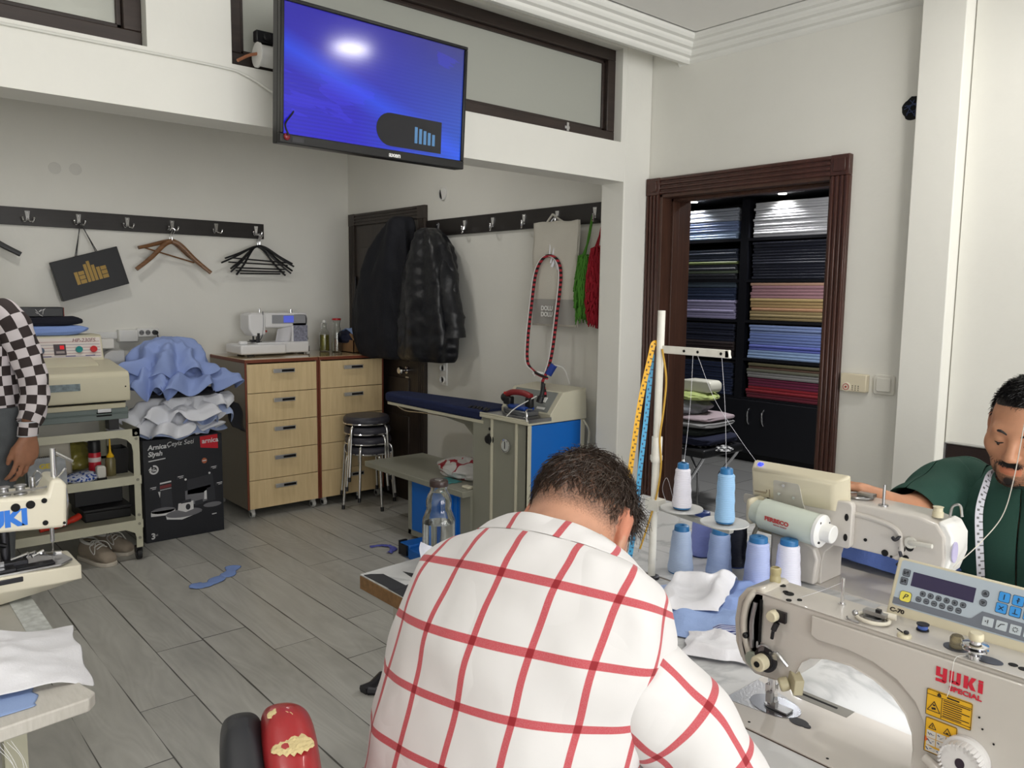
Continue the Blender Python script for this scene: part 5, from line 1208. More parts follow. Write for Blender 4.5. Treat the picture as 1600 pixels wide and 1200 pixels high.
# chair with clothes
t = thing('showroom_chair', 'chrome-legged chair under folded clothes in the showroom', 'chair', (4.75, 3.47, 0), rz=.0)
obj('seat', B().box(4.50, 4.98, 3.18, 3.72, .40, .46), BLACKP, t, bevel=.015)
for (x, y) in ((4.54, 3.2), (4.94, 3.2), (4.94, 3.68), (4.54, 3.68)):
    sx = 1 if x > 4.7 else -1; sy__ = 1 if y > 3.45 else -1
    obj('leg', B().tube(bez([(x, y, .42), (x-sx*.0, y-sy__*.02, .38), (x-sx*.02, y-sy__*.13, .22), (x, y-sy__*.14, .16), (x+sx*.01, y-sy__*.14, .0)], 6), .012, 10), CHROME, t)
CHK = NT('black_white_check_cloth', .85)
CHK.link(CHK.n('TexChecker', {'Vector': CHK.n('TexCoord').outputs['Object'], 'Scale': 34., 'Color1': (.01, .01, .015, 1), 'Color2': (.6, .6, .6, 1)}).outputs[0], 'Base Color')
drape('checked_cushion', 'black and white checked cloth spread over the showroom chair seat', CHK.m, 4.74, 3.45, .28, .29, .475, .44, 2., .014, 4, cat='cloth')
foldpack('folded_jeans', 'dark navy folded trousers lowest on the showroom chair', 'trousers', (4.75, 3.44, .505), .22, .24, .032, DENIM, 5.)
foldpack('folded_cardigan', 'tan edged black folded garment on the navy trousers of the showroom chair', 'garment', (4.75, 3.45, .56), .2, .2, .024, mat('dark_green_cloth', (52, 58, 56), .85), 6.)
foldpack('folded_sweater', 'pale grey folded garment in the showroom chair stack', 'garment', (4.75, 3.43, .61), .2, .2, .024, mat('mid_grey_cloth', (150, 150, 150), .85), 7.)
foldpack('folded_shirt', 'white and maroon folded garment near the top of the showroom chair stack', 'garment', (4.76, 3.42, .655), .19, .19, .02, mat('mauve_cloth', (168, 152, 158), .85), 8.)
lump('grey_sweater', (4.72, 3.58, .72), (.2, .22, .075), mat('grey_sweater_cloth', (150, 152, 158), .9, bump=.2, bs=90), 'crumpled grey sweater on the stack of the showroom chair', 'sweater', 3., .25, 4.)
lump('green_cloth', (4.72, 3.41, .80), (.13, .14, .035), mat('lime_cloth', (176, 190, 120), .85), 'pale lime green cloth under the white appliance on the showroom chair', 'cloth', 4., .25, 4.)
tag(obj('white_appliance', B().prism(rrect(.26, .085, .035, 5, 3.39, .875), 0, 4.66, 4.80), mat('appliance_ivory', (216, 214, 200), .35), bevel=.012, seg=3), 'rounded ivory appliance on top of the showroom chair clothes', 'appliance')
# ------------------------------------------------------------------ sewing tables
def marble():
    t = NT('marble_film', .22)
    tc = t.n('TexCoord').outputs['Object']
    n = t.n('TexNoise', {'Vector': tc, 'Scale': 3.2, 'Detail': 6, 'Distortion': 1.6}).outputs['Fac']
    vein = t.n('MapRange', {0: t.math('ABSOLUTE', t.math('SUBTRACT', n, .5)), 1: 0., 2: .035, 3: 1., 4: 0.}).outputs[0]
    t.link(t.mix(t.math('MULTIPLY', vein, .5), lin((206, 207, 208)), lin((150, 152, 156))), 'Base Color'); return t.m
MARB = marble(); CHIP = mat('chipboard_edge', (128, 96, 62), .7, var=.2, vs=60); TAPE = mat('black_tape', (26, 28, 36), .5)
def stable(label, x0, x1, y0, ya, yb):
    t = thing('sewing_table', label, 'table', ((x0+x1)/2, (y0+ya)/2, 0))
    p = [(x0, y0), (x1, y0), (x1, yb), (x0, ya)]
    obj('table_top', B().prism(p, 2, .742, .777), CHIP, t, bevel=.002)
    obj('white_film', B().prism([(a+.002*(1 if a == x0 else -1), c) for a, c in p], 2, .777, .78), MARB, t)
    for x in (x0+.05, x1-.09):
        for y in (y0+.1, ya-.12): obj('leg', B().box(x, x+.04, y, y+.04, 0, .742), mat('leg_cream', (186, 184, 176), .45), t)
    obj('cross_bar', B().box(x0+.05, x1-.05, ya-.11, ya-.08, .15, .18), mat('leg_cream', (186, 184, 176), .45), t)
    return t
ta = stable('sewing table in front of the man in the checked red and white shirt', 1.007, 1.595, -.35, 1.752, 1.80)
obj('tape_strip', B().prism([(1.02, 1.60), (1.055, 1.60), (1.055, 1.715), (1.03, 1.735), (1.012, 1.74), (1.012, 1.60)], 2, .780, .7812).prism([(1.0, 1.2), (1.13, 1.42), (1.135, 1.63), (1.105, 1.70), (1.095, 1.62), (1.05, 1.61), (1.01, 1.62)], 2, .780, .7808), TAPE, ta)
stable('sewing table in front of the man in the green T-shirt', 1.60, 2.24, -.35, 1.80, 1.84)

# ------------------------------------------------------------------ lockstitch machine in front
ENA = mat('machine_enamel', (198, 193, 187), .3, coat=.25, var=.03, vs=4); ENC = mat('machine_cream', (208, 200, 176), .35, coat=.1, var=.03, vs=5)
REDL = mat('print_red', (200, 36, 58), .45); YEL = mat('sticker_yellow', (228, 176, 36), .5); INK = mat('print_ink', (44, 36, 34), .5); KNOB = mat('knob_ivory', (206, 198, 172), .4)
t = thing('lockstitch_machine', 'cream lockstitch sewing machine with red and yellow markings at the front table edge', 'sewing machine', (1.24, .5, .78))
def bedp(x0, x1, y0, y1, r=.014): return [(a+(x0+x1)/2, c+(y0+y1)/2) for a, c in rrect(x1-x0, y1-y0, r, 4)]
obj('bed', B().prism(bedp(1.134, 1.323, .285, .776), 2, .775, .7835), ENA, t, bevel=.0012)
obj('bed_seam', B().prism(bedp(1.1315, 1.3255, .282, .7785), 2, .7795, .7806), mat('seam_brown', (70, 56, 46), .8), t)
obj('slide_plate', B().prism([(1.186, .774), (1.296, .774), (1.27, .69), (1.262, .672), (1.24, .660), (1.215, .664), (1.20, .68)], 2, .7832, .7842), STEEL, t)
obj('needle_plate', B().prism(circ(.034, 28, 1.232, .70, .046), 2, .784, .7851), mat('needle_plate_steel', (150, 152, 158), .22, 1.), t)
obj('bed_slot', B().box(1.292, 1.322, .60, .70, .7832, .784, 0).box(1.306, 1.312, .625, .70, .784, .7843, 1), [mat('slot_grey', (120, 118, 112), .5), DARK], t)
obj('plate_button', B().prism(circ(.012, 18, 1.215, .645, .017), 2, .7832, .7846).prism(circ(.006, 10, 1.212, .63, .008), 2, .7832, .785), DKSTEEL, t)
b = B()
for x, y in ((1.15, .70), (1.15, .56), (1.27, .765)): b.prism(circ(.0025, 8, x, y), 2, .7832, .7838)
obj('bed_hole', b, DARK, t)
prof = [(.22, .7835), (.448, .7835), (.446, .84), (.449, .865), (.46, .889), (.48, .909), (.51, .924), (.545, .932), (.585, .929), (.612, .920), (.626, .908), (.636, .885), (.650, .866), (.672, .860), (.712, .858), (.738, .872), (.747, .90), (.750, .94), (.746, .975), (.734, .994), (.712, 1.003), (.66, 1.003), (.22, 1.006)]
def armsec(x, s=0.):
    cyy, cz = .55, .95
    return [(x, y+(-s if y > .449 and z < 1.0 else 0)*(1 if y > .7 else 0), min(z, 1.006-s) if z > .99 else z) for y, z in prof]
b = B().rings([armsec(1.180, .006), armsec(1.174, .0), armsec(1.262), armsec(1.270, .006)][0:1]+[armsec(1.176, .003), armsec(1.258, .0), armsec(1.266, .005)])
obj('arm', b, ENA, t, bevel=.004, seg=3)
obj('pillar_panel', B().prism([(.22, .787), (.425, .787), (.424, .85), (.430, .885), (.446, .916), (.474, .939), (.51, .953), (.55, .958), (.60, .956), (.612, .962), (.612, .994), (.22, .996)], 0, 1.1725, 1.178), ENA, t, bevel=.004, seg=4)
obj('rear_body', B().prism([(.22, .7835), (.43, .7835), (.43, .9), (.47, .945), (.56, .955), (.56, .998), (.22, .998)], 0, 1.262, 1.30), ENA, t, bevel=.006)
# face plate and thread path
fp = obj('face_plate', B().prism([(.700, .862), (.742, .874), (.753, .90), (.757, .94), (.752, .98), (.737, 1.001), (.71, 1.010), (.70, 1.004)], 0, 1.180, 1.262), mat('face_plate_grey', (196, 190, 180), .3, coat=.3), t, bevel=.004, seg=3)
obj('take_up_slot', B().box(1.1745, 1.1762, .7005, .7055, .918, .992), DARK, t)
obj('raised_rib', B().tube(bez([(1.176, .722, .89), (1.174, .733, .93), (1.176, .732, .97), (1.183, .722, .998), (1.20, .706, 1.006)], 6), .006, 10), mat('face_plate_grey', (196, 190, 180), .3, coat=.3), t)
obj('take_up_cover', B().tube(bez([(1.172, .715, .905), (1.17, .716, .95), (1.174, .713, .985)], 6), .004, 8), STEEL, t)
obj('black_stud', B().ell((1.172, .728, .922), (.006, .006, .006), 12, 8), BLACKP, t)
obj('tension_knob', B().lathe([(.021, 0), (.021, .004), (.016, .006), (.016, .010), (.0001, .011)], (1.174, .688, .892), (-1, 0, 0), n=28).lathe([(.0135, .011), (.0135, .026), (.011, .028), (.0001, .028)], (1.174, .688, .892), (-1, 0, 0), n=28, m=1).cyl((1.1455, .688, .892), (1.144, .688, .892), .005, n=14, m=2), [DKSTEEL, KNOB, DARK], t)
obj('green_plug', B().lathe([(.0135, 0), (.0135, .004), (.011, .006), (.0001, .006)], (1.174, .713, .884), (-1, 0, 0), n=24), mat('plug_grey_green', (150, 158, 146), .4), t)
obj('thread_guide', B().lathe([(.0095, 0), (.0095, .012), (.008, .014), (.0001, .014)], (1.172, .675, .975), (-1, 0, 0), n=20), KNOB, t)
obj('guide_lever', B().box(1.170, 1.176, .655, .675, .966, .984).tube(bez([(1.168, .668, .965), (1.166, .673, .95), (1.168, .676, .935)]), [.005]*12+[.003]*13, 8), DKSTEEL, t)
obj('thread_hooks', B().tube(bez([(1.172, .705, .918), (1.165, .70, .912), (1.168, .692, .918), (1.172, .682, .915)]), .002, 6).tube(bez([(1.172, .68, .905), (1.166, .665, .914), (1.168, .655, .905), (1.172, .648, .896)]), .003, 6).box(1.168, 1.174, .69, .70, .902, .915).box(1.168, 1.174, .665, .68, .90, .91), STEEL, t)
lb = B(); lb.obox((1.178, .635, .872), (.010, .012, .004), (.006, -.005, .0), (.002, .0, .012))
lb.lathe([(.0105, 0), (.0115, .003), (.0115, .014), (.0095, .016), (.0001, .016)], (1.176, .646, .866), V(-.6, .7, -.3), n=20)
obj('knee_lamp_knob', lb, mat('knob_olive', (176, 168, 140), .4), t, bevel=.003)
obj('needle_bar', B().cyl((1.228, .708, .815), (1.228, .708, .865), .0055, n=14).cyl((1.22, .70, .81), (1.22, .70, .862), .005, n=14).box(1.216, 1.234, .697, .712, .812, .826).box(1.218, 1.23, .695, .708, .79, .812).cyl((1.225, .706, .785), (1.225, .706, .812), .0012, n=8), CHROME, t)
obj('presser_foot', B().prism([(1.214, .668), (1.236, .668), (1.236, .705), (1.23, .715), (1.22, .715), (1.214, .705)], 2, .786, .789).box(1.214, 1.224, .69, .70, .789, .80).box(1.205, 1.214, .694, .704, .80, .818), STEEL, t)
# top fittings
b = B()
for x, y, r in ((1.209, .672, .008), (1.212, .68, .005), (1.182, .657, .0045), (1.197, .646, .004), (1.207, .335, .006), (1.204, .322, .006), (1.235, .70, .006)): b.prism(circ(r, 16, x, y), 2, 1.0028, 1.0046)
obj('top_hole', b, DARK, t)
obj('oil_cap', B().lathe([(.0095, 0), (.0095, .012), (.0085, .014), (.0085, .018), (.0095, .02), (.0095, .028), (.0065, .03), (.0065, .026), (.0001, .026)], (1.235, .714, 1.003), n=20), mat('cap_khaki', (176, 166, 128), .4), t)
obj('guide_post', B().cyl((1.234, .592, 1.003), (1.234, .592, 1.048), .0028, n=12).cyl((1.234, .592, 1.002), (1.234, .592, 1.006), .006, n=14), CHROME, t)
obj('bobbin_winder', B().tube([(1.205+.019*math.cos(a), .528+.024*math.sin(a), 1.008) for a in [i*PI/12 for i in range(24)]], .003, 8, closed=True).lathe([(.0001, 0), (.016, 0), (.015, .005), (.0001, .006)], (1.212, .53, 1.004), n=22, m=1).box(1.206, 1.22, .51, .545, 1.012, 1.018, 1).box(1.21, 1.217, .52, .527, 1.01, 1.022, 2).ell((1.196, .552, 1.012), (.005, .005, .005), 10, 7, 1).tube(bez([(1.186, .56, 1.006), (1.178, .553, 1.006), (1.18, .538, 1.005)]), .0015, 6, 1).cyl((1.222, .50, 1.014), (1.218, .518, 1.014), .005, n=12, m=0), [mat('winder_cream', (216, 210, 196), .35), STEEL, BLACKP], t)
obj('small_knob', B().lathe([(.010, 0), (.010, .003), (.0085, .005), (.0001, .005)], (1.186, .472, 1.003), n=20).ell((1.187, .470, 1.010), (.005, .004, .003), 10, 6, 1).tube([(1.186, .475, 1.009), (1.196, .487, 1.008)], .001, 5, 1), [KNOB, BLACKP], t)
obj('bobbin', B().lathe([(.0001, 0), (.009, 0), (.009, .0015), (.006, .002), (.006, .008), (.009, .0085), (.009, .01), (.0001, .01)], (1.228, .463, 1.005), n=20).lathe([(.0064, .002), (.0075, .005), (.0064, .008)], (1.228, .463, 1.005), n=20, m=1, caps=False), [DKSTEEL, mat('thread_cornflower', (84, 112, 190), .7)], t)
obj('oil_gauge', B().lathe([(.0095, 0), (.0095, .014), (.007, .018), (.0001, .018)], (1.206, .407, 1.004), n=20), mat('amber_clear', (186, 174, 140), .12, trans=.7), t)
obj('gauge_collar', B().prism(circ(.0155, 22, 1.205, .407, .017), 2, 1.003, 1.005).prism(circ(.012, 20, 1.197, .362, .018), 2, 1.003, 1.0045), mat('collar_slate', (86, 88, 98), .35, .6), t)
obj('top_tension', B().lathe([(.008, 0), (.008, .006), (.004, .008), (.004, .012), (.0165, .014), (.0165, .016), (.008, .018), (.0165, .02), (.0165, .022), (.0075, .024), (.0075, .028)], (1.188, .377, 1.003), n=26, m=0).lathe([(.009, .028), (.0095, .030), (.0095, .036), (.008, .038), (.0001, .038)], (1.188, .377, 1.003), n=22, m=1), [CHROME, KNOB], t)
# maker's mark and stickers
b = B()
def glyph(polys, y0, w=.0145, z0=.9605, h_=.0215):
    for pg in polys: b.prism([(y0-w*px/5, z0+h_*pz/6) for px, pz in pg], 0, 1.1712, 1.1720)
RC = lambda a, c, d, e: [(a, c), (d, c), (d, e), (a, e)]
glyph([RC(0, 2.2, 1.9, 6), RC(1.9, 2.2, 3.1, 3.2), RC(3.1, .6, 5, 6), [(0, 0), (4.4, 0), (5, .6), (3.1, 1.2), (0, 1.2)]], .4195)
glyph([RC(0, 1.6, 1.9, 6), [(.5, 1), (4.5, 1), (5, 1.6), (3.2, 2.3), (1.9, 2.3), (0, 1.6)], RC(3.2, 1.6, 5, 6)], .4015)
glyph([RC(0, 1, 1.9, 6), [(1.9, 3.2), (3.3, 6), (5.4, 6), (3.7, 3.6), (5.4, 1), (3.3, 1), (1.9, 3.0)]], .383)
glyph([RC(0, 1, 1.9, 4.9), RC(0, 5.15, 1.9, 6)], .3645, .0155)
obj('red_logo', b, REDL, t, smooth=False)
text('SPECIAL', .0098, REDL, t, (1.1711, .401, .9532), (0, -1, 0), (0, 0, 1), sx=1.2, bold=.0003)
def fy(Y, Z, m, x=1.1712): return B().prism([(Y[0], Z[0]), (Y[1], Z[0]), (Y[1], Z[1]), (Y[0], Z[1])], 0, x-.0004, x+.0004)
obj('sticker_backing', B().prism(rrect(.060, .040, .003, 3, .399, .926), 0, 1.171, 1.1718).prism(rrect(.042, .052, .003, 3, .407, .877), 0, 1.171, 1.1718), YEL, t, smooth=False)
b = B(); x = 1.1704
def ln(y0, z0, y1, z1, w=.0006): b.obox((x, (y0+y1)/2, (z0+z1)/2), (.0002, 0, 0), (0, (y1-y0)/2, (z1-z0)/2), V(0, -(z1-z0), (y1-y0)).normalized()*w*.5)
def tri(cy_, cz, s, w=.0009): 
    for a, c in (((-1, -.8), (1, -.8)), ((1, -.8), (0, .95)), ((0, .95), (-1, -.8))): ln(cy_+s*a[0], cz+s*a[1], cy_+s*c[0], cz+s*c[1], w)
for a, c in (((.429, .907), (.3695, .907)), ((.429, .945), (.3695, .945)), ((.429, .907), (.429, .945)), ((.3695, .907), (.3695, .945)), ((.429, .938), (.3695, .938)), ((.4085, .908), (.4085, .938)), ((.4085, .911), (.3695, .911))): ln(*a, *c)
tri(.4185, .921, .0085); tri(.4125, .9415, .0022, .0018); ln(.420, .9235, .4170, .9235, .002); ln(.4215, .918, .4160, .919, .003)
for k in range(8):
    e = .3715+.012*abs(math.sin(k*2.1)); ln(.4065, .9355-.0032*k, e, .9355-.0032*k, .0011)
ln(.402, .9415, .386, .9415, .002)
for a, c in (((.428, .8515), (.3865, .8515)), ((.428, .9025), (.3865, .9025)), ((.428, .8515), (.428, .9025)), ((.3865, .8515), (.3865, .9025))): ln(*a, *c)
tri(.4185, .892, .005, .0008); tri(.3985, .892, .005, .0008); ln(.4185, .894, .4185, .89, .0008); ln(.400, .8895, .397, .8895, .0016)
obj('sticker_print', b, INK, t, smooth=False)
b = B(); c2 = B()
for i in range(3):
    for j in range(2):
        yy = .4255-.0133*i; zz = .8845-.0115*j
        b.prism([(yy, zz), (yy-.0122, zz), (yy-.0122, zz-.0105), (yy, zz-.0105)], 0, 1.1702, 1.1708, 0)
        for q in range(3): b.obox((1.17, yy-.003-.003*q, zz-.005+.002*math.sin(q*3+i+j)), (.0002, 0, 0), (0, .0014, .0016*math.cos(q+i)), (0, -.0004, .0005), 1)
b.prism([(.4255, .862), (.413, .859), (.400, .860), (.3885, .862), (.3885, .853), (.4255, .853)], 0, 1.1702, 1.1708, 0)
for q in range(7): b.obox((1.17, .424-.005*q, .857+.001*math.sin(q*2)), (.0002, 0, 0), (0, .0016, .0018*math.cos(q*1.7)), (0, -.0005, .0006), 1)
b.prism([(.4275, .874), (.422, .870), (.4275, .866)], 0, 1.17, 1.1707, 2)
obj('sticker_pictograms', b, [mat('pictogram_white', (214, 210, 204), .5), mat('pictogram_blue', (90, 100, 130), .5), mat('pictogram_orange', (214, 96, 40), .5)], t, smooth=False)
dl = obj('stitch_dial', B().lathe([(.031, 0), (.031, .008), (.027, .010), (.027, .020), (.0255, .024), (.022, .025), (.0001, .025)], (1.172, .372, .866), (-1, 0, 0), n=44), mat('dial_white', (216, 214, 214), .35), t)
b = B()
for k in range(30):
    a = 2*PI*k/30; d = V(0, math.cos(a), math.sin(a)); b.obox(V(1.1515, .372, .866)+d*.0262, d*.0012, V(.009, 0, 0), V(0, -d.z, d.y)*.0012)
for k in range(10):
    a = 2*PI*k/10; d = V(0, math.cos(a), math.sin(a)); b.obox(V(1.1468, .372, .866)+d*.0195, d*.0022, V(.0004, 0, 0), V(0, -d.z, d.y)*.0006)
obj('dial_ridges', b, mat('dial_white', (216, 214, 214), .35), dl)
obj('dial_badge', B().prism(circ(.0062, 20, .372, .866, .0075), 0, 1.1463, 1.1472), mat('badge_dark_plum', (58, 48, 60), .3, .4), dl)
obj('lower_lever', B().tube(bez([(1.168, .425, .842), (1.162, .40, .834), (1.16, .37, .82)], 8), .007, 12), ENA, t)
b = B()
for y, z in ((.355, .915), (.40, .845), (.36, .93), (.34, .90)): b.cyl((1.1715, y, z), (1.1705, y, z), .0014, n=8)
obj('front_screw', b, DARK, t)
obj('arm_thread', B().tube(bez([(1.188, .385, 1.005), (1.174, .397, 1.0), (1.170, .399, .96), (1.1695, .402, .944)], 6), .0004, 5), WHITEP, t)
l = bpy.data.lights.new('machine_led', 'AREA'); l.shape = 'RECTANGLE'; l.size = .012; l.size_y = .16; l.energy = E_LED; l.color = (1, 1, 1)
lo_ = bpy.data.objects.new('machine_led', l); COL.objects.link(lo_); lo_.parent = t; lo_.location = (1.325-1.24, .545-.5, .945-.78); lo_.rotation_euler = (0, -.75, 0)
obj('led_strip', B().box(1.30, 1.322, .46, .62, .945, .958).box(1.26, 1.305, .5, .58, .952, .958), mat('led_housing', (214, 210, 202), .4), t, bevel=.002)
# operating panel behind the arm
t = thing('control_panel', 'grey-blue button panel in a cream case on the front machine', 'control panel', (1.28, .42, 1.0))
P0 = V(1.265, .535, 1.0); pu = V(0, -1, 0); pv = V(.035, 0, .083).normalized(); pn = pv.cross(pu)*1.
if pn.x > 0: pn = -pn
def pl(poly, d, m, bld, th=.0006): bld.plate(poly, P0+pn*d, pu, pv, th if pu.cross(pv).dot(pn) > 0 else -th, m)
def PR(u0, u1, v0, v1, r=.002): return rrect(u1-u0, v1-v0, r, 3, (u0+u1)/2, (v0+v1)/2)
b = B(); 
o2 = P0-pn*.012
b.rings([[q+pu*a+pv*c for a, c in ((.004, -.008), (.24, -.008), (.24, .092), (.004, .092))] for q in (P0-pn*.045+pu*.012, P0-pn*.012)]+[[P0-pn*.004+pu*a+pv*c for a, c in ((.0, -.010), (.243, -.010), (.243, .093), (.0, .093))]]+[[P0+pu*a+pv*c for a, c in ((.001, -.007), (.242, -.007), (.242, .0915), (.001, .0915))]])
obj('panel_case', b, ENC, t, bevel=.003)
b = B()
pl(PR(.007, .236, .016, .089, .004), 0., 0, b); pl([(.007, .018), (.22, .018), (.236, .018), (.236, .042), (.134, .0435), (.122, .0295), (.118, .0283), (.007, .0283)], .0006, 1, b)
pl([(.028, .052), (.1195, .052), (.1195, .0745), (.028, .0745)], .0006, 2, b)
obj('membrane', b, [mat('membrane_blue_grey', (176, 188, 200), .35), mat('membrane_slate', (112, 118, 130), .35), mat('display_violet', (58, 52, 82), .12)], t, smooth=False)
GB = [mat('key_grey', (104, 110, 120), .4), mat('key_edge', (60, 64, 74), .4), mat('key_ink', (34, 36, 44), .4), mat('key_blue', (60, 150, 226), .35), mat('key_yellow', (232, 220, 96), .35), mat('key_pale', (190, 200, 208), .35)]
def key(u, v, w_, h_, m, r=.002, edge=True, glyph=None):
    b = B()
    if edge: pl(PR(u-w_/2-.0007, u+w_/2+.0007, v-h_/2-.0007, v+h_/2+.0007, r), .0007, 1, b)
    pl(PR(u-w_/2, u+w_/2, v-h_/2, v+h_/2, r), .0013, m, b)
    for a0, c0, a1, c1 in (glyph or []):
        d = V(a1-a0, c1-c0, 0); n_ = V(-d.y, d.x, 0).normalized()*.0005
        pl([(u+a0-n_.x, v+c0-n_.y), (u+a1-n_.x, v+c1-n_.y), (u+a1+n_.x, v+c1+n_.y), (u+a0+n_.x, v+c0+n_.y)], .0019, 2, b)
    obj('key', b, GB, t, smooth=False)
s = .0028
key(.018, .0700, .010, .0105, 0, glyph=[(-s, -s, -s, s), (-s, -s, s, s), (s, -s, s, s)]); key(.017, .0565, .010, .0105, 0, glyph=[(-s, -s, -s, s), (-s, -s, s, s), (s, -s, s, s), (0, s, s, 0)])
key(.0245, .033, .0165, .0155, 4, .004)
text('P', .012, GB[2], t, P0+pn*.0020+pu*.0205+pv*.029, pu, pv, shear=.3, sx=1.1)
for k in range(6):
    key(.0485+.0117*k, .0445, .0072, .0072, 0, .0034, glyph=[(-.002, 0, .002, 0), (0, -.002, 0, .002)]); key(.0440+.0117*k, .0347, .0072, .0072, 0, .0034, glyph=[(-.0022, 0, .0022, 0)])
key(.133, .070, .0085, .009, 0, .004, glyph=[(-.0022, -.0015, 0, .002), (0, .002, .0022, -.0015), (-.0022, -.0015, .0022, -.0015)]); key(.1325, .056, .0085, .009, 0, .004, glyph=[(-.0022, .0015, 0, -.002), (0, -.002, .0022, .0015), (-.0022, .0015, .0022, .0015)])
for i, u in enumerate((.158, .176, .194, .212)):
    key(u, .0718, .0138, .0138, 3, .002, glyph=[(0, -.004, 0, .004)]+([(-.002, 0, .002, 0), (0, .004, .002, .002)] if i else [])); key(u-.001, .0552, .0138, .0138, 3, .002, glyph=[[(-.003, -.003, .003, .003), (-.003, .003, .003, -.003)], [(0, -.003, 0, .004), (-.003, -.003, .004, -.003)], [(-.003, -.003, .003, .003)], [(0, -.003, 0, .003)]][i])
for i, u in enumerate((.144, .162, .180, .198)):
    key(u, .0305, .0145, .013, 5, .001, False, [[(0, -.002, 0, .003), (-.003, -.001, -.003, .001), (0, -.0035, .0001, -.003)], [(-.004, -.003, -.001, .002), (-.001, .002, .004, .003)], [(.0022*math.cos(a), .0022*math.sin(a), .0038*math.cos(a), .0038*math.sin(a)) for a in [q*PI/4 for q in range(8)]], [(-.003, 0, .003, 0)]][i])
text('C-70', .0088, INK, t, P0+pn*.0006+pu*.0055+pv*.0055, pu, pv, sx=1.25, bold=.0003)
obj('panel_bracket', B().box(1.29, 1.32, .40, .50, .93, 1.03), STEEL, t)

# ------------------------------------------------------------------ second machine, seen from its back
t = thing('lockstitch_machine', 'cream lockstitch machine seen from its back, with motor, before the green T-shirt man', 'sewing machine', (1.93, .86, .78))
obj('bed', B().prism(bedp(1.86, 2.048, .62, 1.10), 2, .775, .7835), ENA, t, bevel=.001)
prof2 = [(1.10, .7835), (.955, .7835), (.955, .84), (.948, .87), (.928, .89), (.89, .897), (.80, .898), (.762, .893), (.752, .875), (.745, .862), (.70, .862), (.675, .88), (.668, .92), (.672, .975), (.69, 1.0), (.73, 1.008), (1.10, 1.01)]
def s2(x, d): return [(x, y, z) for y, z in [(.88+(y-.88)*(1-d*.3), .93+(z-.93)*(1-d) if z > .9 else z) for y, z in prof2]]
b = B().rings([s2(1.868, .05), s2(1.872, 0), s2(1.965, 0), s2(1.972, .05)])
obj('arm', b, ENA, t, bevel=.004, seg=3)
obj('pillar_rear', B().prism([(1.085, .7835), (.962, .7835), (.955, .85), (.965, .878), (.99, .888), (1.085, .888)], 0, 1.845, 1.87), ENA, t, bevel=.006, seg=3)
obj('rear_cover_frame', B().tube(bez([(1.868, .93, .985), (1.866, .84, .982), (1.866, .785, .972), (1.866, .765, .95), (1.866, .764, .91), (1.867, .775, .90)], 6), .006, 8), ENA, t)
obj('face_plate', B().prism([(.69, .862), (.668, .885), (.655, .93), (.657, .975), (.672, 1.0), (.69, 1.006)], 0, 1.874, 1.965), WHITEP, t, bevel=.005)
obj('holo_sticker', B().prism(circ(.016, 20, .662, .945), 0, 1.872, 1.8745) if False else B().prism([(1.885+.016*math.cos(a), .94+.024*math.sin(a)) for a in [i*PI/10 for i in range(20)]], 1, .6535, .656), mat('sticker_lilac', (196, 190, 226), .25), t)
obj('mount_plate', B().prism(rrect(.25, .115, .012, 4, 1.0, .955), 0, 1.848, 1.868), ENA, t, bevel=.003)
b = B()
for y, z in ((1.10, .985), (1.105, .915), (.888, .975), (.888, .925)): b.prism([(y+.005*math.cos(a), z+.009*math.sin(a)) for a in [i*PI/6 for i in range(12)]], 0, 1.8468, 1.8485)
for y, z, r in ((.848, .925, .004), (.80, .905, .008), (.762, .925, .008), (.745, .932, .009), (.752, .905, .007), (.785, .90, .003)): b.cyl((1.8685, y, z), (1.866, y, z), r, n=14)
obj('screw_hole', b, DARK, t)
mo = obj('motor_housing', B().lathe([(.020, -.03), (.030, -.028), (.034, -.002), (.034, 0), (.040, .0), (.040, .145), (.039, .15)], (1.808, 1.085, .948), (0, -1, -.06), n=36).box(1.80, 1.85, 1.0, 1.06, .93, .965), mat('motor_grey_green', (192, 200, 190), .35), t)
obj('motor_end_cap', B().lathe([(.041, .15), (.041, .158), (.037, .161), (.024, .162), (.022, .186), (.020, .188), (.0001, .188)], (1.808, 1.085, .948), (0, -1, -.06), n=36), WHITEP, mo)
obj('motor_drive_end', B().box(1.785, 1.85, 1.105, 1.13, .915, .985), ENC, mo, bevel=.012)
b = B()
for a in (0.6, 2.2, 4., 5.4): b.cyl((1.808+.031*math.cos(a), .926, .938+.031*math.sin(a)), (1.808+.031*math.cos(a), .922, .938+.031*math.sin(a)), .003, n=8)
obj('cap_screw', b, DKSTEEL, mo)
text('FERBECO', .0145, mat('print_dull_red', (176, 60, 60), .5), mo, (1.7672, 1.06, .945), (0, -1, -.06), (0, 0, 1), sx=1.1, bold=.0006)
text('servo motor', .006, mat('print_dull_red', (176, 60, 60), .5), mo, (1.7672, 1.035, .9365), (0, -1, -.06), (0, 0, 1), sx=1.2)
obj('belt_cover', B().prism(rrect(.13, .17, .02, 4, 1.97, .945), 1, 1.10, 1.175), mat('belt_cover_cream', (208, 200, 162), .4), t, bevel=.01)
b = B()
for k in range(6): b.tube(bez([(1.86+.012*k, 1.115, .95-.01*k), (1.83+.012*k, 1.125+.006*k, .88), (1.82+.016*k, 1.13+.008*k, .82), (1.84+.02*k, 1.10+.01*k, .784)], 6), .0045, 8, k % 2)
obj('cables', b, [mat('cable_grey', (150, 148, 136), .5), BLACKP], t)
obj('spindle_post', B().cyl((1.90, .825, 1.008), (1.90, .825, 1.06), .0035, n=12).cyl((1.90, .825, 1.008), (1.90, .825, 1.012), .011, n=16), STEEL, t)
obj('oil_cap', B().lathe([(.012, 0), (.012, .012), (.010, .014), (.010, .022), (.012, .024), (.0001, .026)], (1.91, .705, 1.006), n=20), KNOB, t)
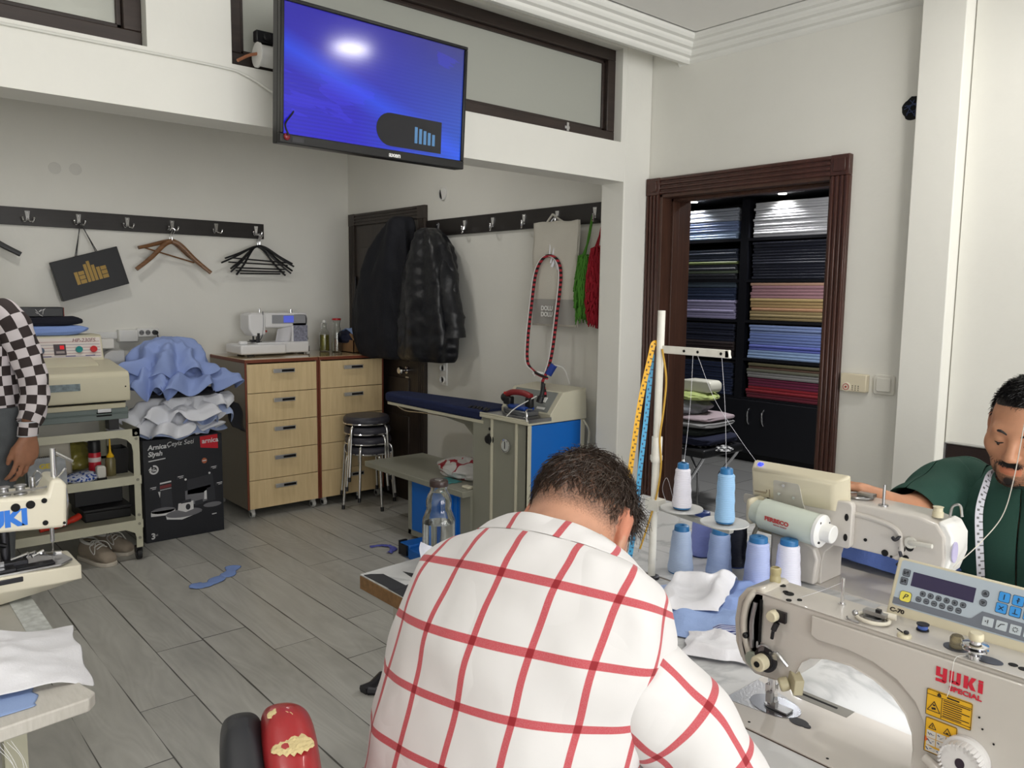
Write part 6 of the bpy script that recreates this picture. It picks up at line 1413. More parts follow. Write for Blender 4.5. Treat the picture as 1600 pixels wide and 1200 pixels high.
obj('top_loop', B().tube(bez([(1.94, .69, 1.005), (1.94, .685, 1.03), (1.94, .67, 1.035), (1.94, .664, 1.01)]), .003, 8), STEEL, t)
obj('lever', B().tube([(1.866, .745, .945), (1.855, .73, .948), (1.85, .69, .952)], [.008, .006, .005], 10).lathe([(.013, 0), (.013, .008), (.0001, .01)], (1.868, .742, .945), (-1, 0, 0), n=18), mat('lever_ivory', (206, 204, 196), .4), t)
b = B().lathe([(.0001, 0), (.024, 0), (.023, .006), (.0001, .007)], (1.93, .90, 1.009), n=22).tube([(1.93+.03*math.cos(a), .90+.035*math.sin(a), 1.013) for a in [i*PI/10 for i in range(20)]], .003, 6, closed=True).box(1.92, 1.94, .86, .90, 1.016, 1.024).ell((1.915, .935, 1.022), (.012, .014, .01), 10, 7)
obj('bobbin_winder', b, STEEL, t)
obj('rear_lever', B().tube(bez([(1.864, .765, .955), (1.858, .775, .945), (1.858, .782, .95)]), .004, 8).tube(bez([(1.862, .764, .92), (1.86, .758, .90), (1.862, .768, .885)]), .004, 8), DKSTEEL, t)
# its panel, from behind
t = thing('control_panel', 'cream panel case seen from behind with blue corner light, on the rear machine', 'control panel', (1.87, 1.03, 1.0))
Q0 = V(1.862, 1.150, .985); qu = V(0, -1, .012).normalized(); qv = V(-.012, 0, .08).normalized(); qn = V(-.08, 0, -.012).normalized()
b = B()
def QQ(u0, u1, v0, v1, d): return [Q0+qu*u0+qv*v0+qn*d, Q0+qu*u1+qv*v0+qn*d, Q0+qu*u1+qv*v1+qn*d, Q0+qu*u0+qv*v1+qn*d]
b.rings([QQ(-.004, .256, -.012, .084, -.022), QQ(-.004, .256, -.012, .084, -.010), QQ(.004, .236, -.006, .074, .014), QQ(.010, .22, .0, .062, .018)])
obj('panel_case', b, ENC, t, bevel=.005, seg=3)
b = B().plate([(.065, -.03), (.16, -.03), (.15, .005), (.142, .048), (.137, .052), (.072, .052), (.068, .048)], Q0+qn*.0185, qu, qv, -.004)
b.plate(rrect(.26, .028, .008, 3, .10, -.022), Q0+qn*.008, qu, qv, -.004)
obj('mount_bracket', b, mat('bracket_grey', (190, 186, 176), .35, .3), t, bevel=.001)
b = B()
for u, v in ((.10, .043), (.087, .018), (.128, .015)): b.lathe([(.0045, 0), (.004, .003), (.0001, .003)], Q0+qu*u+qv*v+qn*.0225, qn, n=12)
obj('screw', b, CHROME, t)
obj('cable_clip', B().plate([(.012, .008), (.045, .008), (.05, .014), (.05, .02), (.046, .02), (.046, .014), (.012, .012)], Q0+qn*.0182, qu, qv, -.004).plate([(.054, .002), (.058, .002), (.058, .022), (.054, .022)], Q0+qn*.0182, qu, qv, -.003), mat('clip_tan', (150, 138, 116), .5), t)
obj('status_light', B().ell(Q0+qu*.022+qv*.08+qn*.0, (.008, .008, .006), 12, 8), mat('status_blue', (40, 50, 255), .3, emit=3.), t)
# thread stand with cones
t = thing('thread_stand', 'white two-cone thread stand on the table behind the seated man', 'thread stand', (1.578, 1.257, .78))
POLE = mat('pole_white', (222, 220, 212), .4, var=.06, vs=30)
obj('pole', B().cyl((1.576, 1.26, .78), (1.576, 1.255, 1.467), .0095, n=18), POLE, t)
obj('base_collar', B().lathe([(.02, 0), (.02, .006), (.013, .008), (.0001, .008)], (1.576, 1.26, .780), n=22), DKSTEEL, t)
obj('pole_joint', B().cyl((1.576, 1.257, 1.085), (1.576, 1.256, 1.15), .0135, n=18).lathe([(.0155, 0), (.0155, .012)], (1.576, 1.257, 1.09), n=18).box(1.560, 1.592, 1.235, 1.275, .962, .99), POLE, t)
obj('guide_arm', B().obox((1.576, 1.155, 1.371), (.004, 0, 0), (0, .102, 0), (0, 0, .0095)).plate([(1.05, -.0095), (1.056, .0095), (1.066, .0095), (1.066, -.0095)], V(1.572, 0, 1.371), V(0, 1, 0), V(0, 0, 1), .008), POLE, t, bevel=.002)
b = B()
for y in (1.18, 1.14, 1.075): b.cyl((1.5715, y, 1.371), (1.5708, y, 1.371), .0035, n=10)
obj('guide_hole', b, DARK, t)
obj('cone_arm', B().obox((1.576, 1.14, .965), (.009, 0, 0), (0, .112, .007), (0, -.001, .006)), mat('cone_arm_grey', (176, 176, 170), .4, .4), t, bevel=.002)
for y, z, r in ((1.173, .975, .052), (1.049, .967, .056)):
    obj('cone_disc', B().lathe([(.0001, 0), (.012, 0), (r, .006), (r, .009), (.012, .004), (.0001, .004)], (1.576, y, z), n=36), mat('disc_grey_white', (200, 200, 198), .4), t)
    obj('cone_pin', B().cyl((1.576, y, z), (1.576, y, z+.125), .0028, n=10).ell((1.576, y, z+.126), (.0045,)*3, 10, 7), CHROME, t)
def cone(label, x, y, z, col, h=.115, r0=.0305, r1=.026, cap=(44, 110, 164), capb=True, tilt=0.):
    t = thing('thread_cone', label, 'thread cone', (x, y, z), rot=(tilt, 0, 0))
    nm = label.split()[0]
    tm = MATS.get('thread_%s' % str(col))
    if tm is None:
        q = NT('thread_%s' % str(col), .55, spec=.4)
        wv = q.n('TexWave', {'Vector': q.n('TexCoord').outputs['Object'], 'Scale': 75., 'Distortion': 3., 'Detail': 2.}, bands_direction='Z').outputs['Fac']
        q.link(q.mix(wv, tuple(v*.9 for v in lin(col)), lin(col)), 'Base Color'); q.bump(wv, .25, .002); tm = q.m
    pr_ = [(.0001, .004), (r0, .004), (r0+.001, .012)]+[(r0+(r1-r0)*k/10+.0006*math.sin(k*1.9), .012+(h-.022)*k/10) for k in range(1, 11)]+[(r1-.003, h-.006), (.0001, h-.006)]
    obj('thread', B().lathe(pr_, n=36), tm, t, world=False)
    cm = mat('cone_plastic_%d_%d' % cap[:2], cap, .35)
    obj('cone_core', B().lathe([(.0001, h-.008), (r1-.004, h-.008), (r1-.005, h+.006), (r1-.008, h+.008), (.006, h+.008), (.005, h+.002), (.0001, h+.002)], n=28).lathe([(.0001, 0), (r0-.002, 0), (r0-.001, .004), (.0001, .005)], n=28), cm, t, world=False)
    return t
cone('white thread cone standing on the far disc of the stand', 1.576, 1.173, .984, (232, 230, 242), .105, .0235, .0185)
cone('sky blue thread cone standing on the near disc of the stand', 1.576, 1.049, .976, (150, 192, 232), .122, .0225, .0195)
cone('pale blue thread cone on the table nearest the stand pole', 1.674, 1.243, .78, (176, 194, 224), .118, .033, .024)
cone('pale blue thread cone in front of the navy one', 1.729, 1.162, .78, (160, 180, 222), .118, .033, .026)
cone('periwinkle thread cone half hidden behind the pale blue ones', 1.83, 1.29, .78, (134, 146, 214), .118, .031, .026, cap=(40, 60, 120))
cone('black-navy thread cone on the table under the stand disc', 1.83, 1.18, .78, (24, 28, 44), .118, .031, .028, cap=(40, 60, 120))
cone('pale lilac-blue thread cone left of the white one by the rear machine', 1.725, 1.048, .78, (180, 192, 232), .125, .033, .027)
cone('white thread cone beside the rear machine pillar', 1.765, .988, .78, (226, 226, 240), .125, .033, .026)
# tape measures and threads on the stand
def ribbon(name, label, m, pts, w, cat='tape measure', ns=10):
    P = bez(pts, ns); R = []
    for i, p in enumerate(P):
        tg = (P[min(i+1, len(P)-1)]-P[max(i-1, 0)]).normalized(); s = tg.cross(V(-.65, -.75, 0).normalized()).normalized()*w/2
        nn = tg.cross(s).normalized()*.0004
        R.append([p+s+nn, p-s+nn, p-s-nn, p+s-nn])
    b = B().rings(R); k = len(R)
    o = 0; L = 0
    for i in range(k):
        if i: L += (P[i]-P[i-1]).length
        for j in range(4): b.uv[i*4+j] = (L*50, 1. if j in (0, 3) else 0.)
    return tag(obj(name, b, m), label, cat)
def tapemat(name, rgb, ink=(30, 26, 20)):
    t = NT(name, .45)
    uv = t.n('SeparateXYZ', {0: t.n('UVMap').outputs[0]}).outputs
    fu = t.math('FRACT', uv[0]); f5 = t.math('FRACT', t.math('MULTIPLY', uv[0], 2.))
    tick = t.math('MULTIPLY', t.math('LESS_THAN', fu, .16), t.math('LESS_THAN', uv[1], .5))
    edge = t.math('GREATER_THAN', t.math('ABSOLUTE', t.math('SUBTRACT', uv[1], .5)), .42)
    num = t.math('MULTIPLY', t.math('LESS_THAN', t.math('ABSOLUTE', t.math('SUBTRACT', fu, .58)), .14), t.math('LESS_THAN', t.math('ABSOLUTE', t.math('SUBTRACT', uv[1], .62)), .16))
    f = t.math('MAXIMUM', tick, num)
    t.link(t.mix(t.math('MULTIPLY', f, .85), lin(rgb), lin(ink)), 'Base Color'); return t.m
TY = tapemat('tape_yellow', (226, 170, 26)); TB = tapemat('tape_cyan', (70, 160, 206), (30, 50, 90)); TW = tapemat('tape_white', (196, 196, 206))
ribbon('tape_measure', 'yellow tape measure hanging on the left of the white stand pole', TY, [(1.585, 1.262, 1.378), (1.566, 1.268, 1.385), (1.559, 1.273, 1.35), (1.545, 1.288, 1.24), (1.535, 1.298, 1.12), (1.528, 1.305, 1.03), (1.522, 1.312, .95)], .013)
ribbon('tape_measure', 'sky blue tape measure hanging between the head and the stand pole', TB, [(1.571, 1.276, 1.36), (1.562, 1.282, 1.2), (1.55, 1.288, 1.05), (1.545, 1.29, .95), (1.535, 1.295, .86), (1.525, 1.30, .782)], .012)
tag(obj('yellow_cord', B().tube(bez([(1.57, 1.245, 1.372), (1.573, 1.232, 1.30), (1.572, 1.236, 1.22), (1.57, 1.243, 1.15), (1.572, 1.238, 1.08), (1.568, 1.246, 1.0), (1.556, 1.262, .92), (1.545, 1.275, .86)], 8), .0026, 6), mat('cord_ochre', (190, 150, 60), .7)), 'thin ochre cord hanging down the right of the stand pole', 'cord')
b = B()
def th(pts, m=0, r=.00045, ns=8): b.tube(bez(pts, ns), r, 5, m)
th([(1.576, 1.172, 1.091), (1.576, 1.165, 1.16), (1.576, 1.158, 1.26), (1.574, 1.155, 1.362)])
th([(1.576, 1.143, 1.362), (1.65, 1.14, 1.25), (1.76, 1.135, 1.14), (1.83, 1.125, 1.07)])
th([(1.576, 1.075, 1.362), (1.576, 1.06, 1.24), (1.576, 1.05, 1.10)])
th([(1.576, 1.199, 1.0), (1.575, 1.22, 1.05), (1.577, 1.235, 1.02), (1.577, 1.22, .985)])
tag(obj('threads', b, mat('thread_white', (214, 214, 222), .6), smooth=False), 'white threads running from the cones up to the stand arm', 'thread')
b = B(); b.tube(bez([(1.885, .655, .905), (1.96, .625, .96), (2.0, .60, 1.02), (1.97, .575, 1.12), (1.9, .545, 1.24), (1.84, .52, 1.33)], 10), .0011, 6)
tag(obj('slack_thread', b, mat('thread_cream', (206, 200, 190), .6)), 'slack pale thread rising from the rear machine across the green T-shirt', 'thread')
tag(obj('bobbin_thread', B().tube(bez([(1.232, .592, 1.043), (1.225, .62, 1.022), (1.205, .645, 1.006)], 6).copy() if False else bez([(1.234, .590, 1.043), (1.225, .62, 1.022), (1.205, .648, 1.006)], 6), .0004, 5), mat('thread_white', (214, 214, 222), .6)), 'fine white thread from the front machine post to its arm top', 'thread')

# ------------------------------------------------------------------ cloth on the table, bottle
def fabric(name, label, m, A, Bq, Cq, D, amp=.012, seed=0., n=30, curls=(), cat='cloth piece', zb=.7815):
    A, Bq, Cq, D = [Vector((q[0], q[1], 0)) for q in (A, Bq, Cq, D)]
    def f(u, v):
        p = A*(1-u)*(1-v)+Bq*u*(1-v)+Cq*u*v+D*(1-u)*v
        p = p+V(.018*noise.noise((v*3+seed, u*2, 1)), .018*noise.noise((u*3, v*2+seed, 2)), 0)
        z = zb+amp*max(0, .55+.9*ridge((p.x*1.1+seed, p.y*1.1, seed), 7., 3))*min(1, .12+5*min(u, 1-u, v, 1-v))
        for cu, cv, su, sv, h_ in curls: z += h_*math.exp(-((u-cu)/su)**2-((v-cv)/sv)**2)
        return V(p.x, p.y, z)
    b = B().grid(f, n, n)
    return tag(obj(name, b, m, solid=.0014, sub=1), label, cat)
STRP = NT('blue_striped_cloth', .8)
STRP.link(STRP.mix(STRP.math('GREATER_THAN', STRP.n('TexWave', {'Vector': STRP.n('TexCoord').outputs['Object'], 'Scale': 55.}, bands_direction='DIAGONAL').outputs['Fac'], .5), lin((196, 202, 226)), lin((56, 66, 130))), 'Base Color')
fabric('cloth_piece', 'sky blue cut cloth piece lowest in the heap by the front machine', LBLUE, (1.33, 1.0), (1.44, .84), (1.70, 1.05), (1.50, 1.20), .010, 1.1)
fabric('cloth_piece', 'pale blue cloth piece beside the base of the thread stand', PALE, (1.43, 1.12), (1.50, 1.06), (1.56, 1.20), (1.49, 1.24), .008, 2.4)
fabric('cloth_piece', 'deeper blue cut cloth piece next to the machine head', mat('cornflower_cloth', (146, 170, 226), .8, bump=.12, bs=240), (1.50, 1.03), (1.50, .86), (1.70, .96), (1.72, 1.10), .014, 3.9, curls=((.8, .5, .3, .3, .012),), zb=.786)
fabric('cloth_piece', 'white cloth piece with a rolled edge on the blue heap', WCLOTH, (1.39, 1.09), (1.49, .99), (1.66, 1.06), (1.56, 1.17), .012, 5.2, curls=((.5, .9, .8, .12, .028), (.0, .5, .15, .6, .022), (.9, .6, .2, .4, .02)), zb=.795)
fabric('cloth_piece', 'white cloth piece at the near edge of the heap beside the machine', WCLOTH, (1.27, .93), (1.33, .80), (1.42, .86), (1.37, .99), .010, 6.6, curls=((.5, .9, .5, .12, .012),), zb=.786)
fabric('striped_cloth', 'blue and white striped cloth scrap at the back of the heap', STRP.m, (1.585, 1.12), (1.62, 1.08), (1.665, 1.13), (1.62, 1.17), .012, 7.1, 14, zb=.792)
fabric('striped_cloth', 'narrow striped cuff piece at the near edge of the heap', STRP.m, (1.37, .93), (1.41, .855), (1.44, .88), (1.41, .95), .006, 8.3, 14, zb=.800)
lump('rolled_cuff', (1.425, .875, .808), (.03, .02, .016), WCLOTH, 'small rolled white cuff beside the machine head', 'cloth piece', 9., .2, 4., 24, 16)
# paper-like pieces at the far left corner of the table
fabric('cloth_piece', 'light blue cloth piece between the white flap and the checked shirt', LBLUE, (1.06, 1.52), (1.17, 1.44), (1.30, 1.62), (1.16, 1.70), .012, 4.4, curls=((.2, .5, .4, .4, .02),))
b = B().grid(lambda u, v: V(1.095+.15*u+.045*v*(1-u)+.012*math.sin(5*v+u), 1.64+.05*u+.012*v+.015*math.sin(4*u), .7815+(.075*(1-u)**.8+.012)*v+.005*noise.noise((u*4, v*4, 3))), 20, 14)
tag(obj('white_flap', b, WCLOTH, solid=.0014, sub=1), 'stiff white cloth flap standing at the foot of the glass bottle', 'cloth piece')
fabric('cloth_piece', 'pale blue cloth strip along the far table edge right of the bottle', PALE, (1.24, 1.66), (1.42, 1.68), (1.44, 1.745), (1.25, 1.735), .006, 2.9)
fabric('blue_cloth', 'medium blue cloth under the arm of the rear machine', mat('steel_blue_cloth', (92, 118, 190), .8, bump=.15, bs=220), (2.055, .80), (2.235, .74), (2.235, 1.16), (2.055, 1.16), .035, 3.6, 30, zb=.786, curls=((.45, .5, .35, .45, .04),))
pr3 = [(.0005, 0), (.040, 0), (.0435, .004), (.0445, .02), (.0445, .108), (.043, .116), (.036, .134), (.033, .142), (.0345, .152), (.0345, .165), (.030, .180), (.024, .190), (.0225, .194), (.0225, .205), (.0235, .207), (.0235, .212)]
WATER = mat('water', (252, 254, 255), .0, trans=1., ior=1.33)
def bcap(t, x, y, z): obj('screw_cap', B().lathe([(.0001, .205), (.025, .205), (.0255, .21), (.0255, .218), (.024, .221), (.0001, .222)], (x, y, z), n=30).lathe([(.011, .2215), (.011, .2225), (.0001, .2225)], (x, y, z), n=20, m=1), [mat('cap_dark_brown', (56, 42, 40), .3), mat('cap_silver', (170, 168, 166), .3, .8)], t)
glass_bottle(1.235, 1.722, .780, pr3, .104, WATER, 'clear glass water bottle with dark cap on the table by the white flap', bcap, 'water_bottle')
# red and black chair back, chair feet
t = thing('work_chair', 'chair with a torn red seat back and black shell at the bottom edge', 'chair', (.55, .98, 0), rz=0)
wc = V(.425, .965, 0); wf = V(.93, -.368, 0); ws = V(.368, .93, 0)
REDV = NT('torn_red_vinyl', .33); REDV.b.inputs['Coat Weight'].default_value = .2
tcn = REDV.n('TexCoord').outputs['Object']
def backpad(d0, d1, bulge, w=.19, z0=.56, z1=.948, n=18):
    """rounded slab across ws, from depth d0 to d1 along wf"""
    R = []
    for i in range(n+1):
        v = i/n; z = z0+(z1-z0)*v
        hw = w*(1-.16*v-.84*max(0, (v-.62)/.38)**2.6)
        hw = max(hw, .012)
        th = 1-max(0, (v-.9)/.1)**2*.55
        dm = (d0+d1)/2; hd = (d1-d0)/2*th
        ring = []
        for j in range(28):
            a = 2*PI*j/28
            s = sq(math.cos(a), .55)*hw; d = sq(math.sin(a), .8)*hd
            if d > 0: d *= 1+bulge*(1-(s/hw)**2)
            ring.append(wc+ws*s+wf*(dm+d)+V(0, 0, z)-wf*.05*(v-.5))
        R.append(ring)
    return B().rings(R)
obj('red_seat_back', backpad(.0, .062, .35, .185), REDV.m, t, sub=1)
obj('black_shell', backpad(-.052, .006, .0, .20, .55, .94), mat('shell_black', (38, 39, 43), .5), t, sub=1)
FOAM = mat('exposed_foam', (206, 188, 140), .9, bump=.4, bs=200)
def tear(z, w, h_, dd):
    v = (z-.56)/.388; hw = .185*(1-.16*v-.84*max(0, (v-.62)/.38)**2.6); b = B(); P = []
    for i in range(15):
        a = i/14; P.append((w*(a-.5), h_*math.sin(PI*a)**.7*(1 if i % 3 else .8)))
    for i in range(14, -1, -1):
        a = i/14; P.append((w*(a-.5), -h_*.4*math.sin(PI*a)*(1.3 if i % 2 else .6)))
    vs = []
    for u, dz in P:
        ang = max(-1.3, min(1.3, u/.034)); z2 = z+dz; v2 = (z2-.56)/.388; hw2 = .185*(1-.16*v2-.84*max(0, (v2-.62)/.38)**2.6)
        vs.append(wc+V(0, 0, z2)-ws*(hw2*(.90+.105*math.cos(ang)**.8))+wf*(.036+dd+.034*math.sin(ang)-.05*(v2-.5)))
    n_ = len(vs); q = [p+ws*.01 for p in vs]
    b.add(vs+q, [tuple(range(n_)), tuple(range(n_, 2*n_))[::-1]]+[(i, (i+1) % n_, n_+(i+1) % n_, n_+i) for i in range(n_)])
    return b
obj('torn_patch', tear(.922, .062, .008, .004), FOAM, t); obj('torn_patch', tear(.9430, .034, .003, -.006), FOAM, t)
obj('seat', B().prism([(p.x, p.y) for p in [wc+wf*a+ws*c for a, c in rrect(.42, .42, .08, 5, .30, 0)]], 2, .42, .475), REDV.m, t, bevel=.015)
obj('back_stem', B().tube([wc+wf*.0+V(0, 0, .6), wc-wf*.01+V(0, 0, .45), wc+wf*.1+V(0, 0, .40), wc+wf*.3+V(0, 0, .40)], .014, 10), BLACKP, t)
obj('column', B().cyl(wc+wf*.3+V(0, 0, .08), wc+wf*.3+V(0, 0, .42), .025, n=16), DKSTEEL, t)
for k in range(5):
    a = 2*PI*k/5+.5; d = wf*math.cos(a)+ws*math.sin(a); c0 = wc+wf*.3
    lg = obj('leg', B().tube([c0+V(0, 0, .1), c0+d*.15+V(0, 0, .09), c0+d*.29+V(0, 0, .065)], [.022, .018, .014], 10), BLACKP, t)
    obj('caster', B().cyl(c0+d*.29+V(-.012, 0, .028), c0+d*.29+V(.012, 0, .028), .028, n=14), BLACKP, lg)
m_ = REDV
nz_ = m_.n('TexNoise', {'Vector': tcn, 'Scale': 26., 'Detail': 5}).outputs['Fac']
m_.link(m_.mix(m_.math('GREATER_THAN', nz_, .70), lin((150, 34, 38)), lin((128, 62, 56))), 'Base Color'); m_.bump(nz_, .12)
t = thing('foot_pedal', 'dark foot of the sewing table treadle frame on the floor', 'pedal', (1.5, 2.52, 0))
obj('pedal_arm', B().tube([(1.455, 2.515, .012), (1.50, 2.52, .016), (1.56, 2.55, .03)], [.022, .018, .014], 8).tube([(1.47, 2.50, .01), (1.52, 2.44, .012)], [.016, .01], 8), DKSTEEL, t)
# chair behind the green T-shirt man
t = thing('work_chair', 'dark brown flat chair back with pale edge behind the green T-shirt man', 'chair', (2.45, .62, 0))
obj('back_panel', B().box(2.605, 2.63, .33, .955, .62, 1.062), mat('chair_dark_brown', (48, 34, 32), .5), t, bevel=.006)
obj('pale_edge', B().box(2.602, 2.633, .952, .958, .62, 1.064).box(2.602, 2.633, .33, .955, 1.0615, 1.0645), STEEL, t)
obj('seat', B().box(2.2, 2.6, .40, .86, .42, .47), mat('chair_dark_brown', (48, 34, 32), .5), t, bevel=.012)
for x, y in ((2.22, .42), (2.58, .42), (2.22, .84), (2.58, .84)): obj('leg', B().cyl((x, y, 0), (x, y, .43), .014, n=12), STEEL, t)
obj('back_post', B().cyl((2.60, .45, .44), (2.615, .45, .70), .012, n=12).cyl((2.60, .81, .44), (2.615, .81, .70), .012, n=12), STEEL, t)
# ------------------------------------------------------------------ people: smooth-blended bodies meshed with surface nets
class Body:
    def __init__(s): s.p = []
    def cap(s, a, b, ra, rb=None, k=.02, sub=False): s.p.append(('c', np.array(a, float), np.array(b, float), ra, ra if rb is None else rb, k, sub)); return s
    def ell(s, c, r, R=None, k=.02, sub=False): s.p.append(('e', np.array(c, float), np.array(r, float), np.eye(3) if R is None else np.array(R, float), None, k, sub)); return s
    def chain(s, pts, rs, k=.02):
        for i in range(len(pts)-1): s.cap(pts[i], pts[i+1], rs[i], rs[i+1], k)
        return s
    def mesh(s, h):
        lo = np.full(3, 1e9); hi = -lo
        bb = []
        for q in s.p:
            if q[0] == 'c': a = np.minimum(q[1]-q[3], q[2]-q[4]); b = np.maximum(q[1]+q[3], q[2]+q[4])
            else: m = float(max(q[2])); a = q[1]-m; b = q[1]+m
            bb.append((a, b))
            if not q[6]: lo = np.minimum(lo, a); hi = np.maximum(hi, b)
        lo -= 4*h; hi += 4*h; N = np.ceil((hi-lo)/h).astype(int)+1
        D = np.full(N, .2, np.float32)
        for q, (a, b) in zip(s.p, bb):
            k = q[5]; mg = max(k*1.2, 3*h)
            i0 = np.maximum(np.floor((a-mg-lo)/h).astype(int), 0); i1 = np.minimum(np.ceil((b+mg-lo)/h).astype(int)+1, N)
            if (i1 <= i0).any(): continue
            X, Y, Z = [(lo[c]+h*np.arange(i0[c], i1[c])).astype(np.float32) for c in range(3)]
            P = np.stack(np.meshgrid(X, Y, Z, indexing='ij'), -1)
            if q[0] == 'c':
                ba = q[2]-q[1]; t = np.clip(((P-q[1]) @ ba)/max(ba @ ba, 1e-9), 0, 1)
                d = np.linalg.norm(P-q[1]-t[..., None]*ba, axis=-1)-(q[3]+(q[4]-q[3])*t)
            else:
                L = (P-q[1]) @ q[3]; r = q[2]
                k0 = np.linalg.norm(L/r, axis=-1); k1 = np.linalg.norm(L/(r*r), axis=-1)
                d = k0*(k0-1)/np.maximum(k1, 1e-6)
            d = d.astype(np.float32)
            sl = tuple(slice(i0[c], i1[c]) for c in range(3)); A = D[sl]
            if q[6]: hh = np.maximum(k-np.abs(A+d), 0)/k; D[sl] = np.maximum(A, -d)+hh*hh*k*.25
            else: hh = np.maximum(k-np.abs(A-d), 0)/k; D[sl] = np.minimum(A, d)-hh*hh*k*.25
        In = D < 0
        n0 = [n-1 for n in N]
        cnt = np.zeros(n0, np.int8)
        for dx in (0, 1):
            for dy in (0, 1):
                for dz in (0, 1): cnt += In[dx:n0[0]+dx, dy:n0[1]+dy, dz:n0[2]+dz]
        cell = np.argwhere((cnt > 0) & (cnt < 8)); idx = np.full(n0, -1, np.int32)
        idx[tuple(cell.T)] = np.arange(len(cell))
        acc = np.zeros((len(cell), 3)); num = np.zeros(len(cell))
        cor = [(x, y, z) for x in (0, 1) for y in (0, 1) for z in (0, 1)]
        for i in range(8):
            for j in range(i+1, 8):
                df = np.array(cor[j])-np.array(cor[i])
                if np.abs(df).sum() != 1: continue
                a = D[tuple((cell+cor[i]).T)]; b = D[tuple((cell+cor[j]).T)]
                m = (a < 0) != (b < 0); t = np.where(m, a/np.where(m, a-b, 1), 0)
                acc += m[:, None]*(np.array(cor[i])+t[:, None]*df); num += m
        vs = lo+h*(cell+acc/num[:, None])
        F = []
        for ax in range(3):
            o = [(1, 2), (2, 0), (0, 1)][ax]; e = [0, 0, 0]; e[ax] = 1
            sl0 = tuple(slice(0, N[c]-e[c]) for c in range(3)); sl1 = tuple(slice(e[c], N[c]) for c in range(3))
            cr = np.argwhere(In[sl0] != In[sl1])
            cr = cr[(cr[:, o[0]] > 0) & (cr[:, o[1]] > 0)]
            fl = In[tuple(cr.T)]
            u = np.zeros(3, int); u[o[0]] = 1; w_ = np.zeros(3, int); w_[o[1]] = 1
            q = np.stack([idx[tuple((cr-u-w_).T)], idx[tuple((cr-w_).T)], idx[tuple(cr.T)], idx[tuple((cr-u).T)]], 1)
            q[~fl] = q[~fl][:, ::-1]; F.append(q)
        F = np.concatenate(F); F = F[(F >= 0).all(1)]
        # light smoothing
        for _ in range(2):
            sm = np.zeros_like(vs); n_ = np.zeros(len(vs))
            for i in range(4):
                a, b = F[:, i], F[:, (i+1) % 4]
                for c in range(3): sm[:, c] += np.bincount(a, vs[b, c], len(vs))+np.bincount(b, vs[a, c], len(vs))
                n_ += np.bincount(a, minlength=len(vs))+np.bincount(b, minlength=len(vs))
            vs = vs*.5+.5*sm/np.maximum(n_, 1)[:, None]
        return vs, F
def bodyobj(name, body, h, m, parent, tint=None):
    vs, F = body.mesh(h)
    Mi = np.array(pmat(parent).inverted()); lv = vs @ Mi[:3, :3].T+Mi[:3, 3]
    me = bpy.data.meshes.new(name); me.from_pydata(lv.tolist(), [], F.tolist()); me.materials.append(m); me.shade_smooth()
    if tint is not None:
        col = np.ones((len(vs), 4), np.float32); col[:, :3] = tint(vs)
        at = me.color_attributes.new('tint', 'FLOAT_COLOR', 'POINT'); at.data.foreach_set('color', col.ravel())
    o = bpy.data.objects.new(name, me); COL.objects.link(o); o.parent = parent; return o
def skinmat(name, rgb):
    t = NT(name, .48, spec=.4)
    a = t.n('Attribute', attribute_name='tint').outputs['Color']; s = t.n('SeparateColor', {0: a}).outputs
    tc = t.n('TexCoord').outputs['Object']
    n = t.n('TexNoise', {'Vector': tc, 'Scale': 45., 'Detail': 4}).outputs['Fac']
    f = t.n('TexNoise', {'Vector': tc, 'Scale': 420., 'Detail': 3}).outputs['Fac']
    c = lin(rgb)
    base = t.mix(n, tuple(v*.82 for v in c), tuple(min(1, v*1.12) for v in c))
    red = t.mix(s[1], base, (min(1, c[0]*1.0), c[1]*.52, c[2]*.45))        # G: flushed skin, lips, ear
    hair = t.mix(t.n('MapRange', {0: t.math('ADD', s[0], t.math('MULTIPLY_ADD', f, .5, -.25)), 1: .3, 2: .75}).outputs[0], red, (.012, .009, .008))   # R: hair stubble density
    t.link(hair, 'Base Color'); t.b.inputs['Subsurface Weight'].default_value = .12; t.b.inputs['Subsurface Radius'].default_value = (.012, .005, .003); t.b.inputs['Subsurface Scale'].default_value = .5
    t.bump(f, .12, .002); return t.m
def frame(fwd, up):
    f = Vector(fwd).normalized(); r = f.cross(Vector(up)).normalized(); u = r.cross(f).normalized()
    return Matrix(((r.x, f.x, u.x), (r.y, f.y, u.y), (r.z, f.z, u.z)))
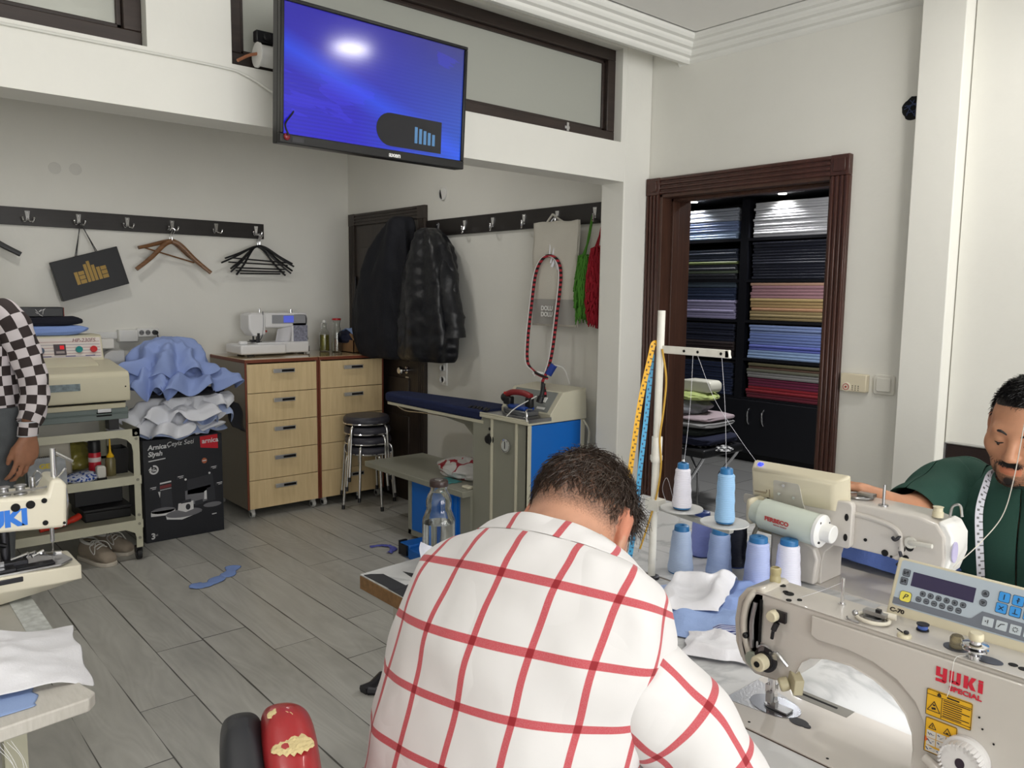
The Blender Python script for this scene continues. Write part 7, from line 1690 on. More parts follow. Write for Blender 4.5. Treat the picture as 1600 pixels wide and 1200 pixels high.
def head(bd, c, M, s=1., ear=1., neck=None):
    c = Vector(c); Rn = np.array(M)
    W = lambda x, y, z: tuple(c+M @ Vector((x*s, y*s, z*s)))
    E = lambda p, r, k=.02, sub=False, R=None: bd.ell(W(*p), [q*s for q in r], Rn if R is None else Rn @ np.array(R), k*s, sub)
    E((0, -.015, .025), (.074, .096, .088)); E((0, .034, -.03), (.06, .06, .084), .03); E((0, .045, -.082), (.049, .046, .036), .03)
    E((0, .078, -.104), (.020, .017, .017), .025)
    bd.cap(W(-.038, .078, .016), W(.038, .078, .016), .012*s, k=.02*s)
    for q in (-1, 1):
        E((q*.043, .056, -.028), (.024, .03, .022), .03)
        E((q*.031, .100, -.001), (.017, .012, .009), .012, True); E((q*.031, .0785, -.003), (.0155, .0150, .0125), .006)
    bd.cap(W(0, .088, .008), W(0, .112, -.034), .008*s, .012*s, .012*s)
    for q in (-1, 1): E((q*.011, .103, -.040), (.008, .010, .007), .008)
    E((0, .093, -.0655), (.024, .010, .006), .006); E((0, .091, -.0775), (.020, .0095, .0065), .006); E((0, .106, -.0715), (.022, .006, .0014), .003, True)
    for q in (-1, 1):
        a = q*.35; R = np.array(Matrix.Rotation(a, 3, 'Z') @ Matrix.Rotation(-.15, 3, 'X'))
        E((q*.079, -.012, -.010), (.0075, .019*ear, .033*ear), .008, False, R); E((q*.0855, -.007, -.008), (.005, .010*ear, .018*ear), .006, True, R)
        bd.cap(W(q*.080, -.030*ear, -.006+.022*ear), W(q*.084, -.026*ear, -.012-.012*ear), .0045*s, k=.006*s)
        E((q*.076, -.004, -.038*ear), (.007, .009, .009), .008)
    if neck is not None: bd.chain([W(0, -.03, -.03), W(0, -.03, -.085), neck], [.052*s, .055*s, .064*s], .03)
    return W
def hand(bd, wrist, d, n, side, s=1., curl=.35, spread=.12, thumb=.9, curls=None):
    """wrist point, d: towards the fingers, n: out of the back of the hand, side: towards the thumb"""
    w = Vector(wrist); d = Vector(d).normalized(); n = (Vector(n)-d*Vector(n).dot(d)).normalized(); sd = Vector(side); sd = (sd-d*sd.dot(d)-n*sd.dot(n)).normalized()
    L = (.088, .094, .088, .072); F = ((.044, .026, .020), (.049, .030, .021), (.045, .028, .020), (.034, .020, .018))
    for i in range(4):
        o = (1.5-i)*.021*s; k0 = w+d*.008*s+sd*o*.55; kn = w+d*L[i]*s+sd*o+n*(.003*s if i in (1, 2) else 0)
        bd.cap(k0, kn, .0135*s, .0105*s, .012*s)
        cu = curls[i] if curls else curl*(1+.12*i)
        p = kn; ang = cu*.7; fd = (d+sd*spread*(1.5-i)*.5).normalized()
        for j in range(3):
            v = (fd*math.cos(ang)-n*math.sin(ang)).normalized(); e = p+v*F[i][j]*s
            bd.cap(p, e, (.0098, .0088, .0078)[j]*s*(.88 if i == 3 else 1), (.0088, .0078, .0068)[j]*s*(.88 if i == 3 else 1), .006*s); p = e; ang += cu
    b0 = w+d*.02*s+sd*.026*s-n*.004*s; b1 = b0+(d*.8+sd*thumb-n*.25).normalized()*.036*s; b2 = b1+(d*1.0+sd*thumb*.4-n*.3).normalized()*.03*s; b3 = b2+(d*1.0+sd*.05-n*.35).normalized()*.026*s
    bd.cap(w+d*.01*s+sd*.015*s, b1, .016*s, .012*s, .012*s).cap(b1, b2, .0115*s, .0105*s, .006*s).cap(b2, b3, .0105*s, .0085*s, .006*s)
    bd.ell(w+d*.05*s, (.045*s, .05*s, .013*s), np.array(Matrix((sd, d, n)).transposed()), .012*s)
def strands(W, M, c, N, accept, flow, L, rad, seed, up=1.0, skull=(.074, .096, .088), sc=1.0, off=(0, -.015, .025), puff=.003, lift=.4, curl=.3):
    rnd = random.Random(seed); b = B(); n = 0; c = Vector(c)
    while n < N:
        z = rnd.uniform(-1, 1); a = rnd.uniform(0, 2*PI); q = math.sqrt(1-z*z); dloc = Vector((q*math.cos(a), q*math.sin(a), z))
        if rnd.random() > accept(dloc): continue
        n += 1
        p = Vector((dloc.x*skull[0], dloc.y*skull[1], dloc.z*skull[2]))*sc; ln = L(dloc)*rnd.uniform(.6, 1.25); pts = []; rs = []
        t = flow(dloc); t = (t-dloc*t.dot(dloc)); t = t.normalized() if t.length > 1e-4 else dloc.orthogonal().normalized()
        t = (t+Vector((rnd.gauss(0, curl), rnd.gauss(0, curl), rnd.gauss(0, curl)))).normalized()
        lf = rnd.uniform(.1, 1)*lift; k = 5
        for i in range(k):
            u = i/(k-1); e = (p+t*ln*u*.0) if False else p+t*ln*u
            dn = Vector((e.x/skull[0]**2, e.y/skull[1]**2, e.z/skull[2]**2)).normalized()
            sc2 = math.sqrt((e.x/skull[0])**2+(e.y/skull[1])**2+(e.z/skull[2])**2)/sc
            e = e/sc2+dn*(puff*.4+lf*ln*(u-.35*u*u)+puff*u)+dn.cross(t)*(.25*curl*ln*math.sin(3*u+rnd.random()*.4))
            pts.append(c+M @ (e+Vector(off)*sc)); rs.append(rad*(1-.55*u))
        b.tube(pts, rs, 3, 0, False)
    return b
def sleeve(pts, rads, e=1., n=32, ns=10, uvo=(0, 0), wr=.006, ws_=9., seed=0., flat=1.0, bunch=None, ref=None):
    """tube of cloth along pts with metre-true UVs: u around, v along"""
    P = bez(pts, ns); k = len(P); b = B(); R = []; acc = 0; up = Vector(ref) if ref else None
    rr = []
    for i in range(k):
        u = i/(k-1)*(len(rads)-1); j = min(int(u), len(rads)-2); rr.append(rads[j]+(rads[j+1]-rads[j])*(u-j))
    rm = sum(rr)/k
    for i, p in enumerate(P):
        if i: acc += (p-P[i-1]).length
        tg = (P[min(i+1, k-1)]-P[max(i-1, 0)]).normalized()
        if up is None: up = tg.orthogonal()
        up = (up-tg*up.dot(tg)).normalized(); w = tg.cross(up); ring = []
        for j in range(n):
            a = 2*PI*j/n; d = up*math.cos(a)+w*math.sin(a)*flat
            q = p+d*rr[i]; f = wr*(ridge((q.x*1.+seed, q.y, q.z*1.3), ws_, 3)*.8+.5*math.sin(acc*60+3*math.sin(a+seed)))*min(1, 6*i/k)
            if bunch: f *= bunch(i/(k-1))
            ring.append(q+d*f); b.uv[len(b.v)+i*n+j] = (uvo[0]+a/(2*PI)*(2*PI*rm), uvo[1]+acc)
        R.append(ring)
    # duplicate the seam column so the pattern does not run back across one face
    b2 = B(); 
    for i, ring in enumerate(R):
        for j in range(n+1):
            b2.uv[i*(n+1)+j] = (uvo[0]+j/n*2*PI*rm, b.uv[i*n+j % n][1])
    b2.rings([r+[r[0]] for r in R], 0, caps=False, ring_closed=False)
    return b2
def torso(secs, n=64, ns=44, uvo=(0, 0), disp=None, pitch=None, rows=None):
    S = resec(secs, ns); b = B(); R = []; acc = 0; i0 = rows[0] if rows else 0
    for i, (c, a, w, e) in enumerate(S):
        if i: acc += ((c-S[i-1][0])-0*w).length
        if rows and not rows[0] <= i <= rows[1]: continue
        ring = []; L = 0; per = 2*PI*math.sqrt((a.length_squared+w.length_squared)/2)
        for j in range(n+1):
            t = 2*PI*j/n      # starts at the front (w), the spine is at half way
            p = c+w*sq(math.cos(t), e)+a*sq(math.sin(t), e)
            if disp and 0 < j < n: p = disp(p, (p-c).normalized(), i/ns, t)
            ring.append(p)
        arc = [0]
        for j in range(n): arc.append(arc[-1]+(ring[j+1]-ring[j]).length)
        for j in range(n+1): b.uv[(i-i0)*(n+1)+j] = (uvo[0]+(arc[j]-arc[n//2])*(1 if not pitch else pitch), uvo[1]+acc)
        R.append(ring)
    b.rings(R, 0, caps=False, ring_closed=False); return b, S
def plaidmat():
    t = NT('red_check_shirt', .75); t.b.inputs['Sheen Weight'].default_value = .1
    uv = t.n('SeparateXYZ', {0: t.n('UVMap').outputs[0]}).outputs
    def band(x, per, w, o):
        f = t.math('ABSOLUTE', t.math('SUBTRACT', t.math('FRACT', t.math('ADD', t.math('DIVIDE', x, per), o)), .5))
        return t.n('MapRange', {0: f, 1: w/per/2*1.08, 2: w/per/2*.92, 3: 0., 4: 1.}).outputs[0]
    a = band(uv[0], .084, .0098, .5); c = band(uv[1], .072, .0094, .5)
    base = lin((214, 212, 213)); r1 = lin((182, 40, 56)); r2 = lin((138, 12, 28))
    tw = t.n('TexNoise', {'Vector': t.n('TexCoord').outputs['Object'], 'Scale': 900., 'Detail': 2}).outputs['Fac']
    m = t.mix(t.math('MULTIPLY', t.math('MAXIMUM', a, c), t.math('MULTIPLY_ADD', tw, .3, .75)), base, r1)
    m = t.mix(t.math('MULTIPLY', a, c), m, r2)
    t.link(m, 'Base Color')
    wr = t.n('TexNoise', {'Vector': t.n('TexCoord').outputs['Object'], 'Scale': 6.5, 'Detail': 1.6, 'Distortion': .5}).outputs['Fac']
    wr = t.math('ABSOLUTE', t.math('SUBTRACT', wr, .5))
    t.bump(t.math('ADD', t.math('MULTIPLY', wr, 4.), t.math('MULTIPLY', tw, .02)), .22, .012); return t.m
PLAID = plaidmat()
def fold(amp, s, seed):
    def f(p, n, u, a):
        k = .9*ridge((p.x*1.2+seed, p.y*1.2, p.z*.9), s, 3)+.5*noise.noise((p.x*3+seed, p.y*3, p.z*3))
        return p+n*amp*k
    return f
# ================================================================== man in the checked shirt
SK1 = skinmat('skin_tan', (190, 142, 117))
t = thing('person', 'seated man seen from behind in white shirt with red window check, head bent', 'person', (.66, .82, .0))
hc = V(*HEAD1); f0 = V(.93, .30, 0).normalized(); hf = (f0*math.cos(HP1)-V(0, 0, 1)*math.sin(HP1)).normalized(); hM = frame(hf, V(-.0, .05, 1)+f0*.6)
bd = Body(); nb = V(.84, .845, 1.10)
W1 = head(bd, hc, hM, 1.0, 1.24)
bd.chain([W1(0, -.035, -.02), W1(0, -.045, -.08), nb, (.79, .845, .94)], [.056, .056, .050, .06], .04)
sL, sR = V(.75, .985, .935), V(.805, .69, .985)
bd.chain([(.79, .84, .98), (.74, .84, .85), (.70, .85, .66), (.69, .85, .61)], [.08, .10, .11, .115], .06)
bd.chain([(.80, .84, 1.01), sR], [.05, .04], .04).chain([(.80, .84, 1.01), sL], [.05, .04], .04)
eR, wR = V(.895, .558, .835), V(.93, .60, .655); eL, wL = V(.83, 1.07, .84), V(.97, .96, .838)
bd.chain([sR, eR, wR], [.048, .038, .026], .03).chain([sL, eL, wL], [.048, .038, .026], .03)
hand(bd, wR, (.9, .25, .04), (0, 0, 1), (-.2, 1, 0), 1., .35); hand(bd, wL, (.9, -.35, -.02), (0, 0, 1), (-.2, -1, 0), 1., .35)
for q, y0 in ((1, .94), (-1, .74)):
    bd.chain([(.66, y0, .575), (1.0, y0+q*.05, .565), (1.03, y0+q*.06, .12), (1.0, y0+q*.06, .06), (1.13, y0+q*.08, .045)], [.085, .062, .042, .04, .03], .03)
def tint1(v):
    L = (v-np.array(hc)) @ np.array(hM); x, y, z = L.T; o = np.zeros((len(v), 3))
    r = np.sqrt((x/.074)**2+((y+.015)/.096)**2+((z-.025)/.088)**2); nearhead = r < 1.35
    line = np.where(y < .0, -.052-.015*np.clip(-y/.1, 0, 1), -.052+np.clip(y/.05, 0, 1)*.115)   # hairline height: nape, then temple
    hair = np.clip((z-line)/.045, 0, 1)*(y < .085)
    side = (np.abs(x) > .052) & (y > .0) & (y < .032) & (z > -.06); hair = np.maximum(hair, side*.75)
    crown = np.exp(-((x/.045)**2+((y+.02)/.06)**2))*(z > .06)
    ear = (np.abs(x) > .0735) & (np.abs(y+.012) < .038) & (np.abs(z+.01) < .057)
    hair = np.clip(hair*.56-crown*.34, 0, 1); hair[ear] = 0
    stub = (z < -.045)*(y > .02)*.22
    o[:, 0] = np.maximum(hair, stub)*nearhead; o[:, 1] = ear*.5*nearhead
    return o
body1 = bodyobj('body', bd, .0045, SK1, t, tint1)
def acc1(d):
    y, z, x = d.y, d.z, d.x
    if y > .72: return 0
    zl = -.72 if y < 0 else -.55+.9*y
    if z < zl or (abs(x) > .86 and -.6 < z < .02 and y > -.28 and y < .35): return 0
    c = math.exp(-((x/.5)**2+((y+.15)/.6)**2)) if z > .3 else 0
    fade = min(1, max(.05, (z-zl)/.55))
    return fade*(1-.93*c)
HAIR1 = mat('hair_dark_brown', (64, 52, 45), .42, spec=.6)
ob = obj('hair', strands(W1, hM, hc, 3600, acc1, lambda d: V(d.x*.35+.25, -.55*d.y-.5 if d.z > .3 else -.25, -1.0 if d.z < .45 else -.15+.2*d.x), lambda d: .016+.024*max(0, d.z+.35), .00062, 11, puff=.004, lift=.42, curl=.5), HAIR1, t, smooth=True)
obj('hair_tuft', strands(W1, hM, hc, 700, lambda d: 1. if d.z > .35 and d.y > .15 and d.y < .75 else 0, lambda d: V(.8*d.x+.4, .7, .1), lambda d: .038, .0006, 12, puff=.006, lift=.9, curl=.7), HAIR1, t)
# shirt
s_ = V(.205, -.979, .055); fw = V(.979, .205, 0)
def sec(x, y, z, ha, hd, th, e=.85, rl=0.): 
    w = (fw*math.cos(th)-V(0, 0, 1)*math.sin(th)); return (V(x, y, z), s_*ha, w*hd, e)
DX, DY = .030, -.022
secs = [sec(.665, .872, .50, .188, .15, .0), sec(.66, .87, .60, .184, .145, .0), sec(.67, .868, .74, .188, .14, .05), sec(.698, .864, .85, .198, .133, .12), sec(.720, .861, .915, .207, .122, .22), sec(.744, .860, .968, .197, .110, .38), sec(.772, .857, 1.012, .158, .095, .50), sec(.792, .855, 1.045, .118, .085, .55), sec(.806, .855, 1.072, .094, .078, .58), sec(.814, .855, 1.088, .082, .075, .60)]
DX, DY = .030, -.022
secs = [sec(.665, .872, .50, .188, .15, .0), sec(.66, .87, .60, .184, .145, .0), sec(.67, .868, .74, .188, .14, .05), sec(.698, .864, .88, .198, .133, .12), sec(.722, .860, .985, .207, .122, .25), sec(.748, .859, 1.055, .198, .106, .42), sec(.772, .859, 1.098, .165, .088, .55), sec(.788, .862, 1.110, .126, .082, .62), sec(.800, .864, 1.121, .098, .078, .65), sec(.806, .865, 1.127, .082, .075, .65)]
secs = [(c+V(DX*min(1, 1), DY, 0), a, w, e) for c, a, w, e in secs]
FD1 = lambda p, n, u, a: fold(.015, 4.2, 2.)(p, n, u, a)+n*.004*ridge((p.x*1.3, p.y, p.z*.8), 11., 2)
b, S1 = torso(secs, 72, 50, (.012, -.006), FD1, rows=(0, 38))
sh = obj('shirt', b, PLAID, t, solid=.0015, sub=1)
b, S1 = torso(secs, 72, 50, (.060, .040), lambda p, n, u, a: FD1(p, n, u, a)+n*.0016, rows=(38, 50))
obj('yoke', b, PLAID, sh, solid=.0015, sub=1)
slR = sleeve([V(.780, .765, .985), V(.803, .683, .982), V(.848, .615, .918), eR+V(-.012, .010, -.006), V(.915, .573, .76), wR+V(-.004, -.002, .03)], [.050, .074, .068, .063, .056, .044], n=40, ns=9, uvo=(.02, .045), wr=.0055, seed=1., ref=(.5, .2, .8))
obj('sleeve', slR, PLAID, sh, solid=.0015, sub=1)
slL = sleeve([V(.745, .93, .95), V(.745, .995, .925), V(.775, 1.04, .885), eL, V(.91, 1.03, .825), wL+V(-.01, 0, 0)], [.05, .070, .068, .064, .055, .042], n=40, ns=9, uvo=(.0, .03), wr=.0055, seed=5., ref=(.5, -.2, .8))
obj('sleeve', slL, PLAID, sh, solid=.0015, sub=1)
# shoulder yoke seam and collar
def collar(c, nrm, fwd, ra, rb, h0, h1, n=40, open_=.55, lean=.012):
    nrm = Vector(nrm).normalized(); fwd = Vector(fwd); fwd = (fwd-nrm*fwd.dot(nrm)).normalized(); sd = nrm.cross(fwd); b = B(); R = []
    rows = [(0, 0.0), (.5, -.1), (1.0, -.2), (1.06, .1), (.55, .55), (-.15, 1.0)]
    for hh, fl in rows:
        ring = []
        for j in range(n+1):
            a = open_+(2*PI-2*open_)*j/n; d = fwd*math.cos(a)*ra+sd*math.sin(a)*rb
            hgt = h0+(h1-h0)*(.5-.5*math.cos(a))
            ring.append(Vector(c)+d*(1+.22*max(0, fl)+.0*hh)+nrm*hgt*hh+d.normalized()*(.007*max(0, fl)+(.006*fl if fl < 0 else .0)))
        R.append(ring)
    b.rings(R, 0, caps=False, ring_closed=False)
    for i in range(len(R)):
        for j in range(n+1): b.uv[i*(n+1)+j] = (.035+(j/n-.5)*.42, .04+rows[i][0]*.02 if rows[i][1] < .3 else .04+(1-rows[i][0])*.02)
    return b
cn = (nb+V(.03, 0, .055)-V(.70, .825, 1.03)).normalized()
obj('collar', collar(V(.843, .836, 1.082), V(.46, .03, .86), fw, .077, .083, .030, .066, lean=.01), PLAID, sh, solid=.002, sub=1)
obj('yoke_seam', B().tube([FD1(S1[38][0]+S1[38][1]*sq(math.sin(a), .85)+S1[38][2]*sq(math.cos(a), .85), V(-.8, 0, .5).normalized(), .8, a) for a in [PI*(.62+.76*i/24) for i in range(25)]], .0012, 5), mat('seam_white', (212, 210, 210), .8), sh)
b = B()
for q, y0 in ((1, .94), (-1, .74)): b.rings([[Vector(c)+V(0, math.cos(a)*r, math.sin(a)*r) if i < 2 else Vector(c)+V(math.cos(a)*r, math.sin(a)*r, 0) for a in [2*PI*j/24 for j in range(24)]] for i, (c, r) in enumerate((((.64, y0, .59), .105), ((.98, y0+q*.05, .575), .085), ((1.03, y0+q*.06, .48), .08), ((1.02, y0+q*.06, .09), .065)))])
obj('trousers', b, DENIM, t, sub=1)
b = B()
for q, y0 in ((1, .94), (-1, .74)): b.ell((1.08, y0+q*.07, .045), (.13, .05, .045), 16, 10)
obj('shoes', b, BLACKP, t)
# ================================================================== man in the green T-shirt
SK2 = skinmat('skin_light_brown', (190, 138, 108))
t = thing('person', 'man in a dark green T-shirt with a white tape measure, reaching to the rear machine', 'person', (2.35, .62, 0))
h2 = V(*HEAD2); f2 = V(-1., -.02, 0).normalized(); hf2 = (f2*math.cos(.30)-V(0, 0, 1)*math.sin(.30)).normalized(); hM2 = frame(hf2, V(0, -.10, 1))
bd = Body(); W2 = head(bd, h2, hM2, 1.02, 1.0)
nb2 = V(2.30, .635, 1.045); sR2, sL2 = V(2.315, .80, .995), V(2.315, .45, .995)
bd.chain([W2(0, -.03, -.03), W2(0, -.035, -.085), nb2, (2.33, .625, .97)], [.054, .055, .058, .07], .03)
bd.chain([(2.335, .625, .93), (2.35, .62, .75), (2.37, .62, .61)], [.09, .10, .115], .06)
bd.chain([(2.33, .625, .965), sR2], [.06, .05], .04).chain([(2.33, .625, .965), sL2], [.06, .05], .04)
eR2, wR2 = V(*EL2), V(*WR2)
bd.chain([sR2, eR2, wR2], [.056, .044, .028], .03)
eL2, wL2 = V(2.25, .36, .845), V(2.09, .48, .835)
bd.chain([sL2, eL2, wL2], [.054, .042, .028], .03)
hand(bd, wR2, (-.16, .98, .05), (.8, .2, .5), (-.2, .0, .95), .95, .2, thumb=.35, curls=(.25, .3, .35, .4)); hand(bd, wL2, (-.9, .3, -.03), (0, 0, 1), (-.2, 1, 0), 1., .25)
for q, y0 in ((1, .72), (-1, .52)): bd.chain([(2.38, y0, .575), (1.99, y0+q*.03, .565), (1.96, y0+q*.03, .12), (1.98, y0+q*.03, .06), (1.86, y0+q*.04, .045)], [.085, .062, .042, .04, .03], .03)
def tint2(v):
    L = ((v-np.array(h2)) @ np.array(hM2))/1.02; x, y, z = L.T; o = np.zeros((len(v), 3))
    near = (np.abs(x) < .1) & (np.abs(y) < .14) & (z > -.135) & (z < .14)
    hair = np.where(y > .0, z > .062+.012*np.cos(x*30)-.0*y, z > .0-.02)*1.0
    hair = np.maximum(hair*(y < .09), ((np.abs(x) > .056) & (y < .025) & (y > -.02) & (z > -.05))*.9); hair = np.maximum(hair, (y < -.02)*(z > -.05)*1.)
    jaw = np.clip((-.058-z)/.03, 0, 1)*(y > -.01)*.55
    must = np.exp(-((x/.030)**2+((z+.057)/.0075)**2))*(y > .07)*1.0
    goat = np.exp(-((x/.022)**2+((z+.102)/.018)**2))*(y > .05)*.95; side = np.exp(-((np.abs(x)-.034)/.008)**2)*np.clip((-z-.055)/.02, 0, 1)*(y > .05)*.7
    jl = np.clip((np.abs(x)-.03)/.02, 0, 1)*np.clip((-.03-z)/.04, 0, 1)*(y > -.01)*.55
    lips = (np.abs(x) < .023) & (z > -.085) & (z < -.062) & (y > .085)
    ear = (np.abs(x) > .0735) & (np.abs(y+.012) < .034) & (np.abs(z+.01) < .05)
    r = np.maximum.reduce([hair, jaw, must, goat, side, jl]); r[lips] = 0; r[ear] = 0
    o[:, 0] = r*near; o[:, 1] = (lips*.55+ear*.25)*near; return o
bodyobj('body', bd, .0036, SK2, t, tint2)
HAIR2 = mat('hair_black', (20, 18, 19), .4, spec=.6)
def acc2(d): return 1. if (d.z > .42+.25*max(0, d.y) or (d.y < -.15 and d.z > -.6) or (abs(d.x) > .7 and d.y < .25 and d.z > -.1)) and d.y < .93 else 0
obj('hair', strands(W2, hM2, h2, 5200, acc2, lambda d: V(d.x*.3, .8, .3) if d.z > .4 else V(0, -.2, -1), lambda d: .010+.009*max(0, d.z), .0007, 21, sc=1.02, puff=.003, lift=.8, curl=.35), HAIR2, t)
def hl(p): return W2(*p)
for q in (-1, 1):
    obj('eyebrow', B().tube(bez([hl((q*.014, .0925, .015)), hl((q*.028, .0915, .0205)), hl((q*.046, .080, .016))], 6), [.0028]*6+[.0036]*4+[.0018]*3, 8), HAIR2, t)
    obj('eye', B().ell(hl((q*.031, .0800, -.0085)), (.0122*1.02,)*3, 16, 10), mat('eye_white', (206, 198, 190), .2), t)
    obj('eyelashes', B().tube(bez([hl((q*.0185, .0885, -.0075)), hl((q*.031, .0938, -.0095)), hl((q*.0445, .084, -.0065))], 6), .0016, 6), HAIR2, t)
    obj('iris', B().ell(hl((q*.031, .0895, -.0135)), (.005, .0035, .004), 12, 8), mat('iris_dark', (34, 24, 20), .15), t)
b = B()
rnd = random.Random(5)
for i in range(900):
    a = rnd.random()
    if a < .4: p = Vector((rnd.gauss(0, .015), .1015-.001*rnd.random(), -.057+rnd.gauss(0, .0028))); p.y -= (p.x/.03)**2*.008
    elif a < .7: p = Vector((rnd.gauss(0, .011), .0945, -.102+rnd.gauss(0, .008))); p.y -= (p.x/.02)**2*.006
    else:
        s0 = rnd.choice((-1, 1)); u = rnd.random(); p = Vector((s0*(.030+.028*u), .083-.055*u, -.085+.028*u+rnd.gauss(0, .007)))
    e = p+Vector((rnd.gauss(0, .0018)+p.x*.05, .0015, -.0035-.002*rnd.random())); b.tube([hl(p), hl((p+e)/2), hl(e)], [.0005, .0005, .0003], 3, 0, False)
obj('beard', b, HAIR2, t)
GREEN = mat('green_jersey', (30, 66, 56), .85, bump=.1, bs=260)
f2s = V(0, -1, 0)
def sec2(x, y, z, ha, hd, th=0., e=.85): return (V(x, y, z), f2s*ha, (f2*math.cos(th)-V(0, 0, 1)*math.sin(th))*hd, e)
secs = [sec2(2.375, .62, .50, .19, .15), sec2(2.365, .62, .62, .185, .145), sec2(2.345, .622, .78, .19, .14, .1), sec2(2.32, .624, .90, .20, .132, .2), sec2(2.305, .626, .97, .198, .115, .3), sec2(2.295, .628, 1.01, .165, .095, .4), sec2(2.29, .63, 1.04, .120, .083, .45), sec2(2.288, .632, 1.058, .084, .076, .45), sec2(2.29, .634, 1.068, .068, .066, .45)]
b, S2 = torso(secs, 64, 46, (0, 0), fold(.006, 3.5, 7.))
sh2 = obj('t_shirt', b, GREEN, t, solid=.002, sub=1)
mid = sR2.lerp(eR2, .93)
obj('sleeve', sleeve([sR2+V(.01, -.06, .0), sR2+V(0, .01, -.005), sR2.lerp(eR2, .4)+V(.0, .012, .0), mid+V(0, .006, 0)], [.07, .086, .076, .066], n=36, ns=10, wr=.006, seed=3., ref=(0, .4, 1)), GREEN, sh2, solid=.002, sub=1)
obj('sleeve', sleeve([sL2+V(.01, .06, .0), sL2+V(0, -.01, -.005), sL2.lerp(eL2, .4), sL2.lerp(eL2, .72)], [.094, .086, .080, .078], n=36, ns=10, wr=.006, seed=4., ref=(0, .4, 1)), GREEN, sh2, solid=.002, sub=1)
obj('neck_band', B().tube([S2[-1][0]+S2[-1][1]*math.sin(a)*1.0+S2[-1][2]*math.cos(a)*1.0 for a in [2*PI*i/40 for i in range(40)]], .006, 8, closed=True), mat('green_rib', (22, 48, 42), .85), sh2)
b = B()
for q, y0 in ((1, .72), (-1, .52)): b.rings([[Vector(c)+V(0, math.cos(a)*r, math.sin(a)*r) if i < 2 else Vector(c)+V(math.cos(a)*r, math.sin(a)*r, 0) for a in [2*PI*j/24 for j in range(24)]] for i, (c, r) in enumerate((((2.42, y0, .585), .105), ((2.0, y0+q*.03, .57), .085), ((1.97, y0+q*.03, .48), .08), ((1.96, y0+q*.03, .09), .065)))])
obj('trousers', b, DENIM, t, sub=1)
b = B()
for q, y0 in ((1, .72), (-1, .52)): b.ell((1.93, y0+q*.04, .045), (.13, .05, .045), 16, 10)
obj('shoes', b, BLACKP, t)
ribbon('tape_measure', 'white tape measure hung round the neck of the man in green', TW, [(2.33, .70, 1.045), (2.26, .712, 1.058), (2.215, .71, 1.03), (2.18, .708, .975), (2.172, .70, .90), (2.175, .69, .80), (2.178, .688, .74)], .02)
# ================================================================== man in the checkerboard shirt
t = thing('person', 'standing man cut by the left edge in black and white checkerboard shirt and grey jeans', 'person', (.42, 4.22, 0))
SK3 = skinmat('skin_brown', (172, 122, 96))
bd = Body(); A3 = V(*ARM3)
hm3 = frame(V(-1, -.1, -.1), V(0, 0, 1)); W3 = head(bd, V(.47, 4.26, 1.61), hm3, 1., 1.)
bd.chain([W3(0, -.03, -.03), W3(0, -.03, -.08), (.51, 4.27, 1.44), (.52, 4.27, 1.35)], [.055, .056, .062, .09], .04)
bd.chain([(.52, 4.27, 1.33), (.52, 4.27, 1.12), (.51, 4.27, .95)], [.11, .10, .11], .08)
sn, sf = V(A3.x-.035, 4.10, 1.375), V(.52, 4.45, 1.38)
en, wn = V(A3.x+.035, 4.06, 1.09), V(A3.x+.005, 4.02, .865)
bd.chain([(.52, 4.27, 1.36), sn, en, wn], [.08, .05, .04, .028], .035).chain([(.52, 4.27, 1.36), sf, (.54, 4.50, 1.1), (.47, 4.48, .86)], [.08, .05, .04, .028], .035)
hand(bd, wn+V(0, 0, -.012), (-.16, .0, -1), (.45, -1, -.05), (-1, -.3, .0), 1.2, .42, thumb=.35, curls=(.35, .42, .5, .6)); hand(bd, V(.47, 4.48, .85), (-.05, 0, -1), (.2, 1, 0), (-1, 0, 0), 1., .4)
for y0 in (4.17, 4.37): bd.chain([(.52, y0, .93), (.51, y0, .50), (.52, y0, .1), (.50, y0, .06), (.38, y0, .045)], [.085, .055, .042, .04, .03], .03)
def tint3(v):
    L = (v-np.array((.47, 4.26, 1.61))) @ np.array(hm3); x, y, z = L.T; o = np.zeros((len(v), 3))
    o[:, 0] = np.clip((z-np.where(y < 0, -.04, .06))/.02, 0, 1)*(y < .09)*(np.abs(x) < .1)*(np.abs(y) < .14)*(z < .14); return o
bodyobj('body', bd, .006, SK3, t, tint3)
obj('hair', strands(W3, hm3, V(.47, 4.26, 1.61), 1200, lambda d: 1. if d.z > .3 or d.y < -.1 and d.z > -.5 else 0, lambda d: V(0, .3, -1), lambda d: .03, .001, 31), HAIR2, t)
def chkmat():
    q = NT('checkerboard_shirt', .8)
    q.link(q.n('TexChecker', {'Vector': q.n('UVMap').outputs[0], 'Scale': 23., 'Color1': (*lin((56, 46, 46)), 1), 'Color2': (*lin((226, 218, 222)), 1)}).outputs[0], 'Base Color'); return q.m
CK = chkmat()
sv = V(0, -1, 0); fv = V(-1, 0, 0)
secs = [(V(.515, 4.27, z), sv*a, fv*d, .85) for z, a, d in ((.86, .20, .165), (.95, .195, .16), (1.1, .19, .15), (1.25, .205, .145), (1.35, .205, .12), (1.40, .17, .095), (1.43, .10, .075), (1.45, .075, .07))]
b, S3 = torso(secs, 60, 40, (.01, .0), fold(.01, 3., 9.))
sh3 = obj('shirt', b, CK, t, solid=.002, sub=1)
cz = wn+V(0, 0, .0)
obj('sleeve', sleeve([sn+V(-.04, .05, .01), sn+V(.0, -.005, -.01), sn.lerp(en, .5)+V(.012, 0, 0), en+V(.006, 0, .0), en.lerp(wn, .5)+V(.012, 0, 0), cz+V(0, 0, .05)], [.076, .070, .060, .054, .050, .044], n=36, ns=9, uvo=(.005, .01), wr=.007, seed=2., ref=(1, 0, 0)), CK, sh3, solid=.002, sub=1)
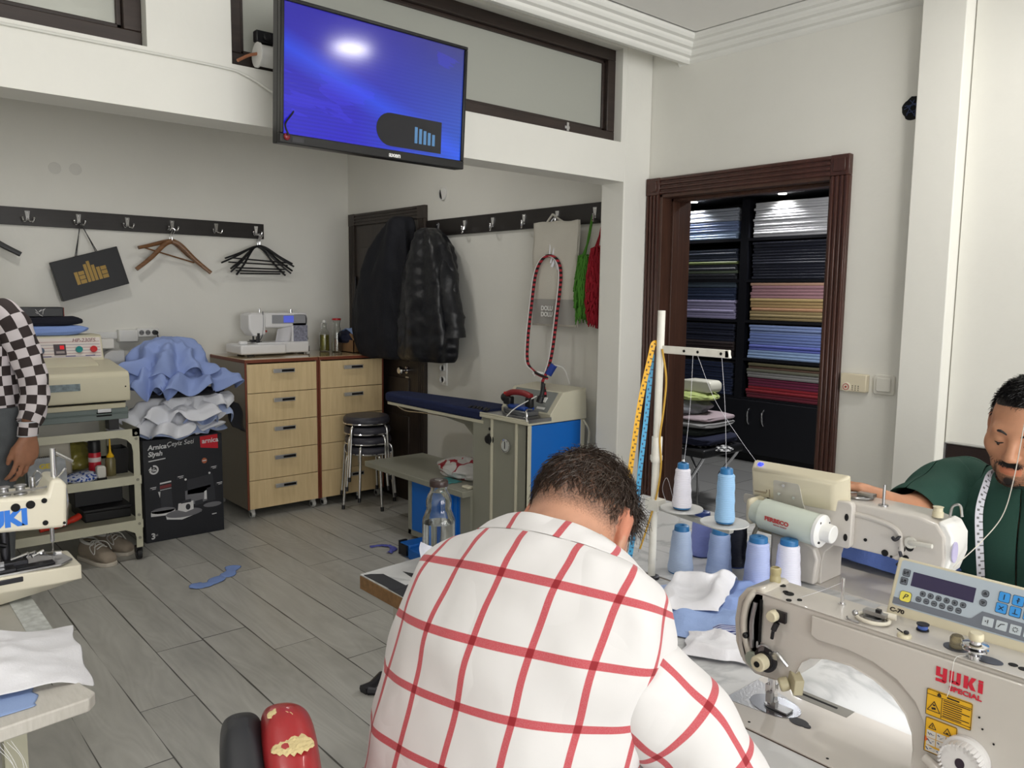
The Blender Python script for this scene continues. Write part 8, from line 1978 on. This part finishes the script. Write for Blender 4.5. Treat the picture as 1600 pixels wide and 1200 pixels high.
obj('cuff', sleeve([cz+V(.003, 0, .055), cz+V(0, 0, .03), cz+V(-.004, 0, -.005)], [.039, .038, .039], n=36, ns=6, uvo=(.02, .02), wr=.001, ref=(1, 0, 0)), CK, sh3, solid=.002)
obj('cuff_piping', B().tube([cz+V(-.004+.039*math.cos(a), .039*math.sin(a), -.006) for a in [2*PI*i/30 for i in range(30)]], .003, 6, closed=True).tube([cz+V(.003+.039*math.cos(a), .039*math.sin(a), .055) for a in [2*PI*i/30 for i in range(30)]], .003, 6, closed=True), WSH, sh3)
obj('sleeve', sleeve([sf+V(0, -.06, 0), sf, V(.54, 4.50, 1.1), V(.47, 4.48, .9)], [.085, .08, .066, .05], n=30, ns=9, wr=.006, seed=6., ref=(1, 0, 0)), CK, sh3, solid=.002, sub=1)
GJ = mat('grey_denim', (92, 96, 100), .85, var=.18, vs=14, bump=.2, bs=200)
b = B()
for y0 in (4.165, 4.375): loft(b, resec([(V(.53, y0, .98), (.145, 0, 0), (0, .115, 0), .9), (V(.53, y0, .8), (.115, 0, 0), (0, .1, 0), .9), (V(.52, y0, .5), (.085, 0, 0), (0, .08, 0), .9), (V(.53, y0, .1), (.07, 0, 0), (0, .07, 0), .9)], 24), 28, 0, wrinkle(.006, 6., 1., 3.))
obj('jeans', b, GJ, t)
b = B()
for z in range(10): b.ell((.565, 4.066+.0*z, .94-.05*z), (.004, .003, .004), 8, 6)
obj('seam_studs', b, DKSTEEL, t) if False else None
b = B()
for y0 in (4.17, 4.37): b.ell((.45, y0, .045), (.14, .05, .045), 16, 10)
obj('shoes', b, BLACKP, t)

# ------------------------------------------------------------------ small repeated parts become parts of their own
SPLIT = {'cone_core': 'cone_core', 'bolt': 'bolt', 'top_hole': 'top_hole', 'screw_hole': 'screw_hole', 'pole_joint': 'pole_joint', 'foot': 'foot', 'bed_hole': 'bed_hole', 'front_screw': 'front_screw',
         'screw': 'screw', 'cap_screw': 'cap_screw', 'guide_hole': 'guide_hole', 'socket_well': 'socket_well', 'socket_pin_hole': 'socket_pin_hole', 'pin_hole': 'pin_hole',
         'shoes': 'shoe', 'trousers': 'trouser_leg', 'snap_buttons': 'snap_button', 'wires': 'wire', 'cables': 'cable', 'presser_fingers': 'presser_finger', 'tension_discs': 'tension_disc',
         'picture_light_bars': 'picture_light_bar', 'leg': 'leg', 'back_post': 'back_post', 'panel_rib': 'panel_rib', 'cream_post': 'cream_post', 'handle_post': 'handle_post', 'spool_pin': 'spool_pin',
         'jeans': 'jeans_leg', 'clamp_feed': 'clamp_feed', 'support': 'support', 'lower_frame': 'lower_frame', 'gauge_collar': 'gauge_collar', 'plate_button': 'plate_button', 'cuff_piping': 'cuff_piping', 'caster': 'caster'}
KEEP1 = {'caster'}
for o in list(bpy.data.objects):
    st_ = o.name.split('.')[0]
    if o.type != 'MESH' or o.parent is None or st_ not in SPLIT or st_ in KEEP1 or o.children: continue
    bm = bmesh.new(); bm.from_mesh(o.data); seen = set(); groups = []
    bm.verts.ensure_lookup_table()
    for v in bm.verts:
        if v.index in seen: continue
        stack = [v]; seen.add(v.index); g = []
        while stack:
            w = stack.pop(); g.append(w.index)
            for e in w.link_edges:
                x = e.other_vert(w)
                if x.index not in seen: seen.add(x.index); stack.append(x)
        groups.append(set(g))
    if len(groups) > 1 and o.data.users == 1:
        for g in groups:
            b2 = bm.copy(); b2.verts.ensure_lookup_table()
            bmesh.ops.delete(b2, geom=[v for v in b2.verts if v.index not in g], context='VERTS')
            me = o.data.copy(); b2.to_mesh(me); b2.free()
            c = o.copy(); c.data = me; c.name = SPLIT[st_]; COL.objects.link(c)
        bm.free(); bpy.data.objects.remove(o)
    else: bm.free()
flush_text()
